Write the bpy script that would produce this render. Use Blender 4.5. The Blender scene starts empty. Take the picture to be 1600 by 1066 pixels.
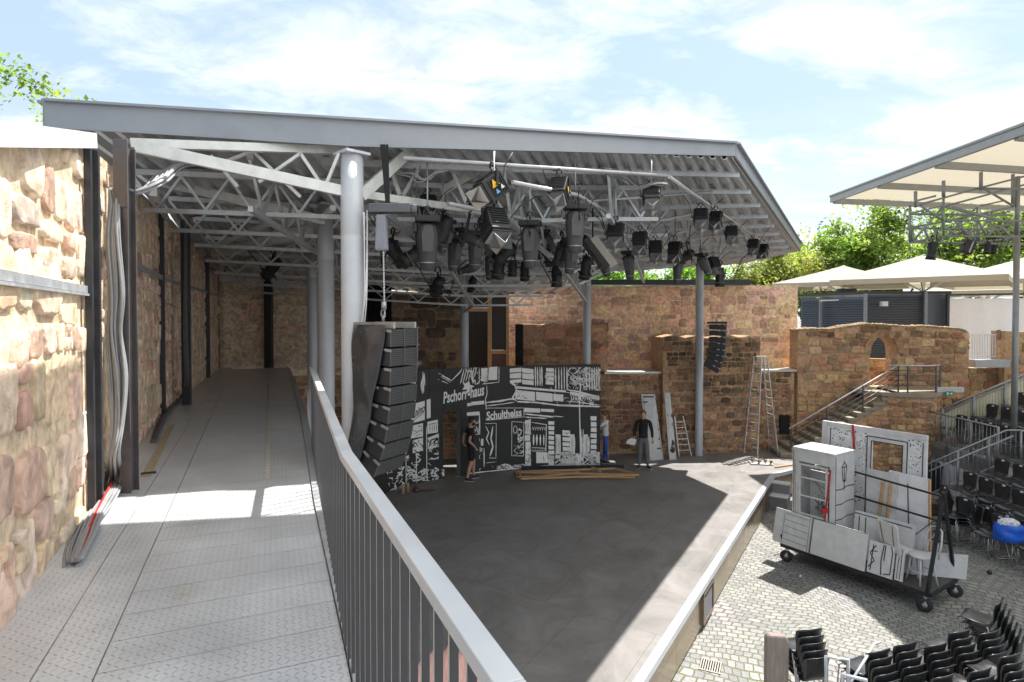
import bpy, bmesh, math, random
from mathutils import Vector, Matrix
R = math.radians
S = bpy.context.scene
COL = S.collection
# ---------------- camera ----------------
F = 930.0
cam = bpy.data.objects.new("camera", bpy.data.cameras.new("camera"))
COL.objects.link(cam); S.camera = cam
cam.location = (0, 0, 5.5); cam.rotation_euler = (R(89.0), 0, 0)
cam.data.sensor_width = 36.0; cam.data.lens = F / 1600 * 36
cam.data.shift_y = -24 / 1600; cam.data.clip_start = 0.05; cam.data.clip_end = 3000
# ---------------- light ----------------
SUNV = Vector((.45, .35, 1)).normalized()
sd = bpy.data.lights.new("sun", 'SUN'); so = bpy.data.objects.new("sun", sd); COL.objects.link(so)
sd.energy = 2.85; sd.angle = R(.6); sd.color = (1, .965, .91)
so.rotation_euler = SUNV.to_track_quat('Z', 'Y').to_euler()
W = bpy.data.worlds.new("World"); S.world = W; W.use_nodes = True
wt = W.node_tree; wn = wt.nodes; wl = wt.links; bg = wn['Background']
sky = wn.new('ShaderNodeTexSky'); sky.sky_type = 'NISHITA'; sky.sun_disc = False
sky.sun_elevation = math.asin(SUNV.z); sky.sun_rotation = math.atan2(SUNV.x, SUNV.y)
sky.air_density = 1.0; sky.dust_density = 1.5; sky.ozone_density = 1.0
tc = wn.new('ShaderNodeTexCoord'); sep = wn.new('ShaderNodeSeparateXYZ'); wl.new(tc.outputs['Generated'], sep.inputs[0])
def wmath(op, a, b=None, c=None):
    n = wn.new('ShaderNodeMath'); n.operation = op
    for i, v in enumerate((a, b, c)):
        if v is None: continue
        if isinstance(v, (int, float)): n.inputs[i].default_value = v
        else: wl.new(v, n.inputs[i])
    return n.outputs[0]
zz = wmath('ADD', wmath('MAXIMUM', sep.outputs[2], 0.0), .13)
cb = wn.new('ShaderNodeCombineXYZ')
wl.new(wmath('DIVIDE', sep.outputs[0], zz), cb.inputs[0]); wl.new(wmath('DIVIDE', sep.outputs[1], zz), cb.inputs[1])
mpn = wn.new('ShaderNodeMapping'); wl.new(cb.outputs[0], mpn.inputs[0]); mpn.inputs['Location'].default_value = (1.7, .35, 0); mpn.inputs['Scale'].default_value = (.8, 1.15, 1)
n1 = wn.new('ShaderNodeTexNoise'); n1.inputs['Scale'].default_value = .95; n1.inputs['Detail'].default_value = 9; n1.inputs['Roughness'].default_value = .58; n1.inputs['Distortion'].default_value = .35
wl.new(mpn.outputs[0], n1.inputs[0])
n2 = wn.new('ShaderNodeTexNoise'); n2.inputs['Scale'].default_value = 3.0; n2.inputs['Detail'].default_value = 8; n2.inputs['Roughness'].default_value = .65; n2.inputs['Distortion'].default_value = .6
wl.new(mpn.outputs[0], n2.inputs[0])
mx = wmath('ADD', wmath('MULTIPLY', n1.outputs[0], .75), wmath('MULTIPLY', n2.outputs[0], .25))
rp = wn.new('ShaderNodeValToRGB'); wl.new(mx, rp.inputs[0])
rp.color_ramp.elements[0].position = .465; rp.color_ramp.elements[0].color = (0, 0, 0, 1)
rp.color_ramp.elements[1].position = .62; rp.color_ramp.elements[1].color = (1, 1, 1, 1)
# haze towards the horizon is white too
hz = wmath('SUBTRACT', 1.0, wmath('MULTIPLY', wmath('MAXIMUM', sep.outputs[2], 0.0), 3.2)); hz = wmath('MAXIMUM', hz, 0.0)
cf = wmath('MINIMUM', wmath('ADD', wmath('MULTIPLY', rp.outputs[0], .95), wmath('MULTIPLY', hz, .75)), 1.0)
mixc = wn.new('ShaderNodeMix'); mixc.data_type = 'RGBA'
SKYK = wn.new('ShaderNodeVectorMath'); SKYK.operation = 'SCALE'; wl.new(sky.outputs[0], SKYK.inputs[0]); SKYK.inputs['Scale'].default_value = 1.0
grd = wn.new('ShaderNodeMix'); grd.data_type = 'RGBA'; grd.inputs[0].default_value = .82
wl.new(SKYK.outputs[0], grd.inputs[6]); grd.inputs[7].default_value = (2.0, 2.55, 3.1, 1)
wl.new(cf, mixc.inputs[0]); wl.new(grd.outputs[2], mixc.inputs[6])
cw = wn.new('ShaderNodeMapRange'); wl.new(n2.outputs[0], cw.inputs[0]); cw.inputs[1].default_value = .36; cw.inputs[2].default_value = .60; cw.inputs[3].default_value = 3.3; cw.inputs[4].default_value = 4.9
cwv = wn.new('ShaderNodeVectorMath'); cwv.operation = 'SCALE'; cwv.inputs[0].default_value = (.98, .995, 1.015); wl.new(cw.outputs[0], cwv.inputs['Scale']); wl.new(cwv.outputs[0], mixc.inputs[7])
wl.new(mixc.outputs[2], bg.inputs[0]); bg.inputs[1].default_value = .085
vs = S.view_settings; vs.view_transform = 'Standard'; vs.look = 'None'; vs.exposure = 1.88; vs.gamma = 1; vs.use_curve_mapping = False
S.cycles.max_bounces = 6; S.cycles.diffuse_bounces = 4; S.cycles.glossy_bounces = 3; S.cycles.transparent_max_bounces = 8
rnd = random.Random(7)
# ---------------- pixel helpers (photo measurements -> world) ----------------
def ray(px, py):
    dx, dy = (px - 800) / F, -(py - 509) / F
    return Vector((dx, dy * math.cos(R(89)) + math.sin(R(89)), dy * math.sin(R(89)) - math.cos(R(89))))
E = Vector((0, 0, 5.5))
def PZ(px, py, z):
    d = ray(px, py); return E + d * ((z - 5.5) / d.z)
def PY(px, py, Y):
    d = ray(px, py); return E + d * (Y / d.y)
# ---------------- mesh builder ----------------
class MB:
    def __init__(s): s.v = []; s.f = []; s.c = []; s.sm = []
    def add(s, vs, fs, col=None, smooth=False):
        o = len(s.v); s.v.extend(Vector(v) for v in vs)
        for f in fs: s.f.append(tuple(i + o for i in f)); s.c.append(col); s.sm.append(smooth)
        return s
    def box(s, a, b, rz=0, col=None):      # min corner / max corner, optional rotation about the centre
        cx, cy, cz = [(a[i] + b[i]) / 2 for i in range(3)]; h = [abs(b[i] - a[i]) / 2 for i in range(3)]
        m = Matrix.Translation((cx, cy, cz)) @ Matrix.Rotation(rz, 4, 'Z')
        return s.mbox(m, h, col)
    def mbox(s, m, h, col=None):
        vs = [m @ Vector((x * h[0], y * h[1], z * h[2])) for z in (-1, 1) for y in (-1, 1) for x in (-1, 1)]
        return s.add(vs, [(0, 2, 3, 1), (4, 5, 7, 6), (0, 1, 5, 4), (2, 6, 7, 3), (0, 4, 6, 2), (1, 3, 7, 5)], col)
    def bar(s, p, q, w, h=None, up=(0, 0, 1), col=None):   # rectangular section from p to q; w sideways, h along up
        p, q = Vector(p), Vector(q); h = h or w; d = q - p; L = d.length
        if L < 1e-6: return s
        d /= L; up = Vector(up)
        if abs(d.dot(up)) > .99: up = Vector((0, 1, 0))
        x = d.cross(up).normalized(); z = x.cross(d)
        m = Matrix(((x.x, d.x, z.x, 0), (x.y, d.y, z.y, 0), (x.z, d.z, z.z, 0), (0, 0, 0, 1)))
        m.translation = (p + q) / 2
        return s.mbox(m, (w / 2, L / 2, h / 2), col)
    def tube(s, pts, r, n=8, cap=True, col=None, smooth=True, closed=False):
        pts = [Vector(p) for p in pts]; k = len(pts); rr = r if isinstance(r, (list, tuple)) else [r] * k
        vs = []; prev = None
        for i, p in enumerate(pts):
            if closed: t = pts[(i + 1) % k] - pts[i - 1]
            else: t = pts[min(i + 1, k - 1)] - pts[max(i - 1, 0)]
            t.normalize()
            if prev is None:
                a = Vector((0, 0, 1)) if abs(t.z) < .9 else Vector((1, 0, 0)); x = t.cross(a).normalized()
            else:
                x = prev - t * prev.dot(t)
                x = x.normalized() if x.length > 1e-6 else t.orthogonal().normalized()
            prev = x; y = t.cross(x)
            for j in range(n):
                a = 2 * math.pi * j / n; vs.append(p + (x * math.cos(a) + y * math.sin(a)) * rr[i])
        fs = []
        for i in range(k if closed else k - 1):
            i2 = (i + 1) % k
            for j in range(n): fs.append((i * n + j, i * n + (j + 1) % n, i2 * n + (j + 1) % n, i2 * n + j))
        s.add(vs, fs, col, smooth)
        if cap and not closed:
            o = len(s.v) - len(vs)
            s.f.append(tuple(o + j for j in reversed(range(n)))); s.c.append(col); s.sm.append(False)
            s.f.append(tuple(o + (k - 1) * n + j for j in range(n))); s.c.append(col); s.sm.append(False)
        return s
    def lathe(s, c, prof, n=16, col=None, m=None, smooth=True):    # prof [(r,z)]
        vs = []
        for r, z in prof:
            for j in range(n):
                a = 2 * math.pi * j / n; v = Vector((r * math.cos(a), r * math.sin(a), z))
                vs.append((m @ v if m else v) + Vector(c))
        fs = []
        for i in range(len(prof) - 1):
            for j in range(n): fs.append((i * n + j, i * n + (j + 1) % n, (i + 1) * n + (j + 1) % n, (i + 1) * n + j))
        s.add(vs, fs, col, smooth); return s
    def prism(s, poly, o, ux, uy, t, col=None):   # polygon in plane (ux,uy) at o, thickness vector t
        o, ux, uy, t = Vector(o), Vector(ux), Vector(uy), Vector(t); n = len(poly)
        a = [o + ux * x + uy * y for x, y in poly]; b = [p + t for p in a]
        return s.add(a + b, [tuple(range(n)), tuple(reversed(range(n, 2 * n)))] + [(i, i + n, (i + 1) % n + n, (i + 1) % n) for i in range(n)], col)
    def quad(s, a, b, c, d, col=None): return s.add([a, b, c, d], [(0, 1, 2, 3)], col)
    def build(s, name, mat, parent=None, local=False, bevel=0, origin=None, recalc=True):
        me = bpy.data.meshes.new(name); off = Vector((0, 0, 0))
        o = bpy.data.objects.new(name, me)
        if parent is not None:
            o.parent = parent
            if not local: off = wloc(parent)
        elif not local:
            if origin is None:
                xs = [v.x for v in s.v]; ys = [v.y for v in s.v]
                origin = Vector(((min(xs) + max(xs)) / 2, (min(ys) + max(ys)) / 2, min(v.z for v in s.v)))
            off = Vector(origin); o.location = off
        me.from_pydata([tuple(v - off) for v in s.v], [], s.f)
        me.polygons.foreach_set('use_smooth', s.sm)
        if any(c is not None for c in s.c):
            ca = me.color_attributes.new('Col', 'FLOAT_COLOR', 'CORNER'); buf = []
            for f, c in zip(s.f, s.c):
                c = c or (.5, .5, .5); buf.extend((c[0], c[1], c[2], 1.0) * len(f))
            ca.data.foreach_set('color', buf)
        if recalc:
            bm = bmesh.new(); bm.from_mesh(me); bmesh.ops.recalc_face_normals(bm, faces=bm.faces); bm.to_mesh(me); bm.free()
        me.materials.append(mat)
        if bevel:
            md = o.modifiers.new('bevel', 'BEVEL'); md.width = bevel; md.segments = 2; md.limit_method = 'ANGLE'
        COL.objects.link(o); return o
def wloc(o):
    v = Vector(o.location)
    while o.parent is not None: o = o.parent; v = v + Vector(o.location)
    return v
def tag(o, label=None, cat=None, group=None, kind=None):
    if label: o['label'] = label
    if cat: o['category'] = cat
    if group: o['group'] = group
    if kind: o['kind'] = kind
    return o
def thing(name, label, cat, loc=(0, 0, 0), rz=0, group=None, kind=None):
    o = bpy.data.objects.new(name, None); COL.objects.link(o); o.location = loc; o.rotation_euler = (0, 0, rz); o.empty_display_size = .2
    return tag(o, label, cat, group, kind)
KIDS = {}
def kids(o): return [c for c in bpy.data.objects if c.parent == o]
def copy_tree(o, parent=None):
    c = o.copy(); COL.objects.link(c)
    if parent is not None: c.parent = parent
    for ch in kids(o): copy_tree(ch, c)
    return c
# ---------------- materials ----------------
MC = {}
def mat(name, col=(.5, .5, .5), rough=.6, metal=0.0, var=.15, scale=6.0, bump=.0, bscale=40.0, attr=False, spec=.5, stretch=None, extra=None, coat=0, dirt=None):
    if name in MC: return MC[name]
    m = bpy.data.materials.new(name); m.use_nodes = True; MC[name] = m
    nt = m.node_tree; N = nt.nodes; L = nt.links; b = N['Principled BSDF']
    b.inputs['Roughness'].default_value = rough; b.inputs['Metallic'].default_value = metal; b.inputs['Specular IOR Level'].default_value = spec
    if coat: b.inputs['Coat Weight'].default_value = coat; b.inputs['Coat Roughness'].default_value = .15
    t = N.new('ShaderNodeTexCoord'); src = t.outputs['Object']
    if stretch:
        mp = N.new('ShaderNodeMapping'); mp.inputs['Scale'].default_value = stretch; L.new(src, mp.inputs[0]); src = mp.outputs[0]
    n = N.new('ShaderNodeTexNoise'); n.inputs['Scale'].default_value = scale; n.inputs['Detail'].default_value = 8; n.inputs['Roughness'].default_value = .6; L.new(src, n.inputs[0])
    mr = N.new('ShaderNodeMapRange'); L.new(n.outputs[0], mr.inputs[0]); mr.inputs[1].default_value = .25; mr.inputs[2].default_value = .75
    mr.inputs[3].default_value = 1 - var; mr.inputs[4].default_value = 1 + var
    vm = N.new('ShaderNodeVectorMath'); vm.operation = 'SCALE'; L.new(mr.outputs[0], vm.inputs['Scale'])
    if attr:
        a = N.new('ShaderNodeAttribute'); a.attribute_name = 'Col'; L.new(a.outputs['Color'], vm.inputs[0])
    else: vm.inputs[0].default_value = col
    out = vm.outputs[0]
    if dirt:   # (colour, scale, threshold, strength): blotches with a shape of their own
        dn = N.new('ShaderNodeTexNoise'); dn.inputs['Scale'].default_value = dirt[1]; dn.inputs['Detail'].default_value = 10; dn.inputs['Roughness'].default_value = .7; L.new(t.outputs['Object'], dn.inputs[0])
        dr = N.new('ShaderNodeMapRange'); L.new(dn.outputs[0], dr.inputs[0]); dr.inputs[1].default_value = dirt[2]; dr.inputs[2].default_value = dirt[2] + .15; dr.inputs[4].default_value = dirt[3]
        mx_ = N.new('ShaderNodeMix'); mx_.data_type = 'RGBA'; L.new(dr.outputs[0], mx_.inputs[0]); L.new(out, mx_.inputs[6]); mx_.inputs[7].default_value = (*dirt[0], 1); out = mx_.outputs[2]
    L.new(out, b.inputs['Base Color'])
    rr = N.new('ShaderNodeMapRange'); L.new(n.outputs[0], rr.inputs[0]); rr.inputs[1].default_value = .3; rr.inputs[2].default_value = .7
    rr.inputs[3].default_value = max(rough - .08, .02); rr.inputs[4].default_value = min(rough + .1, 1); L.new(rr.outputs[0], b.inputs['Roughness'])
    if bump:
        bn = N.new('ShaderNodeTexNoise'); bn.inputs['Scale'].default_value = bscale; bn.inputs['Detail'].default_value = 8; bn.inputs['Roughness'].default_value = .65; L.new(src, bn.inputs[0])
        bp = N.new('ShaderNodeBump'); bp.inputs['Strength'].default_value = bump; bp.inputs['Distance'].default_value = .01; L.new(bn.outputs[0], bp.inputs['Height']); L.new(bp.outputs[0], b.inputs['Normal'])
    if extra: extra(m, N, L, b, t)
    return m
M_GALV = lambda: mat('galvanised steel', (.52, .54, .56), .42, .55, .18, 9, .05, 60)
M_GREY = lambda: mat('grey painted steel', (.42, .44, .47), .38, .1, .08, 4, .02, 80, dirt=((.30, .30, .30), 1.4, .58, .4))
M_LGREY = lambda: mat('light grey painted steel', (.50, .52, .55), .4, .1, .08, 4, dirt=((.36, .36, .35), 1.6, .58, .4))
M_DARK = lambda: mat('dark steel paint', (.035, .037, .042), .42, .2, .2, 8)
M_BROWN = lambda: mat('weathered brown steel', (.11, .098, .10), .5, .3, .3, 3, .05, 50, dirt=((.14, .10, .08), 2.5, .6, .5))
M_BLACK = lambda: mat('black plastic', (.018, .018, .02), .45, 0, .2, 10)
M_CLOTH = lambda: mat('black cloth', (.012, .012, .014), .9, 0, .3, 20, .2, 90)
M_WHITE = lambda: mat('white paint', (.86, .855, .83), .5, 0, .04, 6, dirt=((.6, .58, .54), 3.5, .64, .4))
M_WOOD = lambda: mat('pine timber', (.50, .29, .14), .6, 0, .25, 5, .1, 30, stretch=(.6, 6, 6))
M_MEMB = lambda: mat('cream membrane', (.60, .55, .45), .7, 0, .04, 2, extra=transl)
M_MEMB2 = lambda: mat('bright membrane', (.85, .83, .78), .7, 0, .04, 2, extra=transl2)
M_CABLE = lambda: mat('grey cable sheath', (.27, .275, .285), .5, 0, .1, 10)
def transl2(m, N, L, b, t):
    tr = N.new('ShaderNodeBsdfTranslucent'); tr.inputs[0].default_value = (.93, .91, .86, 1); mx_ = N.new('ShaderNodeMixShader'); mx_.inputs[0].default_value = .75
    o = N['Material Output']; L.new(b.outputs[0], mx_.inputs[1]); L.new(tr.outputs[0], mx_.inputs[2]); L.new(mx_.outputs[0], o.inputs[0])
def transl(m, N, L, b, t):
    tr = N.new('ShaderNodeBsdfTranslucent'); tr.inputs[0].default_value = (.46, .41, .31, 1); mx_ = N.new('ShaderNodeMixShader'); mx_.inputs[0].default_value = .45
    o = N['Material Output']; L.new(b.outputs[0], mx_.inputs[1]); L.new(tr.outputs[0], mx_.inputs[2]); L.new(mx_.outputs[0], o.inputs[0])
def stone_extra(m, N, L, b, t):   # chipped sandstone: coarse relief + fine grain + slow staining
    n = N.new('ShaderNodeTexNoise'); n.inputs['Scale'].default_value = 9; n.inputs['Detail'].default_value = 10; n.inputs['Roughness'].default_value = .68; n.inputs['Distortion'].default_value = .8; L.new(t.outputs['Object'], n.inputs[0])
    v = N.new('ShaderNodeTexVoronoi'); v.inputs['Scale'].default_value = 7; L.new(n.outputs['Color'], v.inputs[0])
    ad = N.new('ShaderNodeMath'); ad.operation = 'ADD'; L.new(n.outputs[0], ad.inputs[0]); L.new(v.outputs[0], ad.inputs[1])
    bp = N.new('ShaderNodeBump'); bp.inputs['Strength'].default_value = .5 if m.name.startswith('printed') else .9; bp.inputs['Distance'].default_value = .045; L.new(ad.outputs[0], bp.inputs['Height']); L.new(bp.outputs[0], b.inputs['Normal'])
    # colour: bands of iron / lime inside each stone
    src = b.inputs['Base Color'].links[0].from_socket
    n3 = N.new('ShaderNodeTexNoise'); n3.inputs['Scale'].default_value = 4.5; n3.inputs['Detail'].default_value = 9; n3.inputs['Distortion'].default_value = 1.5; L.new(t.outputs['Object'], n3.inputs[0])
    rp = N.new('ShaderNodeValToRGB'); e = rp.color_ramp.elements; e[0].position = .35; e[0].color = (.70, .64, .60, 1); e[1].position = .62; e[1].color = (1.35, 1.3, 1.22, 1); L.new(n3.outputs[0], rp.inputs[0])
    mm = N.new('ShaderNodeMix'); mm.data_type = 'RGBA'; mm.blend_type = 'MULTIPLY'; mm.inputs[0].default_value = .7 if m.name.startswith('printed') else .5; L.new(src, mm.inputs[6]); L.new(rp.outputs[0], mm.inputs[7]); L.new(mm.outputs[2], b.inputs['Base Color'])
M_STONE = lambda: mat('sandstone masonry', rough=.9, var=.25, dirt=((.12, .095, .065), .7, .55, .45), scale=14, attr=True, spec=.2, extra=stone_extra)
M_PRINT = lambda: mat('printed masonry sheet', rough=.42, var=.3, scale=10, attr=True, spec=.4, extra=stone_extra)
# ---------------- masonry ----------------
PAL = {
 'near': [(.62, .50, .36), (.66, .56, .44), (.58, .40, .30), (.52, .30, .23), (.60, .48, .30), (.68, .58, .47), (.45, .26, .20), (.60, .45, .38), (.64, .52, .36)],
 'print': [(.42, .27, .17), (.48, .33, .20), (.36, .20, .14), (.50, .38, .24), (.40, .24, .18), (.30, .18, .14), (.52, .40, .22), (.44, .28, .22)],
 'red': [(.36, .17, .10), (.42, .23, .13), (.32, .14, .09), (.38, .24, .14), (.28, .15, .10), (.40, .19, .13), (.46, .30, .17)],
 'dark': [(.14, .10, .075), (.20, .14, .10), (.12, .09, .075), (.25, .17, .11), (.17, .11, .08), (.11, .095, .085)],
 'brown': [(.28, .17, .10), (.34, .20, .12), (.22, .13, .085), (.30, .16, .10), (.38, .25, .14), (.20, .13, .09), (.33, .17, .11), (.16, .12, .09)],
 'gold': [(.42, .27, .14), (.46, .33, .16), (.38, .20, .12), (.44, .25, .14), (.30, .19, .12), (.48, .34, .20), (.40, .18, .12), (.24, .17, .11)],
}
MORT = {'near': (.74, .60, .40), 'print': (.56, .44, .28), 'red': (.34, .20, .12), 'dark': (.30, .22, .14), 'brown': (.42, .28, .16), 'gold': (.42, .27, .15)}
def _ds(c, a, t): return tuple(x * (1 - a) + y * a for x, y in zip(c, t))
for k_, a_, t_ in (('near', .22, (.76, .62, .52)), ('print', .3, (.46, .34, .28)), ('brown', .22, (.34, .235, .18)), ('gold', .2, (.42, .30, .22)), ('red', .25, (.40, .28, .21)), ('dark', .2, (.2, .16, .13))): PAL[k_] = [_ds(c, a_, t_) for c in PAL[k_]]; MORT[k_] = _ds(MORT[k_], .35, t_)
PAL['near'] = [_ds(c, .08, (.78, .64, .54)) for c in PAL['near']]
PALK = {'near': 1.42, 'print': 1.75, 'red': 1.6, 'dark': 1.5, 'brown': 1.6, 'gold': 1.6}
for k_ in MORT: MORT[k_] = tuple(c * min((1.25 if k_ == 'near' else 1.7), .80 / max(MORT[k_])) for c in MORT[k_])
def inpoly(x, y, p):
    r = False; n = len(p); j = n - 1
    for i in range(n):
        if (p[i][1] > y) != (p[j][1] > y) and x < (p[j][0] - p[i][0]) * (y - p[i][1]) / (p[j][1] - p[i][1]) + p[i][0]: r = not r
        j = i
    return r
def stones(mb, o, ux, n, poly, pal, h=(.16, .3), asp=(1.0, 2.4), relief=.025, seed=1, holes=(), uz=(0, 0, 1), moss=None, irr=1.0, gap=.012):
    """many stone faces on the plane o + ux*s + uz*z (n = outward normal), kept inside poly"""
    r = random.Random(seed); o, ux, n, uz = Vector(o), Vector(ux).normalized(), Vector(n).normalized(), Vector(uz)
    s0 = min(p[0] for p in poly); s1 = max(p[0] for p in poly); z0 = min(p[1] for p in poly); z1 = max(p[1] for p in poly)
    z = z0 - r.uniform(0, h[0])
    def one(a, b, c, d):
        cs, cz = (a + b) / 2, (c + d) / 2; g = gap
        hx, hy = (b - a) / 2 - g, (d - c) / 2 - g
        if hx < .02 or hy < .02: return
        if not (inpoly(cs, cz, poly) and inpoly(cs - hx * .8, cz, poly) and inpoly(cs + hx * .8, cz, poly) and inpoly(cs, cz + hy * .8, poly) and inpoly(cs, cz - hy * .8, poly)): return
        for q in holes:
            if a < q[1] - .02 and b > q[0] + .02 and c < q[3] - .02 and d > q[2] + .02: return
        K = 22 if hy > .1 else 14; pw = r.uniform(3.6, 9); jit = [r.uniform(.90, 1.05) ** irr for _ in range(K)]; sk = r.uniform(-.12, .12) * irr
        base = r.choice(PAL[pal]); f = r.uniform(.66, 1.34) * PALK[pal]; col = tuple(x * f * r.uniform(.96, 1.04) for x in base); q_ = max(col); col = tuple(x * min(1, .86 / q_) for x in col)
        if moss and cz > moss(cs) and r.random() < .6: col = tuple(x * .55 for x in col); col = (col[0], col[1] * 1.1, col[2])
        rel = relief * r.uniform(.6, 1.25); tx, tz = r.uniform(-.25, .25), r.uniform(-.25, .25); vs = []
        for fac, hh in ((1.0, -.004), (.965, rel * .85), (.86, rel), (.4, rel * 1.05)):
            for k in range(K):
                t = 2 * math.pi * (k + .5) / K; c_, s_ = math.cos(t), math.sin(t)
                q = (abs(c_) ** pw + abs(s_) ** pw) ** (-1 / pw) * jit[k] * fac
                x = c_ * q * hx; y = s_ * q * hy; x += sk * y * fac
                hq = hh * (1 + tx * x / hx + tz * y / hy) if hh > 0 else hh
                vs.append(o + ux * (cs + x) + uz * (cz + y) + n * hq)
        vs.append(o + ux * cs + uz * cz + n * rel)
        fs = [(i * K + k, i * K + (k + 1) % K, (i + 1) * K + (k + 1) % K, (i + 1) * K + k) for i in range(3) for k in range(K)] + [(3 * K + k, 3 * K + (k + 1) % K, 4 * K) for k in range(K)]
        mb.add(vs, fs, col, True)
    carry = []
    while z < z1 + h[1]:
        hh = r.uniform(*h); s = s0 - r.uniform(0, .3); ph = r.uniform(0, 6); am = hh * .16 * irr
        while s < s1 + .1:
            w = hh * r.uniform(*asp); w = min(w, h[1] * 2.4)
            dz = am * math.sin(s * 1.7 + ph)
            k = r.random()
            if k < .16 and hh > (h[0] + h[1]) / 2.4: m_ = z + hh * r.uniform(.4, .6); one(s, s + w, z + dz, m_ + dz); one(s, s + w, m_ + dz, z + hh + dz)
            elif k < .26: m_ = s + w * .5; one(s, m_, z + dz, z + hh * .6 + dz); one(m_, s + w, z + dz, z + hh + dz); one(s, m_, z + hh * .6 + dz, z + hh + dz)
            else: one(s, s + w, z + dz, z + hh + dz)
            s += w
        z += hh
# ================= setting =================
# ground: one cobbled sheet
def cobble_extra(m, N, L, b, t):
    mp = N.new('ShaderNodeMapping'); mp.inputs['Rotation'].default_value = (0, 0, R(28)); L.new(t.outputs['Object'], mp.inputs[0])
    ws = N.new('ShaderNodeTexNoise'); ws.inputs['Scale'].default_value = .35; ws.inputs['Detail'].default_value = 2; L.new(mp.outputs[0], ws.inputs[0])
    dm = N.new('ShaderNodeVectorMath'); dm.operation = 'MULTIPLY_ADD'; L.new(ws.outputs['Color'], dm.inputs[0]); dm.inputs[1].default_value = (1.6, 1.6, 0); L.new(mp.outputs[0], dm.inputs[2])
    w2 = N.new('ShaderNodeTexNoise'); w2.inputs['Scale'].default_value = 7; w2.inputs['Detail'].default_value = 3; L.new(mp.outputs[0], w2.inputs[0])
    d2 = N.new('ShaderNodeVectorMath'); d2.operation = 'MULTIPLY_ADD'; L.new(w2.outputs['Color'], d2.inputs[0]); d2.inputs[1].default_value = (.045, .045, 0); L.new(dm.outputs[0], d2.inputs[2])
    br = N.new('ShaderNodeTexBrick'); L.new(d2.outputs[0], br.inputs[0]); br.offset = .5
    for k, v in (('Scale', 1.0), ('Mortar Size', .013), ('Mortar Smooth', .35), ('Bias', .0), ('Brick Width', .165), ('Row Height', .13)): br.inputs[k].default_value = v
    br.inputs['Color1'].default_value = (.18, .18, .19, 1); br.inputs['Color2'].default_value = (.27, .265, .26, 1)
    mn = N.new('ShaderNodeTexNoise'); mn.inputs['Scale'].default_value = .45; mn.inputs['Detail'].default_value = 6; L.new(t.outputs['Object'], mn.inputs[0])
    rp = N.new('ShaderNodeValToRGB'); e = rp.color_ramp.elements; e[0].position = .42; e[0].color = (.12, .10, .075, 1); e[1].position = .54; e[1].color = (.12, .125, .05, 1); L.new(mn.outputs[0], rp.inputs[0])
    L.new(rp.outputs[0], br.inputs['Mortar'])
    n = N.new('ShaderNodeTexNoise'); n.inputs['Scale'].default_value = 18; n.inputs['Detail'].default_value = 8; L.new(t.outputs['Object'], n.inputs[0])
    mr = N.new('ShaderNodeMapRange'); L.new(n.outputs[0], mr.inputs[0]); mr.inputs[3].default_value = .6; mr.inputs[4].default_value = 1.4
    vm = N.new('ShaderNodeVectorMath'); vm.operation = 'SCALE'; L.new(br.outputs[0], vm.inputs[0]); L.new(mr.outputs[0], vm.inputs['Scale']); L.new(vm.outputs[0], b.inputs['Base Color'])
    inv = N.new('ShaderNodeMath'); inv.operation = 'SUBTRACT'; inv.inputs[0].default_value = 1; L.new(br.outputs['Fac'], inv.inputs[1])
    ad = N.new('ShaderNodeMath'); ad.operation = 'MULTIPLY_ADD'; L.new(n.outputs[0], ad.inputs[0]); ad.inputs[1].default_value = .5; L.new(inv.outputs[0], ad.inputs[2])
    bp = N.new('ShaderNodeBump'); bp.inputs['Strength'].default_value = .8; bp.inputs['Distance'].default_value = .02; L.new(ad.outputs[0], bp.inputs['Height']); L.new(bp.outputs[0], b.inputs['Normal'])
mb = MB(); mb.quad((-300, -100, 0), (400, -100, 0), (400, 900, 0), (-300, 900, 0))
g = mb.build('ground', mat('cobbles', rough=.75, extra=cobble_extra), origin=(0, 0, 0)); tag(g, kind='structure')
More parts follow.
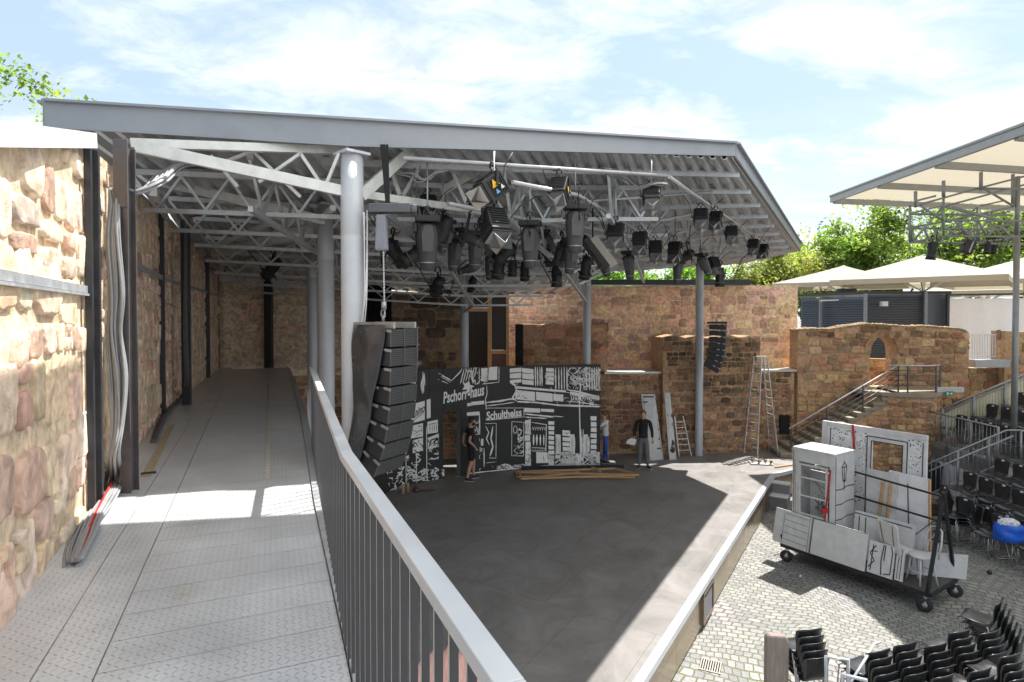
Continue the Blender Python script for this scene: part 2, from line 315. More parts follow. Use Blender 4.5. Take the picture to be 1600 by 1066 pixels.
# stage platform -------------------------------------------------------
ZS = .8; ZW = 3.8
def stage_extra(m, N, L, b, t):
    mp = N.new('ShaderNodeMapping'); mp.inputs['Rotation'].default_value = (0, 0, R(31.5)); L.new(t.outputs['Object'], mp.inputs[0])
    br = N.new('ShaderNodeTexBrick'); L.new(mp.outputs[0], br.inputs[0]); br.offset = .5
    for k, v in (('Scale', 1.0), ('Mortar Size', .004), ('Mortar Smooth', .0), ('Bias', 0), ('Brick Width', 1.25), ('Row Height', 2.5)): br.inputs[k].default_value = v
    br.inputs['Color1'].default_value = (.176, .165, .156, 1); br.inputs['Color2'].default_value = (.188, .176, .166, 1); br.inputs['Mortar'].default_value = (.09, .085, .08, 1)
    n = N.new('ShaderNodeTexNoise'); n.inputs['Scale'].default_value = 1.2; n.inputs['Detail'].default_value = 10; n.inputs['Roughness'].default_value = .7; n.inputs['Distortion'].default_value = 1; L.new(t.outputs['Object'], n.inputs[0])
    mr = N.new('ShaderNodeMapRange'); L.new(n.outputs[0], mr.inputs[0]); mr.inputs[1].default_value = .3; mr.inputs[2].default_value = .75; mr.inputs[3].default_value = .75; mr.inputs[4].default_value = 1.45
    vm = N.new('ShaderNodeVectorMath'); vm.operation = 'SCALE'; L.new(br.outputs[0], vm.inputs[0]); L.new(mr.outputs[0], vm.inputs['Scale'])
    # chalky scuffs
    s = N.new('ShaderNodeTexNoise'); s.inputs['Scale'].default_value = 2.3; s.inputs['Detail'].default_value = 12; s.inputs['Roughness'].default_value = .8; s.inputs['Distortion'].default_value = 3; L.new(t.outputs['Object'], s.inputs[0])
    sr = N.new('ShaderNodeMapRange'); L.new(s.outputs[0], sr.inputs[0]); sr.inputs[1].default_value = .66; sr.inputs[2].default_value = .76; sr.inputs[4].default_value = .5
    mxx = N.new('ShaderNodeMix'); mxx.data_type = 'RGBA'; L.new(sr.outputs[0], mxx.inputs[0]); L.new(vm.outputs[0], mxx.inputs[6]); mxx.inputs[7].default_value = (.24, .22, .2, 1); L.new(mxx.outputs[2], b.inputs['Base Color'])
    r2 = N.new('ShaderNodeMapRange'); L.new(n.outputs[0], r2.inputs[0]); r2.inputs[1].default_value = .3; r2.inputs[2].default_value = .7; r2.inputs[3].default_value = .46; r2.inputs[4].default_value = .66; L.new(r2.outputs[0], b.inputs['Roughness'])
f0 = (-4.0, -1.7); f1 = (7.76, 17.55); f2 = (9.06, 18.4); f3 = (10.6, 19.0)
outl = [(-12, -1.7), f0, f1, f2, f3, (10.6, 21.5), (-12, 21.5)]
stg = thing('stage', 'raised black stage with scuffed panel floor and brass coloured front', 'stage', (0, 10, 0))
mb = MB(); mb.prism(outl, (0, 0, ZS - .12), (1, 0, 0), (0, 1, 0), (0, 0, .12))
mb.build('stage_floor', mat('stage floor', rough=.55, spec=.6, extra=stage_extra), stg)
def facade(a, b, name):
    a, b = Vector((*a, 0)), Vector((*b, 0)); d = (b - a).normalized(); nrm = Vector((d.y, -d.x, 0)); mb = MB(); Lh = (b - a).length; k = max(1, round(Lh / 2.4))
    for i in range(k):
        p = a + (b - a) * (i / k) + d * .004; q = a + (b - a) * ((i + 1) / k) - d * .004
        mb.bar(p - nrm * .05 + Vector((0, 0, .36)), q - nrm * .05 + Vector((0, 0, .36)), .05, .62)
    mb.build('facade_panel', mat('bronze sheet', (.36, .29, .2), .28, .75, .15, 1.5, .03, 3, stretch=(1, 1, .2)), stg)
    mb = MB(); mb.bar(a - nrm * .03 + Vector((0, 0, ZS - .05)), b - nrm * .03 + Vector((0, 0, ZS - .05)), .12, .106); mb.build('edge_trim', M_LGREY(), stg)
    mb = MB(); mb.bar(a - nrm * .12 + Vector((0, 0, .34)), b - nrm * .12 + Vector((0, 0, .34)), .05, .68); mb.build('base_board', M_DARK(), stg)
facade(f0, f1, 'a'); facade(f1, f2, 'b'); facade(f2, f3, 'c')
def vent(px, py):
    p = PZ(px, py, .4); d = (Vector((*f1, 0)) - Vector((*f0, 0))).normalized(); nrm = Vector((d.y, -d.x, 0))
    s = (p - Vector((*f0, 0))).dot(d); c = Vector((*f0, 0)) + d * s + nrm * .0
    mb = MB(); w = .36
    for a, b_ in ((-w, w),):
        for z in (.1, .62): mb.bar(c + d * a + Vector((0, 0, z)), c + d * b_ + Vector((0, 0, z)), .05, .05)
        for a2 in (-w, w): mb.bar(c + d * a2 + Vector((0, 0, .126)), c + d * a2 + Vector((0, 0, .594)), .05, .05, up=d)
    fr = mb.build('vent_frame', mat('vent frame', (.2, .15, .12), .4, .5), stg)
    mb = MB(); mb.bar(c - nrm * .015 - d * .33 + Vector((0, 0, .36)), c - nrm * .015 + d * .33 + Vector((0, 0, .36)), .015, .46)
    for i in range(14):
        z = .15 + i * .032; mb.bar(c - d * .33 + Vector((0, 0, z)), c + d * .33 + Vector((0, 0, z)), .022, .006)
    mb.build('vent_grille', mat('vent mesh', (.17, .17, .18), .5, .3), fr)
vent(1112, 938); vent(1199, 773)
# ---------------- walkway ----------------
wk_r = [(.35, -.2), (-.757, 2.76), (-1.8, 5.36), (-3.72, 10.4), (-7.4, 19.5)]
wk_l = [(-1.9, -.2), (-2.60, 2.76), (-4.04, 5.9), (-5.97, 10.1), (-6.52, 11.45), (-9.55, 19.35)]
walk = thing('metal_walkway', 'raised galvanised tread plate walkway running beside the stone wall on the left', 'walkway', (-3, 6, ZW))
def interp(pl, y):
    for a, b in zip(pl, pl[1:]):
        if a[1] <= y <= b[1]: return a[0] + (b[0] - a[0]) * (y - a[1]) / (b[1] - a[1])
    return pl[-1][0]
def tread_extra(m, N, L, b, t):
    def mth(op, a, c=None):
        n = N.new('ShaderNodeMath'); n.operation = op
        for i, v in enumerate((a, c)):
            if v is None: continue
            if isinstance(v, (int, float)): n.inputs[i].default_value = v
            else: L.new(v, n.inputs[i])
        return n.outputs[0]
    mp = N.new('ShaderNodeMapping'); mp.inputs['Rotation'].default_value = (0, 0, R(-22)); mp.inputs['Scale'].default_value = (26, 26, 26); L.new(t.outputs['Object'], mp.inputs[0])
    sp = N.new('ShaderNodeSeparateXYZ'); L.new(mp.outputs[0], sp.inputs[0]); x, y = sp.outputs[0], sp.outputs[1]
    ix, iy = mth('FLOOR', x), mth('FLOOR', y); fx, fy = mth('SUBTRACT', mth('FRACT', x), .5), mth('SUBTRACT', mth('FRACT', y), .5)
    par = mth('GREATER_THAN', mth('MODULO', mth('ABSOLUTE', mth('ADD', ix, iy)), 2.0), .5)
    sg = mth('SUBTRACT', mth('MULTIPLY', par, 2.0), 1.0)
    a = mth('ADD', fx, mth('MULTIPLY', sg, fy)); c = mth('SUBTRACT', fx, mth('MULTIPLY', sg, fy))
    d = mth('ADD', mth('POWER', mth('DIVIDE', mth('ABSOLUTE', a), .62), 2.0), mth('POWER', mth('DIVIDE', mth('ABSOLUTE', c), .13), 2.0))
    h = mth('MAXIMUM', mth('SUBTRACT', 1.0, d), 0.0); h = mth('POWER', h, .5)
    bp = N.new('ShaderNodeBump'); bp.inputs['Strength'].default_value = 1.0; bp.inputs['Distance'].default_value = .014; L.new(h, bp.inputs['Height']); L.new(bp.outputs[0], b.inputs['Normal'])
mtread = mat('tread plate', (.66, .675, .69), .36, .4, .16, 1.6, extra=tread_extra, dirt=((.45, .38, .27), 1.1, .58, .5))
mb = MB(); wd = Vector((-.402, .9156, 0)); wp = Vector((.9156, .402, 0))
def clipbox(mb, p0, along, width, poly_r):
    pass
# long boards left of the seam, cross planks right of it: seam lines run from the measured points
def lineX(x0, y, k=-.438): return x0 + k * (y - 2.76)
def strip(mb, fl, fr, ya, yb, g=.0035, step=None, z=ZW):
    ys = [ya] + [y for y in (2.76, 5.36, 5.9, 10.4, 11.45) if ya < y < yb] + [yb]
    for a, b in zip(ys, ys[1:]):
        e0 = g if a == ya else 0; e1 = g if b == yb else 0
        A = [(fl(a) + g, a + e0), (fr(a) - g, a + e0), (fr(b) - g, b - e1), (fl(b) + g, b - e1)]
        mb.prism(A, (0, 0, z - .03), (1, 0, 0), (0, 1, 0), (0, 0, .03))
wl_ = lambda y: interp(wk_l, y) + .01; wr_ = lambda y: interp(wk_r, y)
s1 = lambda y: max(lineX(-2.25, y, -.43), interp(wk_l, y) + .12); s2 = lambda y: s1(y) + .29
for a, b in ((-.2, 2.1), (2.1, 8.2), (8.2, 14.0), (14.0, 19.4)):
    strip(mb, wl_, s1, a, b); strip(mb, s1, s2, a, b)
k = -.6
while k < 24:      # cross planks 0.30 m deep, square to the walkway
    # plank between distances k and k+.3 along wd measured from the point (-2,2.97)
    def hit(fn, kk, base=Vector((-2.06, 2.97, 0))):
        # intersection of cross line (base + wd*kk + wp*t) with x = fn(y)
        t = 0
        for _ in range(30):
            p = base + wd * kk + wp * t; t += (fn(min(max(p.y, -.2), 19.4)) - p.x) * .9
        return base + wd * kk + wp * t
    kk = k - 2.6; g = .0025
    a, b, c, d = hit(s2, kk + g), hit(wr_, kk + g), hit(wr_, kk + .3 - g), hit(s2, kk + .3 - g)
    if min(a.y, b.y) > -.2 and max(c.y, d.y) < 19.5:
        mb.prism([(p.x + (.004 if i in (0, 3) else 0), p.y) for i, p in enumerate((a, b, c, d))], (0, 0, ZW - .03), (1, 0, 0), (0, 1, 0), (0, 0, .03))
    k += .3
mb.build('tread_plate', mtread, walk)
mb = MB()
for side in (wk_r,):
    for a, b in zip(side, side[1:]):
        A, B = Vector((*a, ZW - .12)), Vector((*b, ZW - .12)); mb.bar(A + Vector((.035, 0, .02)), B + Vector((.035, 0, .02)), .05, .24)
        mb.bar(A + Vector((.09, 0, .095)), B + Vector((.09, 0, .095)), .06, .02)
mb.build('edge_channel', M_GALV(), walk)
mb = MB(); pl = [(x + .02, y) for x, y in wk_l] + [(x - .03, y) for x, y in reversed(wk_r)]
mb.prism(pl, (0, 0, ZW - .08), (1, 0, 0), (0, 1, 0), (0, 0, .03)); mb.build('support_frame', M_DARK(), walk)
mb = MB(); 
for y0, x0, l, w in ((9.0, 0, 4.0, .05),):
    pass
# chalk / grease strip marks on the plates
A = PZ(268, 664, ZW); B = PZ(228, 745, ZW); mb = MB(); d = (B - A).normalized(); n_ = Vector((-d.y, d.x, 0)) * .045
mb.quad(A - n_ + Vector((0, 0, .004)), A + n_ + Vector((0, 0, .004)), B + n_ + Vector((0, 0, .004)), B - n_ + Vector((0, 0, .004)))
mb.build('worn_stripe', mat('worn tan stripe', (.42, .33, .22), .6, .1, .4, 20), walk)
A = PZ(419, 600, ZW); B = PZ(419, 748, ZW); mb = MB(); d = (B - A).normalized(); n_ = Vector((-d.y, d.x, 0)) * .022
mb.quad(A - n_ + Vector((0, 0, .004)), A + n_ + Vector((0, 0, .004)), B + n_ + Vector((0, 0, .004)), B - n_ + Vector((0, 0, .004)))
mb.build('worn_stripe', mat('worn yellow stripe', (.46, .45, .36), .6, .1, .5, 20), walk)
p = PZ(232, 740, ZW); mb = MB(); mb.box((p.x - .07, p.y - .035, ZW + .001), (p.x + .07, p.y + .035, ZW + .012), .5); tag(mb.build('rubber_pad', M_BLACK()), 'small black rubber pad lying on the tan stripe of the walkway', 'pad')
# ---------------- left wall of printed masonry sheets ----------------
lw = thing('printed_stone_wall', 'tall screen wall of printed pale stonework with dark steel posts along the walkway', 'wall', (-5.5, 9, ZW - .4))
ztop = lambda y: 6.39 + (y - 3.2) * .27 if y < 5.1 else (7.0 + (y - 5.1) * .06 if y < 11 else 7.35 - (y - 11) * .06)
def wallseg(a, b, pal, h, seed, relief, asp=(.7, 1.5), gap=.02):
    A, B = Vector((*a, 0)), Vector((*b, 0)); u = (B - A).normalized(); L_ = (B - A).length; n = Vector((u.y, -u.x, 0))
    if n.x < 0: n = -n
    poly = [(0, ZW - .35), (L_, ZW - .35), (L_, ztop(b[1])), (0, ztop(a[1]))]
    mb = MB(); mb.prism(poly, A, u, (0, 0, 1), -n * .06, col=MORT['near']); stones(mb, A, u, n, poly, pal, h, asp, relief, seed, irr=1.3, gap=gap)
    return mb.build('stone_sheet', M_PRINT(), lw, recalc=True)
P1, P2 = (-3.78, 5.3), (-4.04, 5.9)
wallseg((-1.3, .2), (-2.60, 2.76), 'near', (.25, .55), 3, .032, gap=.022); wallseg((-2.60, 2.76), P1, 'near', (.22, .5), 4, .032, gap=.022)
segs = [P1, P2, (-5.97, 10.1), (-6.52, 11.45), (-8.47, 16.5), (-9.55, 19.35)]
for i, (a, b) in enumerate(zip(segs, segs[1:])): wallseg(a, b, 'near' if i < 2 else 'near', (.18, .40), 20 + i, .024, gap=.014)
def vpost(px, py, w, d_, z1, matl, nm='post', off=0.0):
    p = PZ(px, py, ZW); mb = MB(); mb.box((p.x - w / 2 + off, p.y - d_ / 2, ZW - .3), (p.x + w / 2 + off, p.y + d_ / 2, z1), R(24)); return mb.build(nm, matl, lw, bevel=.006)
for px, py, w, z1 in ((144, 800, .055, 6.95), (156, 792, .055, 6.95), (252, 650, .13, 7.3), (324.5, 590, .13, 7.0), (339, 574, .16, 6.9)): vpost(px, py, w, w, z1, M_DARK())
# flanged post P2 with cap piece, post P4
p2 = thing('cable_post', 'brown weathered steel post carrying the thick cable bundle beside the walkway', 'post', PZ(203, 768, ZW))
mb = MB(); c = wloc(p2); mb.bar(c + Vector((0, .06, 0)), c + Vector((0, .06, 3.3)), .10, .012, up=(0, 1, 0)); mb.bar(c + Vector((0, -.06, 0)), c + Vector((0, -.06, 3.3)), .10, .012, up=(0, 1, 0)); mb.bar(c, c + Vector((0, 0, 3.3)), .012, .106, up=(0, 1, 0)); mb.build('shaft', M_BROWN(), p2)
mb = MB(); mb.box(c + Vector((-.075, -.085, 2.72)), c + Vector((.065, -.07, 3.36)), 0); mb.build('head_plate', M_BROWN(), p2, bevel=.01)
p4 = thing('cable_post', 'slim dark steel post farther along the walkway with cables clipped to its side', 'post', PZ(292, 632, ZW))
mb = MB(); c = wloc(p4); mb.box(c + Vector((-.075, -.075, 0)), c + Vector((.075, .075, 3.5)), R(20)); mb.build('shaft', M_DARK(), p4, bevel=.005)
# rails
mb = MB()
for (a, b, z) in (((-1.3, .2), (-2.60, 2.76), 5.72), ((-2.60, 2.76), P1, 5.72)):
    A, B = Vector((*a, z)), Vector((*b, z)); o = Vector((.035, .015, 0)); mb.bar(A + o, B + o, .03, .06); mb.bar(A + o + Vector((.02, 0, -.045)), B + o + Vector((.02, 0, -.045)), .015, .02)
for a, b in zip(segs[1:], segs[2:]):
    A, B = Vector((*a, 6.13)), Vector((*b, 6.13)); o = Vector((.04, .02, 0)); mb.bar(A + o, B + o, .03, .07)
mb.build('rail', M_GALV(), lw)
mb = MB(); a, b = Vector((-1.3, .2, ztop(.2))), Vector((P1[0] - .02, P1[1], ztop(5.3) - .02)); o = Vector((-.03, 0, .07)); mb.bar(a + o, b + o, .26, .13); mb.build('coping', mat('coping sheet', (.72, .72, .73), .35, .2, .04), lw)
# end wall of the walkway
ew = thing('printed_stone_wall', 'low pale printed stone wall closing the far end of the walkway', 'wall', (-7, 19.6, ZW - .2))
A, B = Vector((-9.6, 19.5, 0)), Vector((-5.2, 19.9, 0)); u = (B - A).normalized(); n = Vector((u.y, -u.x, 0)); poly = [(0, 3.5), ((B - A).length, 3.5), ((B - A).length, 6.6), (0, 6.75)]
mb = MB(); mb.prism(poly, A, u, (0, 0, 1), -n * .06, col=MORT['near']); stones(mb, A, u, n, poly, 'near', (.15, .32), (1, 2.6), .006, 41); mb.build('stone_sheet', M_PRINT(), ew)
mb = MB(); p = PY(419, 570, 19.45); mb.box((p.x - .11, 19.4, 3.7), (p.x + .11, 19.62, 6.85)); mb.build('post', M_DARK(), ew)
mb = MB(); mb.bar(A + Vector((0, -.04, 6.72)), B + Vector((0, -.04, 6.62)), .04, .2); mb.build('coping', mat('coping sheet'), ew)
# ---------------- back walls ----------------
def wall(name, label, a, b, prof, pal, h, seed, relief=.03, thick=.5, asp=(1, 2.4), holes=(), moss=None, matl=None, irr=1.0, cat='wall', top=True, side=0, gap=.012):
    """prof: list of (s, z) of the wall's face outline, closed at z=base"""
    A, B = Vector((*a, 0)), Vector((*b, 0)); u = (B - A).normalized(); n = Vector((u.y, -u.x, 0))
    if n.dot(-A) < 0: n = -n
    c = (A + B) / 2; w = thing(name, label, cat, (c.x, c.y, min(p[1] for p in prof)))
    mb = MB(); mb.prism(prof, A, u, (0, 0, 1), -n * thick, col=MORT[pal])
    if holes and len(holes[0]) == 4: pass
    stones(mb, A, u, n, prof, pal, h, asp, relief, seed, holes=holes, moss=moss, irr=irr, gap=gap)
    if side:   # stones on one end face
        zt = max(p[1] for p in prof); zb = min(p[1] for p in prof); e = A if side < 0 else B
        stones(mb, e, -n, u * side, [(0, zb), (thick, zb), (thick, zt), (0, zt)], pal, h, asp, relief, seed + 5, moss=moss)
    mb.build('masonry', matl or M_STONE(), w); return w
def rag(s0, s1, z, amp, seed, step=.35):
    r = random.Random(seed); k = max(2, int((s1 - s0) / step)); return [(s0 + (s1 - s0) * i / k, z + r.uniform(-amp, amp)) for i in range(k + 1)]
# upper printed wall
wall('printed_stone_wall', 'broad upper wall of printed sandstone blocks behind the ladders and stage columns', (-.25, 21.9), (10.65, 22.2), [(0, 3.3), (10.9, 3.3), (10.9, 6.62), (0, 6.55)], 'print', (.16, .36), 51, .014, .12, (1.0, 2.4), matl=M_PRINT(), irr=.8)
mb = MB(); mb.box((1.9, 21.7, 6.62), (8.7, 22.5, 6.8)); tag(mb.build('roof_gutter', M_DARK()), 'flat dark gutter edge lying on top of the upper printed stone wall', 'gutter')
# lower real wall
def moss1(s): return 3.0 + .3 * math.sin(s * 2)
lo = wall('stone_wall', 'lower courtyard wall of small reddish brown stones behind the performers', (-3.2, 19.25), (9.9, 20.9), [(0, ZS), (13.23, ZS)] + list(reversed(rag(0, 13.23, 3.5, .015, 5, 1.0))), 'brown', (.12, .24), 61, .03, 1.0, (1.1, 2.2), moss=lambda s: 2.9 if s > 10.3 else 9)
mb = MB(); a, b = PY(948, 582, 19.55), PY(1040, 582, 19.75)
mb.prism([(a.x, 20.0), (b.x, 20.24), (b.x + .1, 21.8), (a.x + .1, 21.7)], (0, 0, 3.52), (1, 0, 0), (0, 1, 0), (0, 0, .06)); mb.build('window_sill', mat('pale sill', (.68, .67, .65), .5, .1), lo)
mb = MB(); a, b = PY(1182, 575, 20.3), PY(1262, 575, 20.6)
mb.prism([(a.x, 20.66), (b.x - .25, 20.85), (b.x - .1, 22.0), (a.x + .1, 21.9)], (0, 0, 3.52), (1, 0, 0), (0, 1, 0), (0, 0, .07)); mb.build('ledge', mat('worn ledge', (.5, .46, .41), .8), lo)
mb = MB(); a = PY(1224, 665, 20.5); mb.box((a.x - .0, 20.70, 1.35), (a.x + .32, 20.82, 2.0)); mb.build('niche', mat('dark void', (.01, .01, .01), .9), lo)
# pier blocks
wall('stone_pier', 'tall mossy stone pier standing behind the hanging right speaker', (5.1, 20.08), (8.45, 20.3), [(0, ZS), (3.37, ZS)] + list(reversed(rag(0, 3.37, 4.78, .06, 8))), 'brown', (.13, .26), 62, .035, 1.3, (1.0, 2.0), moss=lambda s: 3.3 + .8 * math.sin(s * 2.2), cat='wall', side=1)
wall('stone_pier', 'reddish block wall end rising above the black and white painted backdrop', (.35, 20.3), (3.3, 20.5), [(0, ZS), (2.95, ZS)] + list(reversed(rag(0, 2.95, 5.2, .05, 9))), 'red', (.24, .4), 63, .03, 1.3, (1.2, 2.6), cat='wall', side=1)
wall('ruined_wall', 'dark ruined wall of big blocks between the black curtain and the timber doorway', (-4.15, 19.6), (-1.72, 19.9), [(0, ZS), (2.45, ZS), (2.45, 6.15), (2.0, 6.3), (1.2, 6.35), (.9, 6.2), (0, 6.3)], 'dark', (.28, .46), 64, .04, 1.0, (1.2, 2.6), cat='wall')
wall('stone_wall', 'dim stone wall low down beneath the far end of the walkway', (-11.5, 20.3), (-4.1, 20.3), [(0, ZS), (7.4, ZS), (7.4, 6.3), (0, 6.3)], 'brown', (.2, .36), 65, .03, .4, (1.2, 2.4))
mb = MB(); a = PY(574, 440, 19.9); b = PY(617, 600, 19.9)
N_ = 26
for i in range(N_):
    x0 = a.x + (b.x - a.x) * i / N_; x1 = a.x + (b.x - a.x) * (i + 1) / N_; y0 = 19.3 + .05 * (i % 2); y1 = 19.3 + .05 * ((i + 1) % 2)
    mb.add([(x0, y0, ZS), (x1, y1, ZS), (x1, y1, 6.5), (x0, y0, 6.5)], [(0, 1, 2, 3)], None, True)
cu = mb.build('curtain', M_CLOTH()); sm = cu.modifiers.new('s', 'SOLIDIFY'); sm.thickness = .02; tag(cu, 'black stage curtain hanging beside the dark ruined wall', 'curtain')
# timber framed dark doorway
td = thing('timber_doorway', 'timber frame with dark infill panels and open dark doorway above the painted backdrop', 'doorway', PY(758, 600, 20.6))
def ybar(x0, y0, x1, y1, Y, w): return PY(x0, y0, Y), PY(x1, y1, Y)
mb = MB(); Y = 20.6
for (x0, y0, x1, y1, w) in ((722, 455, 722, 620, .12), (765, 455, 765, 620, .13), (793, 455, 793, 620, .1), (722, 457, 793, 457, .12), (722, 484, 765, 484, .12), (765, 550, 793, 550, .09)):
    a, b = PY(x0, y0, Y), PY(x1, y1, Y); mb.bar(a, b, w, .12, up=(0, 1, 0) if x0 == x1 else (0, 0, 1))
mb.build('frame', M_WOOD(), td)
mb = MB()
for (x0, y0, x1, y1) in ((724, 460, 763, 481), (768, 460, 791, 547)):
    a, b = PY(x0, y0, Y), PY(x1, y1, Y); mb.box((a.x, Y + .03, b.z), (b.x, Y + .06, a.z))
mb.build('infill_panel', mat('dark infill', (.035, .028, .025), .5, .1), td)
mb = MB(); a, b = PY(768, 553, Y), PY(791, 620, Y); mb.box((a.x, Y + .03, b.z), (b.x, Y + .06, a.z)); mb.build('lower_panel', mat('brown infill', (.14, .085, .06), .6), td)
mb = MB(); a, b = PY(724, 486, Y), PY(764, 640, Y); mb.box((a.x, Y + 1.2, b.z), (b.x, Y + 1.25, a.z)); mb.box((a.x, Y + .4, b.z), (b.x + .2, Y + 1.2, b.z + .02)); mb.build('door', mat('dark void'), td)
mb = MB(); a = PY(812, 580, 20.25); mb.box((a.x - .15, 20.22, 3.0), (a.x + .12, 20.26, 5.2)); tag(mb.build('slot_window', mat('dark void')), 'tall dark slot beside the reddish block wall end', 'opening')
# ================= stage roof =================
A_ = Vector((-1.87, 7.0, 7.76)); L_ = Vector((-4.8, 6.17, 7.68)); R_ = Vector((3.12, 8.4, 7.89)); FR = Vector((8.64, 17.9, 7.62)); G_ = Vector((7.75, 20.5, 7.45))
K1 = Vector((2.35, 22.6, 7.25)); K2 = Vector((1.53, 20.2, 6.42)); J_ = Vector((-1.8, 20.3, 6.40)); C_ = Vector((-9.7, 19.9, 6.95))
def pline(pts):
    d = [0]
    for a, b in zip(pts, pts[1:]): d.append(d[-1] + (b - a).length)
    T = d[-1]
    def f(t):
        t = min(max(t, 0), 1) * T
        for i in range(len(pts) - 1):
            if t <= d[i + 1] + 1e-9: return pts[i].lerp(pts[i + 1], (t - d[i]) / (d[i + 1] - d[i]))
        return pts[-1]
    return f
cB = pline([L_, A_, R_]); cT = pline([C_, J_, K2, K1, G_]); cR = pline([R_, FR, G_]); cL = pline([L_, Vector((-6.25, 10.9, 7.62)), Vector((-8.6, 16.5, 7.2)), C_])
def roof(u, v):
    p = (1 - v) * cB(u) + v * cT(u) + (1 - u) * cL(v) + u * cR(v) - ((1 - u) * (1 - v) * L_ + u * (1 - v) * R_ + (1 - u) * v * C_ + u * v * G_)
    return p
def roofz(x, y):
    best = (1e9, 7)
    for (p) in RG:
        d = (p.x - x) ** 2 + (p.y - y) ** 2
        if d < best[0]: best = (d, p.z)
    return best[1]
RG = [roof(i / 60, j / 60) for i in range(61) for j in range(61)]
rf = thing('stage_roof', 'large grey steel roof with ribbed metal deck, trusses and round columns over the stage', 'roof', (0, 14, ZS))
mb = MB(); NU, NV = 176, 14; vs = []; pat = [0, 0, .075, .075]
for i in range(NU + 1):
    for j in range(NV + 1):
        p = roof(i / NU, j / NV); vs.append(p + Vector((0, 0, -.2 + pat[i % 4])))
fs = [(i * (NV + 1) + j, (i + 1) * (NV + 1) + j, (i + 1) * (NV + 1) + j + 1, i * (NV + 1) + j + 1) for i in range(NU) for j in range(NV)]
mb.add(vs, fs); dk = mb.build('deck', mat('ribbed deck sheet', (.50, .51, .52), .34, .45, .2, 2.5, stretch=(1, 1, 1)), rf, recalc=False)
sd_ = dk.modifiers.new('s', 'SOLIDIFY'); sd_.thickness = .01
mb = MB(); vs = []
for i in range(41):
    for j in range(11): vs.append(roof(i / 40, j / 10) + Vector((0, 0, .0)))
mb.add(vs, [(i * 11 + j, (i + 1) * 11 + j, (i + 1) * 11 + j + 1, i * 11 + j + 1) for i in range(40) for j in range(10)])
tp = mb.build('top_sheet', mat('roof top sheet', (.45, .47, .49), .5, .3), rf)
def fascia(pts, hs, name='fascia', w=.03, m=None, oh=.03):
    mb = MB()
    for (a, b), (h0, h1) in zip(zip(pts, pts[1:]), zip(hs, hs[1:])):
        d = b - a; n = Vector((d.y, -d.x, 0)).normalized() * w
        A0, B0 = a + Vector((0, 0, .02)), b + Vector((0, 0, .02)); A1, B1 = a - Vector((0, 0, h0)), b - Vector((0, 0, h1))
        mb.add([A0, B0, B1, A1, A0 + n, B0 + n, B1 + n, A1 + n], [(0, 1, 2, 3), (7, 6, 5, 4), (0, 4, 5, 1), (3, 2, 6, 7), (0, 3, 7, 4), (1, 5, 6, 2)])
        mb.bar(A0 + n * (1 + oh / w / 2), B0 + n * (1 + oh / w / 2), .07, .025)
    return mb.build(name, m or mat('fascia paint', (.27, .29, .32), .4, .1, .08, 3, dirt=((.20, .205, .21), 1.2, .56, .5)), rf)
fascia([L_ , A_, R_], [.25, .29, .16]); fascia([R_, FR], [.17, .19]); fascia([FR, G_, K1], [.19, .18, .18]); fascia([K1, K2], [.2, .2]); fascia([K2, J_, C_], [.2, .2, .2])
fascia([C_, cL(.66), cL(.33), L_], [.2, .2, .2, .25])
# a second, slightly higher roof plate seen over the fascia
mb = MB(); a = PY(312, 176, 8.6); b = PY(760, 200, 9.8); 
mb.add([a, b, b + Vector((3, 6, -.3)), a + Vector((-2, 6, -.3))] + [p - Vector((0, 0, .1)) for p in (a, b, b + Vector((3, 6, -.3)), a + Vector((-2, 6, -.3)))], [(0, 1, 2, 3), (7, 6, 5, 4), (0, 4, 5, 1), (1, 5, 6, 2), (2, 6, 7, 3), (3, 7, 4, 0)])
mb.build('upper_plate', mat('roof top sheet'), rf)
# columns
for px, d, Y, z0, lab in ((551, .262, 7.0, 0, 'nearest and thickest looking round steel column beside the railing'), (509.5, .27, 10.0, 0, None), (488, .25, 14.6, 0, None), (726, .26, 19.2, ZS, None), (917, .26, 19.25, ZS, None), (1093, .26, 19.9, ZS, None)):
    x = (px - 800) / F * Y; zt = roofz(x, Y) - .22 if Y > 8 else 7.38; mb = MB(); c = (x, Y, 0); r = d / 2
    mb.lathe(c, [(r, z0), (r, 6.42), (r * .985, 6.425), (r * .985, 6.435), (r, 6.44), (r, zt), (.0, zt)], 28)
    mb.lathe(c, [(0, zt - .01), (r + .09, zt - .01), (r + .09, zt + .02), (0, zt + .02)], 4, smooth=False)
    o = mb.build('column', M_LGREY() if Y < 8 else M_GREY(), rf)
    if lab: o['label'] = lab
# trusses
def truss(f, n, depth, name='truss', w=.05, ends=True, off=.26, m=None, taper=None):
    mb = MB(); P = [f(i / n) - Vector((0, 0, off)) for i in range(n + 1)]
    dd = [depth * (taper(i / n) if taper else 1) for i in range(n + 1)]
    Q = [p - Vector((0, 0, d)) for p, d in zip(P, dd)]
    for i in range(n):
        mb.bar(P[i], P[i + 1], w * 1.3, w * 1.3); mb.bar(Q[i], Q[i + 1], w, w * 1.1)
        if i % 2 == 0: mb.bar(P[i] - Vector((0, 0, .03)), Q[i + 1] + Vector((0, 0, .03)), w * .62, w * .62)
        else: mb.bar(Q[i] + Vector((0, 0, .03)), P[i + 1] - Vector((0, 0, .03)), w * .62, w * .62)
    return mb.build(name, m or M_GALV(), rf)
for v in (.12, .24, .36, .49, .62, .76, .9): truss(lambda t, v=v: roof(.03 + t * (.80 if v < .7 else .48), v), 26 if v < .7 else 18, .5, w=.055)
for u in (.22, .40, .58, .76): truss(lambda t, u=u: roof(u, .03 + t * (.92 if u < .5 else .74)), 26, .62, w=.06, off=.33)
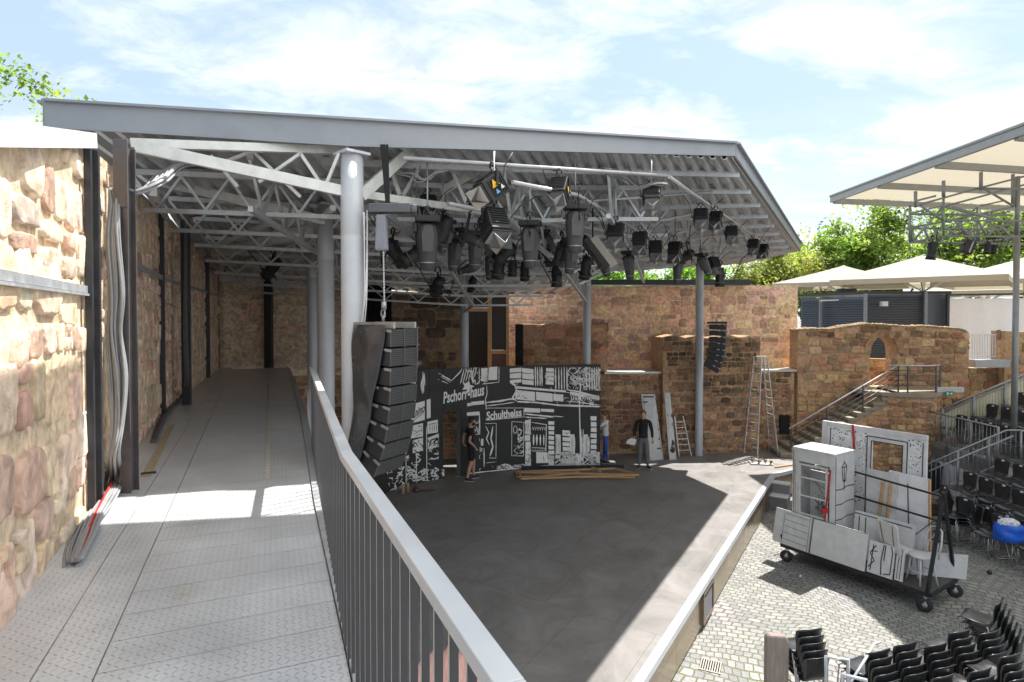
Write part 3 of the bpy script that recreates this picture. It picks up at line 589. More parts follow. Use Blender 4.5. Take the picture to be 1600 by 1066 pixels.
for v in (.06, .15, .24, .33, .42, .51, .60, .69, .78, .87):   # purlins reaching the outer edge
    mb = MB(); n = 14; P = [roof(.3 + .69 * i / n, v) - Vector((0, 0, .225)) for i in range(n + 1)]
    for a, b in zip(P, P[1:]): mb.bar(a, b, .05, .09)
    mb.build('purlin', M_GALV(), rf)
# knee braces and beams at the front columns
mb = MB(); cA = Vector((-1.87, 7.0, 0))
def B3(a, b, w, h=None): mb.bar(a, b, w, h)
P2t = Vector((-3.72, 5.9, 7.17))
B3(P2t, cA + Vector((-.12, -.05, 6.95)), .06, .12)
B3(cA + Vector((.1, 0, 6.9)), PY(640, 236, 7.6), .06, .13); B3(cA + Vector((.13, .1, 6.93)), PY(722, 326, 8.3), .06, .09); B3(PY(722, 326, 8.3), PY(1000, 372, 13.0), .07, .09)
B3(PY(204, 224, 6.1), PY(545, 236, 7.3), .08, .09)
for i, (a, b) in enumerate((((330, 243), (372, 292)), ((395, 236), (330, 262)), ((395, 236), (470, 308)), ((470, 240), (405, 285)), ((470, 240), (510, 300)), ((530, 240), (505, 300)))): B3(PY(*a, 6.9), PY(*b, 6.9), .035)
B3(PY(255, 285, 9), PY(508, 345, 9.8), .09, .14); B3(PY(240, 308, 11), PY(505, 350, 10.2), .08, .12); B3(PY(240, 300, 7.2), PY(262, 345, 11), .07, .1)
B3(PY(333, 395, 14), PY(500, 358, 10.2), .1, .2); B3(PY(338, 385, 13.5), PY(420, 350, 11), .06, .1); B3(PY(350, 428, 18), PY(490, 362, 12), .1, .16)
B3(PY(320, 330, 12), PY(350, 428, 18), .06, .16); B3(PY(500, 345, 10.1), PY(520, 325, 8), .07, .07)
B3(PY(690, 300, 8.6), PY(780, 245, 8.6), .05, .12); B3(PY(600, 236, 7.7), PY(625, 305, 7.7), .05); B3(PY(665, 248, 8), PY(630, 306, 8), .05); B3(PY(700, 252, 8.4), PY(730, 320, 8.4), .05)
mb.build('front_frame', mat('pale galvanised beam', (.62, .63, .60), .45, .35, .2, 7, .05, 50), rf)
# ================= railing =================
ZR = 4.82
hp = [PZ(797, 1066, ZR), PZ(541, 706, ZR), PZ(487, 573, ZR)]
d0 = (hp[0] - hp[1]).normalized(); hp = [hp[0] + d0 * 1.6] + hp
rl = thing('railing', 'long grey balustrade with flat handrail separating the walkway from the stage below', 'railing', (hp[2].x, hp[2].y, ZW))
mb = MB()
for a, b in zip(hp, hp[1:]): mb.bar(a - Vector((0, 0, .02)), b - Vector((0, 0, .02)), .06, .04)
mb.build('handrail', mat('handrail steel', (.56, .57, .58), .4, .3, .06, 5), rl, bevel=.003)
tot = 0; nxt = .06; MR = mat('baluster steel', (.075, .075, .08), .45, .15, .1, 6)
MRE = mat('baluster lit edge', (.50, .49, .46), .4, .4, .1, 6)  # light caught by the narrow sides is put into this paler colour
for a, b in zip(hp, hp[1:]):
    Lh = (b - a).length; d = (b - a) / Lh; ang = math.atan2(d.y, d.x)
    while nxt < Lh:
        p = a + d * nxt
        mb = MB(); m = Matrix.Rotation(ang, 4, 'Z'); mb.mbox(m @ Matrix.Translation((0, 0, -.535)), (.005, .0115, .5))
        o = mb.build('baluster', MR, rl, local=True); o.data.materials.append(MRE)
        for pg in o.data.polygons:
            nl = m.inverted().to_3x3() @ pg.normal
            if abs(nl.y) > .8: pg.material_index = 1
        o.location = p - wloc(rl); nxt += .125
    nxt -= Lh
mb = MB()
for a, b in zip(hp, hp[1:]): mb.bar(a + Vector((-.0, 0, -1.06)), b + Vector((0, 0, -1.06)), .05, .012)
mb.build('bottom_rail', MR, rl)
# ================= cables =================
def bundle(name, label, pts, n, spread, r, seed, red=-1, m=None, cat='cables'):
    rr = random.Random(seed); t = thing(name, label, cat, pts[0]); mb = MB(); mr_ = None
    for k in range(n):
        P = []; a = rr.uniform(0, 6.28); q = rr.uniform(.2, 1)
        for i, p in enumerate(pts):
            s = spread[i] if isinstance(spread, list) else spread; a += rr.uniform(-.5, .5)
            P.append(Vector(p) + Vector((math.cos(a) * q * s, math.sin(a) * q * s * .6, math.sin(a * 1.3) * s * .35)))
        sm = []
        for i in range(len(P) - 1):     # catmull-rom
            p0, p1, p2, p3 = P[max(i - 1, 0)], P[i], P[i + 1], P[min(i + 2, len(P) - 1)]
            for j in range(5):
                u = j / 5; sm.append(.5 * ((2 * p1) + (p2 - p0) * u + (2 * p0 - 5 * p1 + 4 * p2 - p3) * u * u + (-p0 + 3 * p1 - 3 * p2 + p3) * u ** 3))
        sm.append(P[-1])
        if k == red: m2 = MB(); m2.tube(sm, r * 1.1, 6); mr_ = m2
        else: mb.tube(sm, r, 6)
    mb.build('cable_strand', m or M_CABLE(), t)
    if mr_: tag(mr_.build('cable_strand', mat('red cable sheath', (.5, .03, .03), .5), t), 'single red cable in the grey bundle')
    return t
Y0 = 5.75
pts = [PY(330, 262, 7.6), PY(272, 262, 6.6), PY(240, 288, 6.0), PY(204, 303, 5.8), PY(181, 292, Y0), PY(179, 318, 5.65), PY(176, 370, 5.6), PY(181, 460, 5.6), PY(177, 520, 5.6), PY(184, 590, 5.6), PY(183, 660, 5.55), PY(176, 712, 5.5), PZ(176, 752, ZW + .06), PZ(160, 785, ZW + .05), PZ(138, 815, ZW + .04), PZ(122, 850, ZW + .03), PZ(112, 880, ZW + .02)]
bundle('cable_bundle', 'thick bundle of grey cables running down the brown post and spilling onto the walkway', pts, 20, [.14, .13, .11, .07, .06, .05, .065, .075, .075, .085, .06, .06, .11, .11, .11, .1, .07], .0115, 3)
bundle('red_cable', 'single red cable among the grey ones spilling onto the walkway', [PZ(180, 742, ZW + .09), PZ(164, 775, ZW + .09), PZ(148, 805, ZW + .08), PZ(136, 835, ZW + .06), PZ(128, 860, ZW + .04)], 1, .0, .013, 9, m=mat('red cable sheath', (.5, .03, .03), .5))
pts = [PY(345, 315, 11.2), PY(310, 335, 11.2), PY(292, 345, 11.2), PY(290, 420, 11.2), PY(290, 520, 11.2), PY(292, 600, 11.2), PZ(283, 620, ZW + .05), PZ(262, 640, ZW + .05), PZ(248, 665, ZW + .04), PZ(240, 690, ZW + .03)]
bundle('cable_bundle', 'thinner dark cable bundle clipped to the slim farther post on the walkway', pts, 8, [.1, .08, .04, .03, .04, .04, .05, .05, .05, .04], .012, 5, red=2, m=mat('dark cable sheath', (.12, .12, .13), .5))
pts = [PY(573, 330, 6.9), PY(574, 400, 6.9), PY(572, 470, 6.9), PY(567, 520, 6.95), PY(566, 600, 6.9)]
bundle('cable_bundle', 'white cables hanging down beside the nearest round column next to the chain hoist', pts, 4, [.05, .04, .03, .05, .02], .008, 6, m=mat('white cable sheath', (.7, .7, .7), .5))
# roof cables: dark sagging runs along the front bar
for i, (a, b, Y, lab) in enumerate((((612, 262), (700, 262), 7.5, 'dark cables looped on the roof frame just right of the nearest column'), ((945, 262), (1040, 285), 7.8, 'black cable sagging along the front lighting bar near the roof corner'), ((400, 330), (495, 352), 9.5, 'pale cables lying on the truss left of the nearest column'), ((650, 262), (640, 300), 7.7, 'thin cables draped over the truss webs above the hoist'))):
    a, b = PY(*a, Y), PY(*b, Y); pts = [a.lerp(b, t) - Vector((0, 0, .14 * math.sin(t * math.pi) + .03 * math.sin(t * 14))) for t in [k / 8 for k in range(9)]]
    bundle('roof_cable', lab, pts, 4, .06, .007, 20 + i, m=mat('dark cable sheath') if i % 2 else M_CABLE())
# ================= painted backdrop =================
bp_ = [PZ(x, y, ZS) for x, y in ((560, 806), (578, 790), (605, 770), (645, 757), (690, 748), (730, 743), (770, 738), (800, 735), (835, 732), (870, 729.5), (905, 728), (938, 727))]
for p in bp_: p.z = 0
sf = pline(bp_); SN = 90; SP = [sf(i / SN) for i in range(SN + 1)]
def mur(px, py, off=.004):
    k = (px - 800) / F
    for i in range(SN):
        a, b = SP[i], SP[i + 1]; fa, fb = a.x - k * a.y, b.x - k * b.y
        if (fa <= 0 <= fb) or (i == 0 and fa > 0) or (i == SN - 1 and fb < 0):
            t = fa / (fa - fb) if fa != fb else 0; t = max(-.5, min(1.5, t)); p = a.lerp(b, t); d = (b - a).normalized(); n = Vector((d.y, -d.x, 0)); y = p.y
            q = ray(800, py); z = 5.5 + q.z / q.y * y
            z = max(ZS + .005, min(ZS + 3.165, z)); return Vector((p.x, p.y, z)) + n * off
    return None
ZT = ZS + 3.17
bd = thing('painted_backdrop', 'tall curved stage backdrop painted with a black and white street corner and old shop signs', 'backdrop', (sf(.5).x, sf(.5).y, ZS))
def sopx(px):
    k = (px - 800) / F
    for i in range(SN):
        a, b = SP[i], SP[i + 1]
        if a.x - k * a.y <= 0 <= b.x - k * b.y: return (i + (k * a.y - a.x) / ((b.x - a.x) - k * (b.y - a.y))) / SN
    return 0
t0, t1 = sopx(692.5), sopx(719.5); zd = 5.5 - (645 - 493) / F * sf(t0).y
def panel(ta, tb, za, zb, name='panel'):
    mb = MB(); n = max(2, int((tb - ta) * 60)); vs = []
    for i in range(n + 1):
        t = ta + (tb - ta) * i / n; p = sf(t); q = sf(min(t + .01, 1)) - sf(max(t - .01, 0)); q.normalize(); nn = Vector((q.y, -q.x, 0))
        for off, z in ((0, za), (0, zb), (-.04, zb), (-.04, za)): vs.append(p + nn * off + Vector((0, 0, z)))
    fs = [(i * 4 + k, (i + 1) * 4 + k, (i + 1) * 4 + (k + 1) % 4, i * 4 + (k + 1) % 4) for i in range(n) for k in range(4)] + [(0, 1, 2, 3), tuple(n * 4 + k for k in (3, 2, 1, 0))]
    mb.add(vs, fs); return mb.build(name, mat('backdrop black paint', (.030, .029, .028), .6, 0, .12, 3), bd)
cuts = [0, sopx(637), sopx(671), t0 - .0004]
for a, b in zip(cuts, cuts[1:]): panel(a + .0004, b - .0004, ZS + .004, ZT)
panel(t0, t1, zd, ZT); cuts = [t1 + .0004, sopx(770), sopx(850), 1]
for a, b in zip(cuts, cuts[1:]): panel(a + .0004, b - .0004, ZS + .004, ZT)
mb = MB(); a, b = sf(t0), sf(t1); q = (b - a).normalized(); nn = Vector((q.y, -q.x, 0)); mb.bar(b - nn * .02 + Vector((0, 0, ZS)), b - nn * .3 + Vector((0, 0, ZS)), .02); 
mb.prism([(0, ZS), (.3, ZS), (.3, zd), (0, zd)], b - nn * .34, nn, (0, 0, 1), q * .02); mb.build('door_reveal', mat('door reveal grey', (.11, .12, .13), .6), bd)
MU = MB()
def Zm(x, y): return (600 + x / 4.706, 560 + y / 4.706)
def quadm(a, b, c, d, n=3):      # px corners -> curved quad patch
    vs = []
    for i in range(n + 1):
        for j in range(2):
            t = i / n; p = (a[0] + (b[0] - a[0]) * t, a[1] + (b[1] - a[1]) * t) if j == 0 else (d[0] + (c[0] - d[0]) * t, d[1] + (c[1] - d[1]) * t)
            vs.append(mur(*p))
    MU.add(vs, [(i * 2, i * 2 + 2, i * 2 + 3, i * 2 + 1) for i in range(n)])
rs = random.Random(11)
def stroke(pts, w, zoom=True, taper=True, jit=.6):
    P = [Zm(*p) for p in pts] if zoom else list(pts); q = []
    for a, b in zip(P, P[1:]):
        L = math.hypot(b[0] - a[0], b[1] - a[1]); n = max(1, int(L / 5))
        for i in range(n): q.append((a[0] + (b[0] - a[0]) * i / n, a[1] + (b[1] - a[1]) * i / n))
    q.append(P[-1]); w = w / 4.706 / 2; vs = []
    for i, p in enumerate(q):
        a, b = q[max(i - 1, 0)], q[min(i + 1, len(q) - 1)]; dx, dy = b[0] - a[0], b[1] - a[1]; L = math.hypot(dx, dy) or 1
        ww = w * (1 + rs.uniform(-jit, jit) * .5) * (.35 if taper and i in (0, len(q) - 1) else 1)
        nx, ny = -dy / L * ww, dx / L * ww; vs += [mur(p[0] + nx, p[1] + ny), mur(p[0] - nx, p[1] - ny)]
    MU.add(vs, [(i * 2, i * 2 + 1, i * 2 + 3, i * 2 + 2) for i in range(len(q) - 1)])
def block(x0, y0, x1, y1, dy=0, dx=0, n=4):     # painted white block in zoom coords; dy = drop of the right side
    j = lambda: rs.uniform(-2, 2)
    quadm(Zm(x0 + j(), y0 + j()), Zm(x1 + j(), y0 + dy + j()), Zm(x1 + dx + j(), y1 + dy + j()), Zm(x0 + dx + j(), y1 + j()), n)
def scrib(x0, y0, x1, y1, n, w=5, amp=12):
    for _ in range(n):
        x, y = rs.uniform(x0, x1), rs.uniform(y0, y1); p = [(x, y)]
        for _ in range(rs.randint(2, 4)): x = min(max(x + rs.uniform(-amp, amp), x0), x1); y = min(max(y + rs.uniform(-amp, amp), y0), y1); p.append((x, y))
        stroke(p, w * rs.uniform(.5, 1.4))
# --- upper right house: big white courses with black joints left between them
for (x0, x1, rows) in ((925, 1010, [(75, 105, -6), (112, 150, -6), (158, 185, -6)]), (1015, 1100, [(72, 104, 8), (110, 148, 8), (158, 190, 8)])):
    for a, b, dy in rows: block(x0, a, x1, b, dy)
for y in (85, 118, 150, 180): block(1190, y - 15, 1250, y + 12, 4)
for x in (1112, 1128, 1146, 1160): stroke([(x, 62), (x + 3, 205)], 9)
for x in (1262, 1285, 1305, 1325, 1345, 1490, 1510, 1530, 1548, 1565, 1580): stroke([(x, 60 + rs.uniform(0, 10)), (x + 2, 235)], 8)
block(960, 205, 1340, 222, 30, n=8); block(965, 232, 1110, 300, 14); block(1118, 248, 1240, 308, 10); block(1246, 262, 1320, 312, 6)
stroke([(925, 170), (965, 200), (975, 235), (945, 290), (975, 315)], 14); stroke([(975, 318), (1120, 325), (1280, 345), (1420, 350), (1590, 355)], 12); stroke([(1340, 230), (1430, 245), (1585, 285)], 10); stroke([(1340, 250), (1420, 262), (1585, 300)], 5)
for x in range(1372, 1580, 17): stroke([(x, 268), (x + 9, 292), (x + 2, 312)], 6)
stroke([(1340, 315), (1420, 322), (1590, 345)], 6); stroke([(1370, 262), (1580, 300)], 3)
block(1370, 245, 1585, 268, 38, n=6)
stroke([(750, 325), (850, 315), (925, 300), (965, 305)], 12); stroke([(752, 350), (860, 338), (960, 322)], 6)
# cornice under first floor, sign board
stroke([(755, 200), (757, 265), (745, 300), (752, 380)], 7); stroke([(748, 372), (760, 366), (1025, 365), (1030, 430), (760, 455), (745, 452)], 4, taper=False)
# middle windows top
block(715, 72, 760, 170, 0); block(768, 66, 832, 162, -4)
stroke([(700, 70), (700, 190)], 5); stroke([(845, 62), (845, 175), (720, 190)], 6); stroke([(640, 75), (655, 185)], 12)
for k in range(6): stroke([(590 + k * 18, 70), (560 + k * 20, 190 - k * 9)], 7)
stroke([(400, 110), (495, 165)], 9); stroke([(395, 155), (470, 185)], 6); stroke([(410, 128), (490, 178)], 4); stroke([(495, 165), (560, 100), (575, 72)], 9)
MU.add([mur(*Zm(*p)) for p in ((575, 170), (600, 185), (625, 165), (632, 195), (665, 205), (632, 222), (628, 262), (605, 228), (575, 232), (590, 205))], [tuple(range(10))])
block(640, 320, 735, 345, -8); block(610, 330, 650, 352, -6)
# pilaster courses, awning window, right doors
for i, y in enumerate(range(462, 720, 36)): block(1210, y, 1252, y + 27, 2)
for i, y in enumerate(range(425, 800, 42)): block(1522, y, 1565, y + 32, 2)
block(1030, 365, 1150, 395, 4); block(1155, 372, 1250, 392, 4); stroke([(1030, 408), (1250, 432)], 10); stroke([(1035, 432), (1200, 442)], 7); stroke([(1240, 425), (1320, 430)], 7)
block(1040, 455, 1078, 560, 0); block(1034, 565, 1075, 605, 0); block(1040, 612, 1080, 795, 0)
stroke([(1082, 470), (1195, 488), (1190, 690)], 6)
for x in range(1092, 1190, 17): stroke([(x, 505), (x + 6, 528), (x + 12, 505)], 8)
for x in (1100, 1124, 1150, 1175): stroke([(x, 560), (x, 640)], 12)
stroke([(1085, 655), (1195, 662)], 6); stroke([(1085, 682), (1195, 680)], 6)
for x in range(1090, 1195, 13): stroke([(x, 658), (x, 680)], 4)
block(1120, 690, 1205, 770, 0); stroke([(1075, 700), (1060, 760), (1045, 800)], 14)
block(1315, 528, 1370, 570, 3); 
for y in (580, 616, 652, 688): block(1315, y, 1368, y + 28, 2)
for x in (1268, 1288, 1385, 1402, 1455, 1490, 1508): stroke([(x, 575), (x, 700)], 11)
for x in (1450, 1466): stroke([(x, 520), (x, 760)], 7)
block(1210, 722, 1250, 790); block(1262, 712, 1300, 735); block(1305, 735, 1400, 775, 2); block(1330, 700, 1375, 725); block(1410, 710, 1440, 780); block(1465, 700, 1520, 715); block(1535, 690, 1588, 780)
scrib(1210, 700, 1588, 790, 40, 7, 30)
stroke([(1025, 800), (1250, 785), (1588, 778)], 6)
# tree on the right
stroke([(1448, 780), (1442, 500), (1438, 330), (1447, 180)], 8, jit=.2); stroke([(1445, 185), (1400, 130), (1360, 90)], 5); stroke([(1447, 182), (1520, 150), (1585, 88)], 7); stroke([(1470, 165), (1490, 110), (1480, 70)], 4); stroke([(1440, 170), (1420, 110), (1435, 66)], 4)
scrib(1370, 70, 1590, 235, 30, 4, 40)
# shop front
stroke([(742, 480), (825, 478), (822, 735), (770, 732)], 4, taper=False); stroke([(746, 500), (770, 545), (752, 590), (775, 640)], 8); stroke([(800, 500), (785, 590), (800, 650), (778, 720)], 10); stroke([(940, 465), (1028, 470), (1026, 718), (938, 716), (940, 465)], 4, taper=False)
th = [k / 12 * 6.283 for k in range(13)]; stroke([(965 + 14 * math.cos(t), 525 + 27 * math.sin(t)) for t in th], 5, taper=False)
scrib(985, 480, 1024, 700, 16, 6, 25); stroke([(955, 640), (985, 650), (955, 680), (985, 700), (955, 712)], 6); stroke([(745, 770), (830, 760)], 4); stroke([(735, 660), (735, 800)], 8)
scrib(700, 790, 1040, 822, 16, 5, 30); stroke([(610, 850), (700, 838), (860, 822), (1025, 805)], 7)
# sign and window left of man, door surround
block(608, 400, 700, 425, -8); scrib(612, 425, 700, 560, 9, 8, 30); stroke([(700, 392), (704, 560)], 7); block(712, 592, 730, 640)
# left part: boards, posters, lamps
def board(pts): a, b, c, d = [Zm(*p) for p in pts]; quadm(a, b, c, d, 4)
board(((155, 352), (298, 312), (298, 452), (155, 492))); board(((312, 305), (341, 297), (341, 436), (312, 444)))
board(((195, 498), (284, 476), (284, 575), (195, 590))); board(((208, 604), (284, 583), (284, 680), (208, 698))); board(((316, 468), (394, 450), (394, 545), (316, 556)))
board(((318, 585), (402, 552), (404, 650), (320, 668))); board(((80, 560), (150, 525), (150, 660), (76, 676))); board(((156, 500), (192, 492), (192, 560), (156, 570)))
for x, y0, y1 in ((208, 150, 300), (222, 140, 315), (196, 160, 215), (285, 100, 255), (296, 110, 200), (278, 150, 260)): stroke([(x, y0), (x + rs.uniform(-6, 6), (y0 + y1) / 2), (x + 4, y1)], 12)
stroke([(310, 500), (312, 890)], 6, jit=.1); stroke([(235, 690), (235, 920)], 6, jit=.1); stroke([(158, 600), (158, 930)], 5)
scrib(160, 820, 440, 900, 46, 8, 34); scrib(30, 740, 105, 800, 8, 12, 26); scrib(20, 880, 150, 985, 16, 7, 30); scrib(325, 660, 400, 740, 6, 7, 26); scrib(165, 720, 205, 860, 8, 6, 20)
stroke([(60, 985), (220, 945), (440, 888), (560, 868)], 8); scrib(165, 500, 192, 600, 6, 5, 12)
for (x0, y0, x1, y1, n_, w_, a_) in ((1190, 70, 1260, 240, 10, 8, 20), (1345, 70, 1590, 150, 26, 7, 26), (1350, 150, 1590, 235, 22, 6, 30), (975, 70, 1110, 200, 4, 3, 20), (1250, 250, 1590, 350, 14, 6, 40), (1035, 440, 1080, 600, 8, 8, 16), (1260, 690, 1590, 790, 40, 9, 34), (600, 70, 760, 190, 16, 7, 26), (700, 560, 740, 790, 8, 6, 20), (160, 700, 430, 900, 26, 9, 26), (20, 700, 150, 980, 18, 8, 30), (830, 780, 1040, 815, 14, 7, 30)): scrib(x0, y0, x1, y1, n_, w_, a_)
block(1370, 560, 1400, 700, 0); block(1470, 560, 1500, 700, 0); block(1262, 560, 1300, 705, 0)
MU.build('mural_paint', mat('mural white paint', (.88, .87, .84), .6, 0, .08, 8, dirt=((.2, .2, .19), 9, .68, .7)), bd, recalc=False)
# black strokes on the white boards
MU2 = MU; MU = MB(); _mur = mur
def mur(px, py, off=.007): return _mur(px, py, off)
for x in (335, 352, 368, 382): stroke([(x, 480), (x, 540)], 4)
stroke([(318, 488), (394, 472)], 4); stroke([(325, 655), (345, 600), (392, 585), (398, 640)], 9); stroke([(330, 640), (390, 600)], 5); scrib(322, 590, 400, 655, 7, 7, 24)
scrib(212, 600, 282, 690, 7, 6, 24); scrib(200, 500, 280, 575, 10, 4, 14); scrib(85, 540, 148, 665, 14, 3, 12)
stroke([(162, 490), (296, 400)], 3)
for cx, cy, rx, ry in ((177, 425, 14, 52), (177, 425, 6, 28)): stroke([(cx + rx * math.cos(t), cy + ry * math.sin(t)) for t in th], 8, taper=False)
stroke([(1325, 540), (1345, 555), (1365, 538)], 5); stroke([(1345, 555), (1345, 568)], 4); stroke([(1170, 710), (1180, 760)], 4); stroke([(1155, 730), (1175, 740)], 4)
for x in (1050, 1062): stroke([(x, 470), (x + 5, 540)], 3)
scrib(1045, 620, 1076, 780, 8, 4, 18); scrib(1215, 730, 1248, 785, 3, 3, 14); scrib(1540, 700, 1585, 775, 6, 4, 18); scrib(975, 240, 1100, 296, 5, 3, 24)
MB_black = MU
def text_faces(body, shear=0.0, bold=0.0):
    cu = bpy.data.curves.new('t', 'FONT'); cu.body = body; cu.shear = shear; cu.offset = bold; cu.resolution_u = 3
    o = bpy.data.objects.new('t', cu); COL.objects.link(o); bpy.context.view_layer.update()
    me = o.to_mesh(); vs = [v.co.copy() for v in me.vertices]; fs = [tuple(p.vertices) for p in me.polygons]; o.to_mesh_clear()
    bpy.data.objects.remove(o); bpy.data.curves.remove(cu); return vs, fs
def mtext(body, p0, p1, p2, shear=0, bold=.012, target=None, off=.007):   # baseline p0->p1 (zoom px), cap height up to p2 from p0
    vs, fs = text_faces(body, shear, bold); x1 = max(v.x for v in vs); y1 = max(v.y for v in vs); out = []
    for v in vs:
        a, b = v.x / x1, v.y / y1; x = p0[0] + (p1[0] - p0[0]) * a + (p2[0] - p0[0]) * b; y = p0[1] + (p1[1] - p0[1]) * a + (p2[1] - p0[1]) * b
        out.append(_mur(*Zm(x, y), off))
    target.add(out, fs)
mtext('Animo', (200, 448), (296, 392), (203, 382), .25, .02, MB_black); mtext('Tabak', (240, 462), (296, 440), (240, 444), 0, 0.0, MB_black) if False else None
MB_black.build('mural_ink', mat('backdrop black paint'), bd, recalc=False)
tw = MB()
mtext('Pschorr-haus', (432, 332), (738, 268), (428, 250), .2, .028, tw, .006); mtext('Schultheiss', (752, 452), (1012, 424), (752, 392), 0, .03, tw, .006)
for k in range(9): pass
tw.build('mural_lettering', mat('mural white paint'), bd, recalc=False)
mur = _mur
# wooden braces behind the backdrop
mb = MB()
for t in (.12, .3, .62, .8, .95):
    p = sf(t); q = sf(min(t + .01, 1)) - sf(max(t - .01, 0)); q.normalize(); nn = Vector((q.y, -q.x, 0)); a = p - nn * .06
    mb.bar(a + Vector((0, 0, ZS + 2.6)), a - nn * 1.0 + Vector((0, 0, ZS + .03)), .05, .05)
mb.build('brace', M_WOOD(), bd)
# ================= people =================
def ico(mb, c, r, col=None, sub=2, m=None):
    bm = bmesh.new(); bmesh.ops.create_icosphere(bm, subdivisions=sub, radius=1); vs = []
    for v in bm.verts:
        w = Vector((v.co.x * r[0], v.co.y * r[1], v.co.z * r[2])); w = m @ w if m else w; vs.append(w + Vector(c))
    mb.add(vs, [tuple(x.index for x in f.verts) for f in bm.faces], col, True); bm.free()
def skin(name, verts, edges, matl, parent, root=0, sub=2):
    me = bpy.data.meshes.new(name); me.from_pydata([v[0] for v in verts], edges, []); o = bpy.data.objects.new(name, me); COL.objects.link(o); o.parent = parent
    md = o.modifiers.new('skin', 'SKIN'); md.branch_smoothing = .4; md.use_smooth_shade = True
    for i, v in enumerate(verts):
        sv = me.skin_vertices[0].data[i]; r = v[1]; sv.radius = r if isinstance(r, tuple) else (r, r); sv.use_root = i == root
    s = o.modifiers.new('sub', 'SUBSURF'); s.levels = sub; s.render_levels = sub
    me.materials.append(matl); return o
def person(label, loc, rz, J, H, top, bottom, shoe, hair, sleeves='short', legs='long', skinc=(.45, .25, .17), extras=None, beard=False, ponytail=False, hood=False):
    """J: joint name -> (x right, y forward, z up) for a 1.75 m figure; scaled by H/1.75"""
    k = H / 1.75; p = thing('person', label, 'person', loc, rz); ms = mat('skin %.2f' % skinc[0], skinc, .5, 0, .08, 20)
    g = {n: Vector(v) * k for n, v in J.items()}
    r = lambda x: x * k
    V = []; Ed = []; idx = {}
    def v(n, pos, rad, par=None):
        idx[n] = len(V); V.append((tuple(pos), (rad[0] * k, rad[1] * k) if isinstance(rad, tuple) else rad * k))
        if par is not None: Ed.append((idx[par], idx[n]))
    v('pel', g['pelvis'], (.125, .095)); v('waist', g['pelvis'].lerp(g['chest'], .45), (.115, .085), 'pel'); v('chest', g['chest'], (.145, .10), 'waist')
    v('neck', g['neck'], (.052, .052), 'chest'); v('jaw', g['head'] + Vector((0, .012, -.045)) * k, (.062, .072), 'neck'); v('skull', g['head'] + Vector((0, 0, .045)) * k, (.076, .092), 'jaw'); v('crown', g['head'] + Vector((0, -.008, .1)) * k, (.05, .06), 'skull')
    fw = g['face'].normalized()
    for s in 'lr':
        v('sh' + s, g['sh' + s], .055, 'chest'); v('el' + s, g['el' + s], .037, 'sh' + s); v('wr' + s, g['wr' + s], .026, 'el' + s)
        hd = (g['ha' + s] - g['wr' + s]).normalized(); v('pa' + s, g['wr' + s] + hd * .06 * k, (.036, .018), 'wr' + s)
        side = hd.cross(fw); side = side.normalized() if side.length > .05 else Vector((1, 0, 0)); cur = g.get('curl' + s, fw * .4)
        for q, (o_, ln) in enumerate(((-.028, .062), (-.01, .075), (.01, .07), (.028, .055))):
            b0 = g['wr' + s] + (hd * .085 + side * o_) * k; v('f%s%d' % (s, q), b0, .0105, 'pa' + s); b1 = b0 + (hd * ln * .5) * k + cur * .0 ; v('g%s%d' % (s, q), b1, .0095, 'f%s%d' % (s, q))
            v('h%s%d' % (s, q), b1 + (hd * .8 + cur).normalized() * ln * .5 * k, .008, 'g%s%d' % (s, q))
        v('t' + s, g['wr' + s] + (hd * .04 + side * (-.04 if s == 'l' else .04)) * k, .011, 'pa' + s); v('u' + s, g['wr' + s] + (hd * .075 + side * (-.055 if s == 'l' else .055) + fw * .01) * k, .009, 't' + s)
        v('hp' + s, g['hp' + s], .088, 'pel'); v('kn' + s, g['kn' + s], .055, 'hp' + s); v('ca' + s, g['kn' + s].lerp(g['an' + s], .35) + Vector((0, -.012, 0)) * k, .056, 'kn' + s); v('an' + s, g['an' + s], .036, 'ca' + s); v('to' + s, g['to' + s], (.035, .025), 'an' + s)
    skin('body', V, Ed, ms, p, 0)
    # face: eyes, nose, ears as small pieces of one mesh each
    hm = Matrix.Rotation(math.atan2(-fw.x, fw.y), 4, 'Z'); hc = g['head']
    mb = MB(); 
    for s in (-1, 1): ico(mb, hc + (hm @ Vector((s * .031, .082, .028))) * k, (.0085 * k,) * 3, sub=1)
    mb.build('eyes', mat('eye dark', (.14, .09, .07), .2), p, local=True)
    mb = MB(); ico(mb, hc + (hm @ Vector((0, .098, .0))) * k, (.014 * k, .02 * k, .026 * k), sub=1, m=hm.to_3x3())
    for s in (-1, 1): ico(mb, hc + (hm @ Vector((s * .083, -.005, .01))) * k, (.012 * k, .02 * k, .032 * k), sub=1, m=hm.to_3x3())
    mb.build('nose_and_ears', ms, p, local=True)
    mb = MB(); ico(mb, hc + (hm @ Vector((0, .088, -.045))) * k, (.022 * k, .008 * k, .007 * k), sub=1, m=hm.to_3x3()); mb.build('mouth', mat('lips', (.35, .13, .11), .5), p, local=True)
    mh = mat('hair %.3f' % hair[0], hair, .7, 0, .35, 30, .3, 120)
    mb = MB(); bm = bmesh.new(); bmesh.ops.create_icosphere(bm, subdivisions=3, radius=1); vs = []; keep = []
    for vv in bm.verts:
        c = vv.co; w = Vector((c.x * .094, c.y * .112 - .008, c.z * .115 + .035))
        if c.y > .25 and c.z < .42: w = Vector((c.x * .07, c.y * .07 - .01, c.z * .07))
        elif c.z < -.35: w *= .75
        w += Vector((math.sin(c.x * 23) * .004, math.sin(c.z * 19) * .004, math.sin(c.y * 21) * .004)); vs.append(hc + (hm @ w) * k)
    mb.add(vs, [tuple(x.index for x in f.verts) for f in bm.faces], None, True); bm.free()
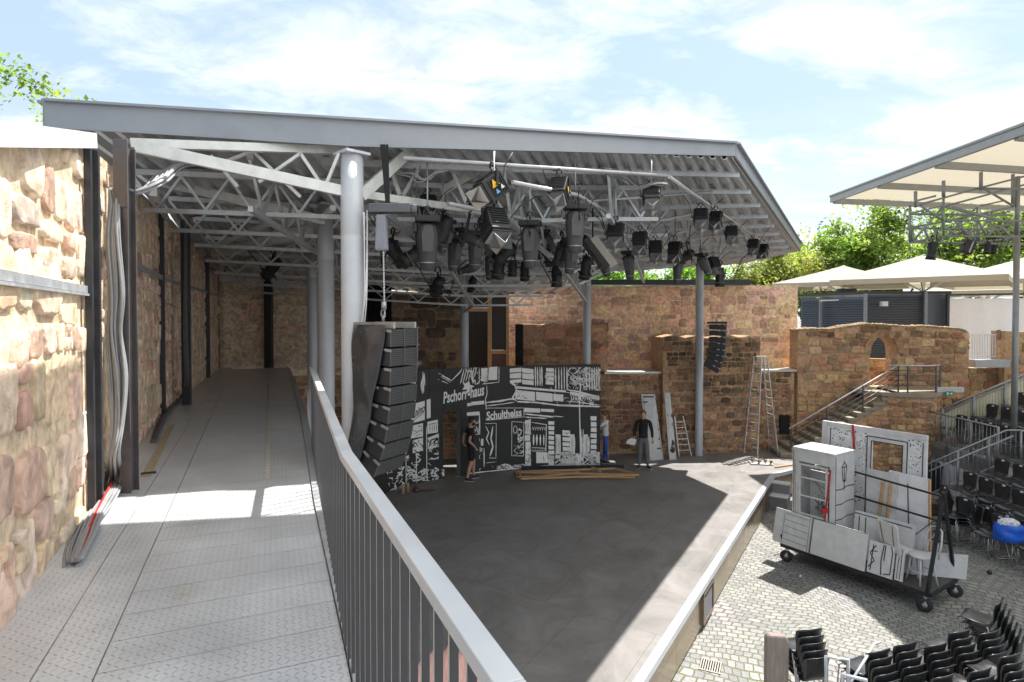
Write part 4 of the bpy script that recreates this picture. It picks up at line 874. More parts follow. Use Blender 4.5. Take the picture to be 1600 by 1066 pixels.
    if ponytail:
        b0 = hc + (hm @ Vector((0, -.11, .06))) * k; mb.tube([b0, b0 + (hm @ Vector((0, -.06, -.03))) * k, b0 + (hm @ Vector((0, -.075, -.13))) * k, b0 + (hm @ Vector((0, -.05, -.25))) * k], [.02 * k, .032 * k, .03 * k, .006 * k], 8)
    mb.build('hair', mh, p, local=True)
    if beard:
        mb = MB(); ico(mb, hc + (hm @ Vector((0, .028, -.062))) * k, (.07 * k, .068 * k, .05 * k), sub=2, m=hm.to_3x3()); mb.build('beard', mh, p, local=True)
    # clothes
    def garment(name, chain, matl, sub=2):
        VV = []; EE = []; ii = {}
        for n, pos, rad, par in chain:
            ii[n] = len(VV); VV.append((tuple(pos), (rad[0] * k, rad[1] * k) if isinstance(rad, tuple) else rad * k))
            if par: EE.append((ii[par], ii[n]))
        return skin(name, VV, EE, matl, p, 0, sub)
    mt = mat('top %.2f %.2f' % (top[0], top[2]), top, .85, 0, .15, 10, .35, 14); mbm = mat('bottom %.2f %.2f' % (bottom[0], bottom[2]), bottom, .85, 0, .15, 10, .35, 14)
    pel, ch = g['pelvis'], g['chest']
    C = [('c', ch, (.165, .118), None), ('w', pel.lerp(ch, .45), (.138, .105), 'c'), ('b', pel + Vector((0, 0, -.0)) * k, (.150, .120), 'w'), ('b2', pel + Vector((0, 0, -.07)) * k, (.150, .120), 'b'), ('n', ch.lerp(g['neck'], .55), (.125, .085), 'c'), ('n2', ch.lerp(g['neck'], .92), (.066, .062), 'n')]
    for s in 'lr':
        C.append(('s' + s, g['sh' + s], .074, 'n')); e = g['sh' + s].lerp(g['el' + s], .62 if sleeves == 'short' else 1); C.append(('e' + s, e, .058 if sleeves == 'short' else .052, 's' + s))
        if sleeves == 'long': C.append(('x' + s, g['el' + s].lerp(g['wr' + s], .9), .040, 'e' + s))
    if hood: C.append(('h', g['neck'] + Vector((0, -.07, -.03)) * k, (.09, .05), 'n2'))
    garment('top_clothing', C, mt)
    C = [('p', pel + Vector((0, 0, -.03)) * k, (.140, .112), None), ('t', pel + Vector((0, 0, .05)) * k, (.128, .1), 'p')]
    for s in 'lr':
        C.append(('h' + s, g['hp' + s] + Vector((0, 0, -.04)) * k, .104 if legs != 'tight' else .094, 'p'))
        if legs == 'shorts': C.append(('k' + s, g['hp' + s].lerp(g['kn' + s], .95), .088, 'h' + s))
        else:
            w = (.080, .072, .066) if legs == 'long' else (.062, .061, .042); C.append(('k' + s, g['kn' + s], w[0], 'h' + s)); C.append(('c' + s, g['kn' + s].lerp(g['an' + s], .4), w[1], 'k' + s)); C.append(('a' + s, g['kn' + s].lerp(g['an' + s], .97), w[2], 'c' + s))
    garment('trousers' if legs != 'shorts' else 'shorts', C, mbm)
    for s in 'lr':
        a, t = g['an' + s], g['to' + s]; mb = MB(); d = (t - a); d.z = 0; d.normalize(); hl = a - d * .05 * k; z0 = min(t.z, a.z) - .03 * k; pts = [Vector((hl.x, hl.y, z0 + .045 * k)), Vector((a.x, a.y, z0 + .06 * k)), a.lerp(t, .55) + Vector((0, 0, -.0)) * k, Vector((t.x, t.y, z0 + .03 * k)) + d * .05 * k]
        pts[2].z = z0 + .05 * k; mb.tube(pts, [.034 * k, .047 * k, .046 * k, .026 * k], 10)
        sh = mb.build('shoe', mat('shoe %.2f' % shoe[0], shoe, .6), p, local=True); mb = MB(); mb.bar(Vector((hl.x, hl.y, z0 + .006)) - d * .02, Vector((t.x, t.y, z0 + .006)) + d * .05 * k, .085 * k, .016 * k); mb.build('sole', mat('sole white', (.5, .5, .5), .6), sh, local=True)
    if extras: extras(p, g, k)
    return p
base = dict(pelvis=(0, 0, .96), chest=(0, .0, 1.32), neck=(0, .01, 1.49), head=(0, .03, 1.62), face=(0, 1, 0),
    shl=(-.185, 0, 1.40), shr=(.185, 0, 1.40), ell=(-.24, -.02, 1.12), elr=(.24, -.02, 1.12), wrl=(-.26, .05, .88), wrr=(.26, .05, .88), hal=(-.26, .09, .78), har=(.26, .09, .78),
    hpl=(-.085, 0, .90), hpr=(.085, 0, .90), knl=(-.095, .02, .50), knr=(.095, .02, .50), anl=(-.10, -.02, .085), anr=(.10, -.02, .085), tol=(-.12, .11, .035), tor=(.12, .11, .035))
J = dict(base); J.update(ell=(-.38, -.10, 1.16), wrl=(-.21, -.16, 1.00), hal=(-.14, -.12, .94), elr=(.36, -.12, 1.15), wrr=(.22, .08, .95), har=(.18, .14, .87), head=(.02, .05, 1.62), face=(.25, 1, 0), anl=(-.10, .12, .085), knl=(-.1, .12, .5), tol=(-.12, .25, .035), anr=(.12, -.12, .085), knr=(.11, 0, .5), tor=(.2, 0, .035))
q = PZ(735, 750, ZS); person('bearded man in black t-shirt and black shorts with hands on hips facing the painted backdrop', (q.x, q.y, ZS + .004), R(-72), J, 1.80, (.012, .012, .014), (.010, .010, .011), (.03, .035, .045), (.03, .02, .015), 'short', 'shorts', (.50, .29, .20), beard=True)
def paper(p, g, k):
    pass
J = dict(base); J.update(elr=(.25, -.03, 1.14), wrr=(.27, .10, .93), har=(.26, .17, .87), ell=(-.25, -.03, 1.14), wrl=(-.27, .04, .90), hal=(-.27, .08, .80), head=(.01, .03, 1.62), face=(.35, 1, 0), anl=(-.13, -.02, .085), anr=(.12, .0, .085), knl=(-.11, .02, .5), tol=(-.2, .09, .035), tor=(.16, .13, .035))
q = PZ(1005, 732, ZS); m2 = person('young man in black hooded sweatshirt and grey work trousers holding a white paper', (q.x, q.y, ZS + .004), R(168), J, 1.79, (.010, .010, .012), (.13, .14, .15), (.03, .03, .03), (.13, .075, .04), 'long', 'long', (.50, .30, .22), hood=True)
mb = MB(); c = PY(986, 690, q.y - .18); mb.prism([(-.16, -.07), (.12, -.13), (.17, .06), (.02, .12), (-.10, .06)], c, (1, 0, 0), (0, -.25, .97), (0, .004, 0)); tag(mb.build('paper_sheet', mat('paper', (.75, .75, .74), .7)), 'loose white sheets of paper held low by the man in the black sweatshirt', 'paper')
J = dict(base); J.update(shl=(-.16, .02, 1.39), shr=(.16, .02, 1.39), ell=(-.17, .20, 1.24), elr=(.17, .18, 1.22), wrl=(-.13, .36, 1.42), wrr=(.12, .36, 1.38), hal=(-.12, .40, 1.52), har=(.11, .41, 1.47), anl=(-.08, -.08, .085), knl=(-.085, -.03, .5), tol=(-.09, .05, .035), anr=(.09, .06, .085), tor=(.11, .19, .035), face=(.1, 1, -.1), head=(0, .06, 1.62))
q = PZ(946, 724, ZS); person('woman with ponytail in white top and blue leggings leaning her hands on the backdrop edge', (q.x, q.y, ZS + .004), R(82), J, 1.66, (.62, .62, .64), (.045, .10, .33), (.03, .03, .035), (.14, .06, .035), 'long', 'tight', (.55, .33, .26), ponytail=True)
# ================= line arrays =================
def line_array(label, top, rz, n, sc, cover, hang):
    t = thing('line_array_speaker', label, 'speaker', top, rz); mB = mat('speaker cabinet', (.030, .031, .033), .55, 0, .1, 20, .1, 80); mG = mat('speaker grille', (.045, .045, .047), .5, .3, .1, 60, .3, 260)
    ang = 0; x, z = 0.0, 0.0; hh = .215 * sc; dep = .52 * sc; wd_ = .46 * sc; bend = [0, .5, 1, 2, 3.5, 5, 6.5, 8, 8]
    for i in range(n):
        ang += R(bend[i]); c, s = math.cos(ang), math.sin(ang)
        ux = Vector((c, 0, -s)); uz = Vector((-s, 0, -c))     # ux = forward (grille), uz = down the stack
        o = Vector((x, 0, z)); 
        def P(a, y, b): return o + ux * a + uz * b + Vector((0, y, 0))
        g_ = .008 * sc; mb = MB(); y0, y1 = -wd_ / 2, wd_ / 2; f0_, f1_ = g_, hh - g_
        vs = [P(0, y0, f0_), P(0, y1, f0_), P(0, y1, f1_), P(0, y0, f1_), P(-dep, y0 * .8, f0_ + .02), P(-dep, y1 * .8, f0_ + .02), P(-dep, y1 * .8, f1_ - .02), P(-dep, y0 * .8, f1_ - .02)]
        mb.add(vs, [(0, 1, 2, 3), (7, 6, 5, 4), (0, 4, 5, 1), (1, 5, 6, 2), (2, 6, 7, 3), (3, 7, 4, 0)]); cb_ = mb.build('cabinet', mB, t, local=True, bevel=.006)
        mb = MB(); vs = [P(.004, y0 + .01, f0_ + .008), P(.004, y1 - .01, f0_ + .008), P(.004, y1 - .01, f1_ - .008), P(.004, y0 + .01, f1_ - .008)]; mb.add(vs, [(0, 1, 2, 3)])
        mb.build('grille', mG, cb_, local=True); mb = MB()
        for j in range(9):
            yy = f0_ + .015 + (f1_ - f0_ - .03) * j / 8; mb.bar(P(.010, y0 + .012, yy), P(.010, y1 - .012, yy), .007, .007)
        for yy in (y0 + .006, y1 - .006, (y0 + y1) / 2): mb.bar(P(.010, yy, f0_ + .004), P(.010, yy, f1_ - .004), .014, .010, up=(0, 1, 0))
        mb.build('louvre_bars', mat('speaker bars', (.10, .10, .103), .45, .2), cb_, local=True)
        for a_ in (-.06, -dep * .45):
            mb = MB(); mb.bar(P(a_ * 1, y0 - .008, .02), P(a_ + .09 * sc, y0 - .008, .03), .012, .03 * sc, up=uz); mb.lathe(P(a_, y0 - .012, .02), [(.0, -.004), (.012, -.004), (.012, .004), (0, .004)], 8)
            mb.build('rigging_link', mat('rigging zinc', (.35, .36, .37), .4, .6), cb_, local=True)
        o2 = P(0, 0, hh); x, z = o2.x, o2.z
    mb = MB(); mb.box((-dep * 1.12, -wd_ * .42, .0), (.03, -wd_ * .36, .07 * sc)); mb.box((-dep * 1.12, wd_ * .36, .0), (.03, wd_ * .42, .07 * sc)); mb.box((-dep * .6, -wd_ * .42, .005), (-dep * .5, wd_ * .42, .065 * sc)); mb.box((-dep * 1.12, -wd_ * .36, .005), (-dep * 1.05, wd_ * .36, .065 * sc))
    mb.build('flying_frame', mat('flying frame zinc', (.42, .41, .38), .45, .5) if cover else M_DARK(), t, local=True)
    if cover:    # crumpled rain cover thrown back over the cabinets
        mb = MB(); NU_, NV_ = 44, 30; vs = []
        for i in range(NU_ + 1):
            for j in range(NV_ + 1):
                u, v = i / NU_, j / NV_; a = -math.pi * .15 + u * math.pi * 1.3    # wraps behind
                w = (1 - .35 * v) ; xx = -dep * (.62 + .55 * math.sin(a) * (1 - .2 * v)) - .05 - .0 * v; yy = -math.cos(a) * wd_ * .66
                if u < .3: xx += (.36 * max(0, 1 - v / .7) + .05) * dep * (1 - u / .3)
                zz_ = .04 - v * n * hh * .97; xx += -math.sin(v * .9) * .05 + .010 * math.sin(v * 11 + u * 9) + .007 * math.sin(u * 40 + v * 5); yy += .016 * math.sin(u * 26 + v * 9 + math.sin(v * 13)); xx -= .55 * max(0, v - .45) ** 2 * 1.1
                vs.append((xx, yy, zz_))
        mb.add(vs, [(i * (NV_ + 1) + j, (i + 1) * (NV_ + 1) + j, (i + 1) * (NV_ + 1) + j + 1, i * (NV_ + 1) + j + 1) for i in range(NU_) for j in range(NV_)], None, True)
        o = mb.build('rain_cover', mat('rain cover vinyl', (.045, .046, .05), .22, 0, .2, 5, .25, 9), t, local=True); s_ = o.modifiers.new('s', 'SOLIDIFY'); s_.thickness = .004
    mb = MB(); z = .07 * sc
    mb.tube([(-.3 * sc, 0, z), (-.3 * sc, 0, z + .08)], .018 * sc, 8)
    th_ = [k / 10 * 6.283 for k in range(11)]; mb.tube([(-.3 * sc + .03 * math.cos(a), 0, z + .1 + .045 * math.sin(a)) for a in th_[:-1]], .01, 6, closed=True)
    mb.build('lifting_hook', mat('rigging zinc'), t, local=True)
    return t
la = line_array('large hanging speaker column with its vinyl rain cover pulled back beside the nearest column', PY(630, 513, 6.75), R(-30), 8, 1.0, True, None)
lb = line_array('small black hanging speaker column in front of the mossy stone pier', PY(1134, 506, 18.7), R(-24), 8, .93, False, None)
p = PY(607, 330, 6.85)
ch = thing('chain_hoist', 'dark electric chain hoist with fabric chain bag hanging from straps under the roof edge', 'hoist', (p.x, p.y, 6.75))
mb = MB(); a, b = PY(578, 333, 6.85), PY(642, 319, 6.85); mb.box((a.x, 6.78, a.z), (b.x, 6.93, b.z)); mb.lathe((b.x + .02, 6.855, (a.z + b.z) / 2), [(.0, -.045), (.045, -.045), (.045, .045), (0, .045)], 12); mb.build('motor_body', mat('hoist grey', (.10, .105, .115), .45, .2), ch, bevel=.008)
mb = MB(); a, b = PY(587, 392, 6.85), PY(606, 336, 6.85); pr = [(a.x, a.z), (b.x, a.z), (b.x - .015, b.z), (a.x + .015, b.z)]; mb.prism([(x, z) for x, z in pr], (0, 6.79, 0), (1, 0, 0), (0, 0, 1), (0, .12, 0)); mb.build('chain_bag', mat('bag cloth', (.22, .23, .27), .7, 0, .15, 9, .3, 12), ch, bevel=.02)
mb = MB(); a, b = PY(600, 392, 6.85), PY(600, 495, 6.78)
n = 46
for i in range(n):
    z0, z1 = a.z + (b.z - a.z) * i / n, a.z + (b.z - a.z) * (i + 1.25) / n; x = a.x + (b.x - a.x) * i / n
    mb.bar((x, 6.82, z0), (x, 6.82, z1), .018 if i % 2 else .006, .006 if i % 2 else .018, up=(0, 1, 0))
mb.build('chain', M_GALV(), ch)
mb = MB(); a = PY(600, 484, 6.8); mb.tube([a, a + Vector((0, 0, .09))], .03, 10); mb.build('hook_block', mat('rigging zinc'), ch)
mb = MB()
for dx in (-.03, .0, .035): a, b = PY(606, 322, 6.85), PY(600, 226, 7.0); mb.bar(a + Vector((dx * .3, 0, 0)), b + Vector((dx, 0, 0)), .03, .01, up=(0, 1, 0))
mb.build('strap', M_CLOTH(), ch)
# ================= lighting bars =================
def pipe(label, pts, r=.026):
    mb = MB(); mb.tube(pts, r, 10); tag(mb.build('lighting_bar', mat('aluminium pipe', (.45, .455, .46), .35, .5)), label, 'lighting bar')
def Bz(px, py, z): return PZ(px, py, z)
pipe('front lighting bar running close behind the roof fascia from the nearest column', [Bz(630, 247, 7.35), Bz(1043, 275, 7.35)])
pipe('lighting bar parallel to the right roof edge carrying five small shuttered spotlights', [Bz(1046, 277, 7.35), Bz(1204, 387, 7.35)])
pipe('long diagonal lighting bar under the middle of the roof', [Bz(801, 285, 7.05), Bz(903, 305, 7.05), Bz(1083, 411, 7.05)])
pipe('low lighting bar above the tallest dark spotlights', [Bz(700, 318, 6.95), Bz(966, 370, 6.95)], .03)
pipe('lower left lighting bar crossing behind the chain hoist', [PY(590, 352, 9.0), PY(905, 385, 11.5)], .026)
pipe('lighting bar deep under the roof above the ruined wall', [PY(560, 410, 13), PY(880, 418, 15)], .026)
for i, (x, y, x2, y2, Y, w) in enumerate(((1030, 345, 1141, 322, 10.5, 'second'), (910, 315, 1112, 300, 8.9, 'first'), (1050, 366, 1163, 343, 12.3, 'third'), (1060, 378, 1180, 358, 14.2, 'fourth'))):
    pipe('%s short cross bar counting back from the roof front at its right end' % w, [PY(x, y, Y), PY(x2, y2, Y + 1.0)], .022)
# ================= light fixtures =================
MFX = mat('fixture black', (.022, .022, .023), .5, .1, .2, 12, .05, 60); MFG = mat('barn door grey', (.06, .062, .068), .4, .3, .1, 8); MFS = mat('barn door pale', (.42, .40, .37), .45, .4, .1, 8)
YEL = mat('yellow sticker', (.75, .42, .02), .5); BLU = mat('blue sticker', (.12, .38, .68), .5); ORA = mat('orange knob', (.8, .30, .02), .5); WHI = mat('white sticker', (.7, .7, .68), .5)
def clamp_and_yoke(t, w, drop):
    mb = MB(); mb.tube([(-.035, 0, -.0), (-.035, 0, .05), (0, 0, .075), (.035, 0, .05), (.035, 0, 0)], .012, 6); mb.tube([(0, 0, 0), (0, 0, -.07)], .014, 6); mb.build('clamp', MFX, t, local=True)
    mb = MB(); mb.bar((-w, 0, -.075), (w, 0, -.075), .035, .008); 
    for s in (-1, 1): mb.bar((s * w, 0, -.075), (s * w, 0, -drop), .035, .008, up=(1, 0, 0)); mb.lathe((s * (w + .012), 0, -drop), [(.0, 0), (.03, 0), (.03, .015), (0, .015)], 8)
    mb.build('yoke', MFX, t, local=True)
def fresnel(tilt):
    t = thing('stage_light', '', 'stage light'); clamp_and_yoke(t, .155, .24); m = Matrix.Translation((0, 0, -.25)) @ Matrix.Rotation(-tilt, 4, 'X')   # body looks along +Y, tilted down
    mb = MB(); mb.mbox(m, (.13, .15, .14))
    for i in range(7): mb.mbox(m @ Matrix.Translation((0, -.13 + i * .035, .148)), (.115, .006, .012))
    for i in range(7): mb.mbox(m @ Matrix.Translation((.135, -.13 + i * .035, .0)), (.008, .006, .11)); mb.mbox(m @ Matrix.Translation((-.135, -.13 + i * .035, .0)), (.008, .006, .11))
    mb.mbox(m @ Matrix.Translation((0, .165, 0)), (.115, .018, .12)); b = mb.build('lamp_housing', MFX, t, local=True, bevel=.01)
    mb = MB(); mb.lathe((0, 0, 0), [(.0, .012), (.06, .008), (.095, 0)], 16, m=m @ Matrix.Translation((0, .185, 0)) @ Matrix.Rotation(-math.pi / 2, 4, 'X')); mb.build('lens', mat('lens glass', (.12, .13, .14), .08, .3), b, local=True)
    for k, (a, mt_) in enumerate(((0, MFG), (1, MFS), (2, MFG), (3, MFS))):
        mm = m @ Matrix.Translation((0, .19, 0)) @ Matrix.Rotation(a * math.pi / 2, 4, 'Y') @ Matrix.Translation((0, 0, .12)) @ Matrix.Rotation(R(-38), 4, 'X'); mb = MB()
        w0, w1 = .11, .15 if a % 2 == 0 else .12
        pv = [(-w0, 0, 0), (w0, 0, 0), (w1, .19, 0), (-w1, .19, 0)]; vs = [mm @ Vector(v) for v in pv] + [mm @ (Vector(v) + Vector((0, 0, .004))) for v in pv]
        mb.add(vs, [(0, 1, 2, 3), (7, 6, 5, 4), (0, 4, 5, 1), (1, 5, 6, 2), (2, 6, 7, 3), (3, 7, 4, 0)]); mb.build('barn_door', mt_, t, local=True)
    for (x, y, z, mt_, s) in ((-.148, .02, .05, YEL, .05), (-.146, -.06, -.03, WHI, .028), (-.146, .03, -.05, BLU, .03)):
        mb = MB(); vs = [m @ Vector((x, y - s, z - s)), m @ Vector((x, y + s, z - s)), m @ Vector((x, y, z + s))]; vs += [v - (m.to_3x3() @ Vector((.004, 0, 0))) for v in vs]
        mb.add(vs, [(0, 1, 2), (5, 4, 3), (0, 3, 4, 1), (1, 4, 5, 2), (2, 5, 3, 0)]); mb.build('sticker', mt_, b, local=True)
    mb = MB(); mb.mbox(m @ Matrix.Translation((-.04, -.152, .02)), (.02, .004, .09)); mb.build('sticker', YEL, b, local=True)
    mb = MB(); ico(mb, m @ Vector((.0, -.17, -.1)), (.025,) * 3, sub=1); mb.build('knob', ORA, t, local=True)
    mb = MB(); mb.tube([m @ Vector((.0, -.15, .08)), (.05, -.22, -.16), (.09, -.16, -.02), (.04, -.05, .05), (.1, .0, .06)], .007, 5); mb.build('power_cable', MFX, t, local=True)
    return t
def mover(tilt, L=.62):
    t = thing('stage_light', '', 'stage light'); clamp_and_yoke(t, .15, .30); m = Matrix.Translation((0, 0, -.20)) @ Matrix.Rotation(tilt, 4, 'X')
    mb = MB(); mb.box((-.17, -.12, -.16), (.17, .12, -.07)); mb.build('base_box', MFX, t, local=True, bevel=.015)
    mb = MB(); pr = [(.07, .03), (.13, .0), (.15, -.08), (.155, -.2), (.13, -.38), (.115, -.5), (.10, -L + .02), (.07, -L), (0, -L)]
    mb.lathe((0, 0, 0), pr, 10, m=m @ Matrix.Diagonal((1, .85, 1, 1))); b = mb.build('lamp_head', mat('head shell', (.05, .05, .053), .45, 0, .1, 10), t, local=True)
    mb = MB(); pr2 = [(-.055, -.02), (.055, -.02), (.085, -.12), (.07, -.36), (-.07, -.36), (-.085, -.12)]; vs = [m @ Vector((x, -.135 + abs(z + .15) * .07, z)) for x, z in pr2]; vs += [v - m.to_3x3() @ Vector((0, .02, 0)) for v in vs]
    mb.add(vs, [(0, 1, 2, 3, 4, 5), (11, 10, 9, 8, 7, 6)] + [(i, i + 6, (i + 1) % 6 + 6, (i + 1) % 6) for i in range(6)]); mb.build('vent_cover', mat('vent cover', (.085, .085, .088), .6, 0, .1, 20), b, local=True, bevel=.006)
    mb = MB(); mb.lathe((0, 0, 0), [(.106, -.50), (.112, -.50), (.112, -.515), (.105, -.515)], 12, m=m); mb.build('lens_ring', mat('rigging zinc'), b, local=True)
    mb = MB(); mb.tube([(.12, .05, -.1), (.19, .03, -.17), (.17, 0, -.0), (.08, 0, .05)], .008, 5); mb.build('power_cable', MFX, t, local=True)
    return t
def spot(tilt):
    t = thing('stage_light', '', 'stage light'); clamp_and_yoke(t, .09, .16); m = Matrix.Translation((0, 0, -.17)) @ Matrix.Rotation(tilt, 4, 'X')
    mb = MB(); mb.lathe((0, 0, 0), [(0, .13), (.055, .125), (.075, .05), (.078, -.02), (.07, -.12), (.085, -.2), (.07, -.2), (0, -.17)], 12, m=m); b = mb.build('lamp_head', MFX, t, local=True)
    mb = MB(); mb.mbox(m @ Matrix.Translation((0, 0, -.13)), (.085, .085, .006)); mb.build('colour_frame', MFG, b, local=True)
    mb = MB(); mb.tube([m @ Vector((0, 0, .12)), (.06, .06, .03), (.03, .02, .06)], .006, 5); mb.build('power_cable', MFX, t, local=True)
    return t
protos = {}
def place(kind, tilt, px, py, Y, rz, sc, label):
    k = (kind, tilt); loc = PY(px, py, Y)
    if k not in protos: t = protos[k] = {'f': fresnel, 'm': mover, 's': spot}[kind](R(tilt))
    else: t = copy_tree(protos[k])
    t.location = loc; t.rotation_euler = (0, 0, R(rz)); t.scale = (sc,) * 3; t['label'] = label; t['group'] = 'stage lights hanging under the roof'
    rq = random.Random(int(px * 7 + py)); a_ = rq.uniform(0, 6.28); e_ = Vector((math.cos(a_) * rq.uniform(.25, .6), math.sin(a_) * rq.uniform(.25, .6), rq.uniform(.1, .3))); mb = MB(); mb.tube([Vector((.03, -.08, -.18)), Vector((.05, -.12, -.34)).lerp(e_, .25) - Vector((0, 0, .12)), Vector((0, 0, -.1)).lerp(e_, .6) - Vector((0, 0, .05)), e_], .008, 5); mb.build('signal_cable', MFX, t, local=True)
    h = roofz(loc.x, loc.y) - .3 - loc.z     # hanging tube up to the roof frame
    if h > .25:
        mb = MB(); mb.tube([(0, 0, .06), (0, 0, h / sc)], .012, 6); mb.build('drop_tube', M_GALV(), t, local=True)
LF = [
 ('f', 35, 768, 262, 7.25, 120, 1.1, 'big shuttered spotlight tilted sideways highest up, its grey flap pointing down left'),
 ('f', 60, 772, 318, 7.3, -150, 1.15, 'largest boxy spotlight with yellow marks and one pale open flap facing the camera'),
 ('f', 50, 874, 272, 7.5, 160, .95, 'shuttered spotlight with blue and white stickers left of the tallest hanging lamp head'),
 ('f', 50, 1018, 286, 7.9, 170, .85, 'shuttered spotlight hanging alone at the right end of the front bar'),
 ('f', 50, 962, 344, 8.9, 165, .95, 'shuttered spotlight with yellow stickers just above the big black soft light'),
 ('f', 50, 1095, 322, 9.6, 165, .85, 'left one of the close pair of shuttered spotlights near the right roof edge'),
 ('f', 50, 1119, 327, 10.2, 150, .8, 'right one of the close pair of shuttered spotlights near the right roof edge'),
 ('f', 50, 1143, 350, 11.4, 165, .85, 'single small shuttered spotlight between the close pair and the last two at the roof edge'),
 ('f', 50, 1177, 371, 13.5, 155, .9, 'second farthest right of the small shuttered lights, dangling against the trees'),
 ('f', 50, 1193, 379, 15.0, 140, .9, 'farthest right small shuttered light under the roof edge against the trees'),
 ('f', 60, 1000, 358, 9.9, 160, .9, 'shuttered spotlight with a round wire yoke right of the black soft light'),
 ('f', 60, 1024, 372, 10.8, 170, .9, 'shuttered spotlight hanging directly left of the far right column top, beside a pale flap'),
 ('f', 60, 1055, 374, 11.3, 150, .95, 'tilted shuttered spotlight with a yellow stripe next to the far right column'),
 ('f', 60, 1114, 398, 13.8, 200, .95, 'dark shuttered spotlight behind the top of the far right column'),
 ('m', 6, 668, 330, 7.6, 10, 1.12, 'big pale fronted lamp head hanging nearest to the chain hoist'),
 ('m', 10, 744, 356, 9.0, 20, .95, 'long lamp head hanging left of and below the largest boxy spotlight'),
 ('m', 4, 828, 338, 8.2, -10, 1.05, 'long slim lamp head hanging midway between the two biggest spotlights and the tall head'),
 ('m', 4, 899, 312, 7.9, 5, 1.05, 'tallest lamp head hanging in front with a grey band, middle of the rig'),
 ('m', 10, 894, 366, 9.6, 30, .95, 'lamp head hanging straight below the tallest one'),
 ('m', 14, 982, 388, 11.4, -30, .9, 'lamp head hanging low against the bright trees left of the far right column'),
 ('m', 10, 712, 362, 9.6, 40, .95, 'lamp head in shadow behind and right of the nearest lamp head'),
 ('m', 20, 768, 388, 11.0, 15, .9, 'lamp head low down below the flaps of the largest boxy spotlight'),
 ('m', 26, 937, 386, 10.8, -60, .85, 'lamp head leaning behind the big black soft light'),
 ('m', 8, 1060, 400, 12.6, 10, .85, 'lamp head hanging lowest just left of the far right column'),
 ('m', 34, 1096, 392, 12.2, -60, .85, 'lamp head slanting across the top of the far right column'),
 ('s', 10, 801, 396, 13, 10, 1.5, 'small dark spot hanging low between two long lamp heads'),
 ('s', 5, 870, 408, 13, 0, 1.7, 'small narrow spot hanging lowest left of the middle rear column'),
 ('s', 3, 1125, 414, 14.5, 0, 1.6, 'narrow black spot hanging right of the far right column above the gutter'),
 ('s', 40, 738, 428, 16, 30, 1.5, 'tiny dark square spot hanging beside the left rear column'),
 ('s', 30, 856, 378, 11.5, -30, 1.4, 'little spot left of the two stacked middle lamp heads'),
 ('s', 50, 427, 396, 13.5, 60, 1.9, 'lone round spotlight under the roof above the walkway, left of the columns'),
 ('s', 40, 614, 366, 8.8, -50, 1.5, 'spot half hidden right behind the hoist chain bag'),
 ('s', 40, 692, 330, 8.4, 50, 1.6, 'small spot hanging at the right shoulder of the nearest lamp head'),
 ('s', 60, 652, 372, 8.6, 120, 1.5, 'small spot peeking out left of the nearest lamp head'),
 ('m', 60, 722, 352, 8.8, -110, .75, 'short lamp head pointing down left beside the largest boxy spotlight'),
 ('s', 50, 793, 372, 10.2, 80, 1.5, 'small spot in the cluster right of the largest boxy spotlight'),
 ('s', 20, 878, 370, 9.9, 60, 1.5, 'small spot tucked against the left side of the tallest lamp head'),
 ('m', 70, 745, 404, 11.6, 80, .8, 'short lamp head lying almost level above the left rear column'),
 ('s', 60, 684, 425, 13.0, 20, 1.8, 'round spotlight hanging deep under the roof over the ruined wall'),
 ('m', 16, 700, 338, 8.6, 60, .8, 'lamp head tucked close behind the nearest big lamp head'),
 ('s', 20, 780, 388, 10.4, 20, 1.6, 'spot hanging under the left flap of the largest boxy spotlight'),
 ('m', 30, 852, 356, 10.6, -80, .75, 'short lamp head between the long slim one and the tallest one'),
 ('f', 60, 842, 372, 11.8, 150, .9, 'shuttered spotlight deep in the cluster behind the long slim lamp head'),
 ('s', 30, 916, 396, 12.2, 10, 1.6, 'spot low behind the stacked middle lamp heads'),
 ('f', 45, 670, 300, 8.2, 200, .85, 'dark shuttered spotlight high behind the nearest big lamp head'),
 ('s', 60, 1074, 384, 12.6, 100, 1.4, 'spot squeezed between the tilted spotlight and the far right column'),
 ('m', 24, 762, 366, 10.2, -30, .75, 'short lamp head seen just under the largest boxy spotlight'),
 ('s', 15, 820, 404, 13.4, 0, 1.5, 'small spot lowest in the cluster below the long slim lamp head'),
]
for a in LF: place(a[0], a[1], a[2], a[3], a[4], a[5], a[6] * (.82 if a[0] == 'm' else .9), a[7])
# big flat soft light
c = PY(926, 392, 9.8); t = thing('soft_light', 'big flat black soft light with a pale side flap in the middle of the rig', 'stage light', c + Vector((0, 0, .25)))
m = Matrix.Translation(c) @ Matrix.Rotation(R(-42), 4, 'Y') @ Matrix.Rotation(R(25), 4, 'X'); mb = MB(); mb.mbox(m, (.05, .18, .33)); mb.mbox(m @ Matrix.Translation((.055, 0, 0)), (.006, .16, .31)); mb.build('lamp_housing', MFX, t, bevel=.01)
mb = MB(); mb.mbox(m @ Matrix.Translation((.10, -.2, -.05)) @ Matrix.Rotation(R(-30), 4, 'Z'), (.07, .005, .32)); mb.build('side_flap', MFS, t)
mb = MB(); mb.tube([c, c + Vector((0, 0, .35)), c + Vector((0, 0, .7))], .014, 6); mb.build('yoke', MFX, t)
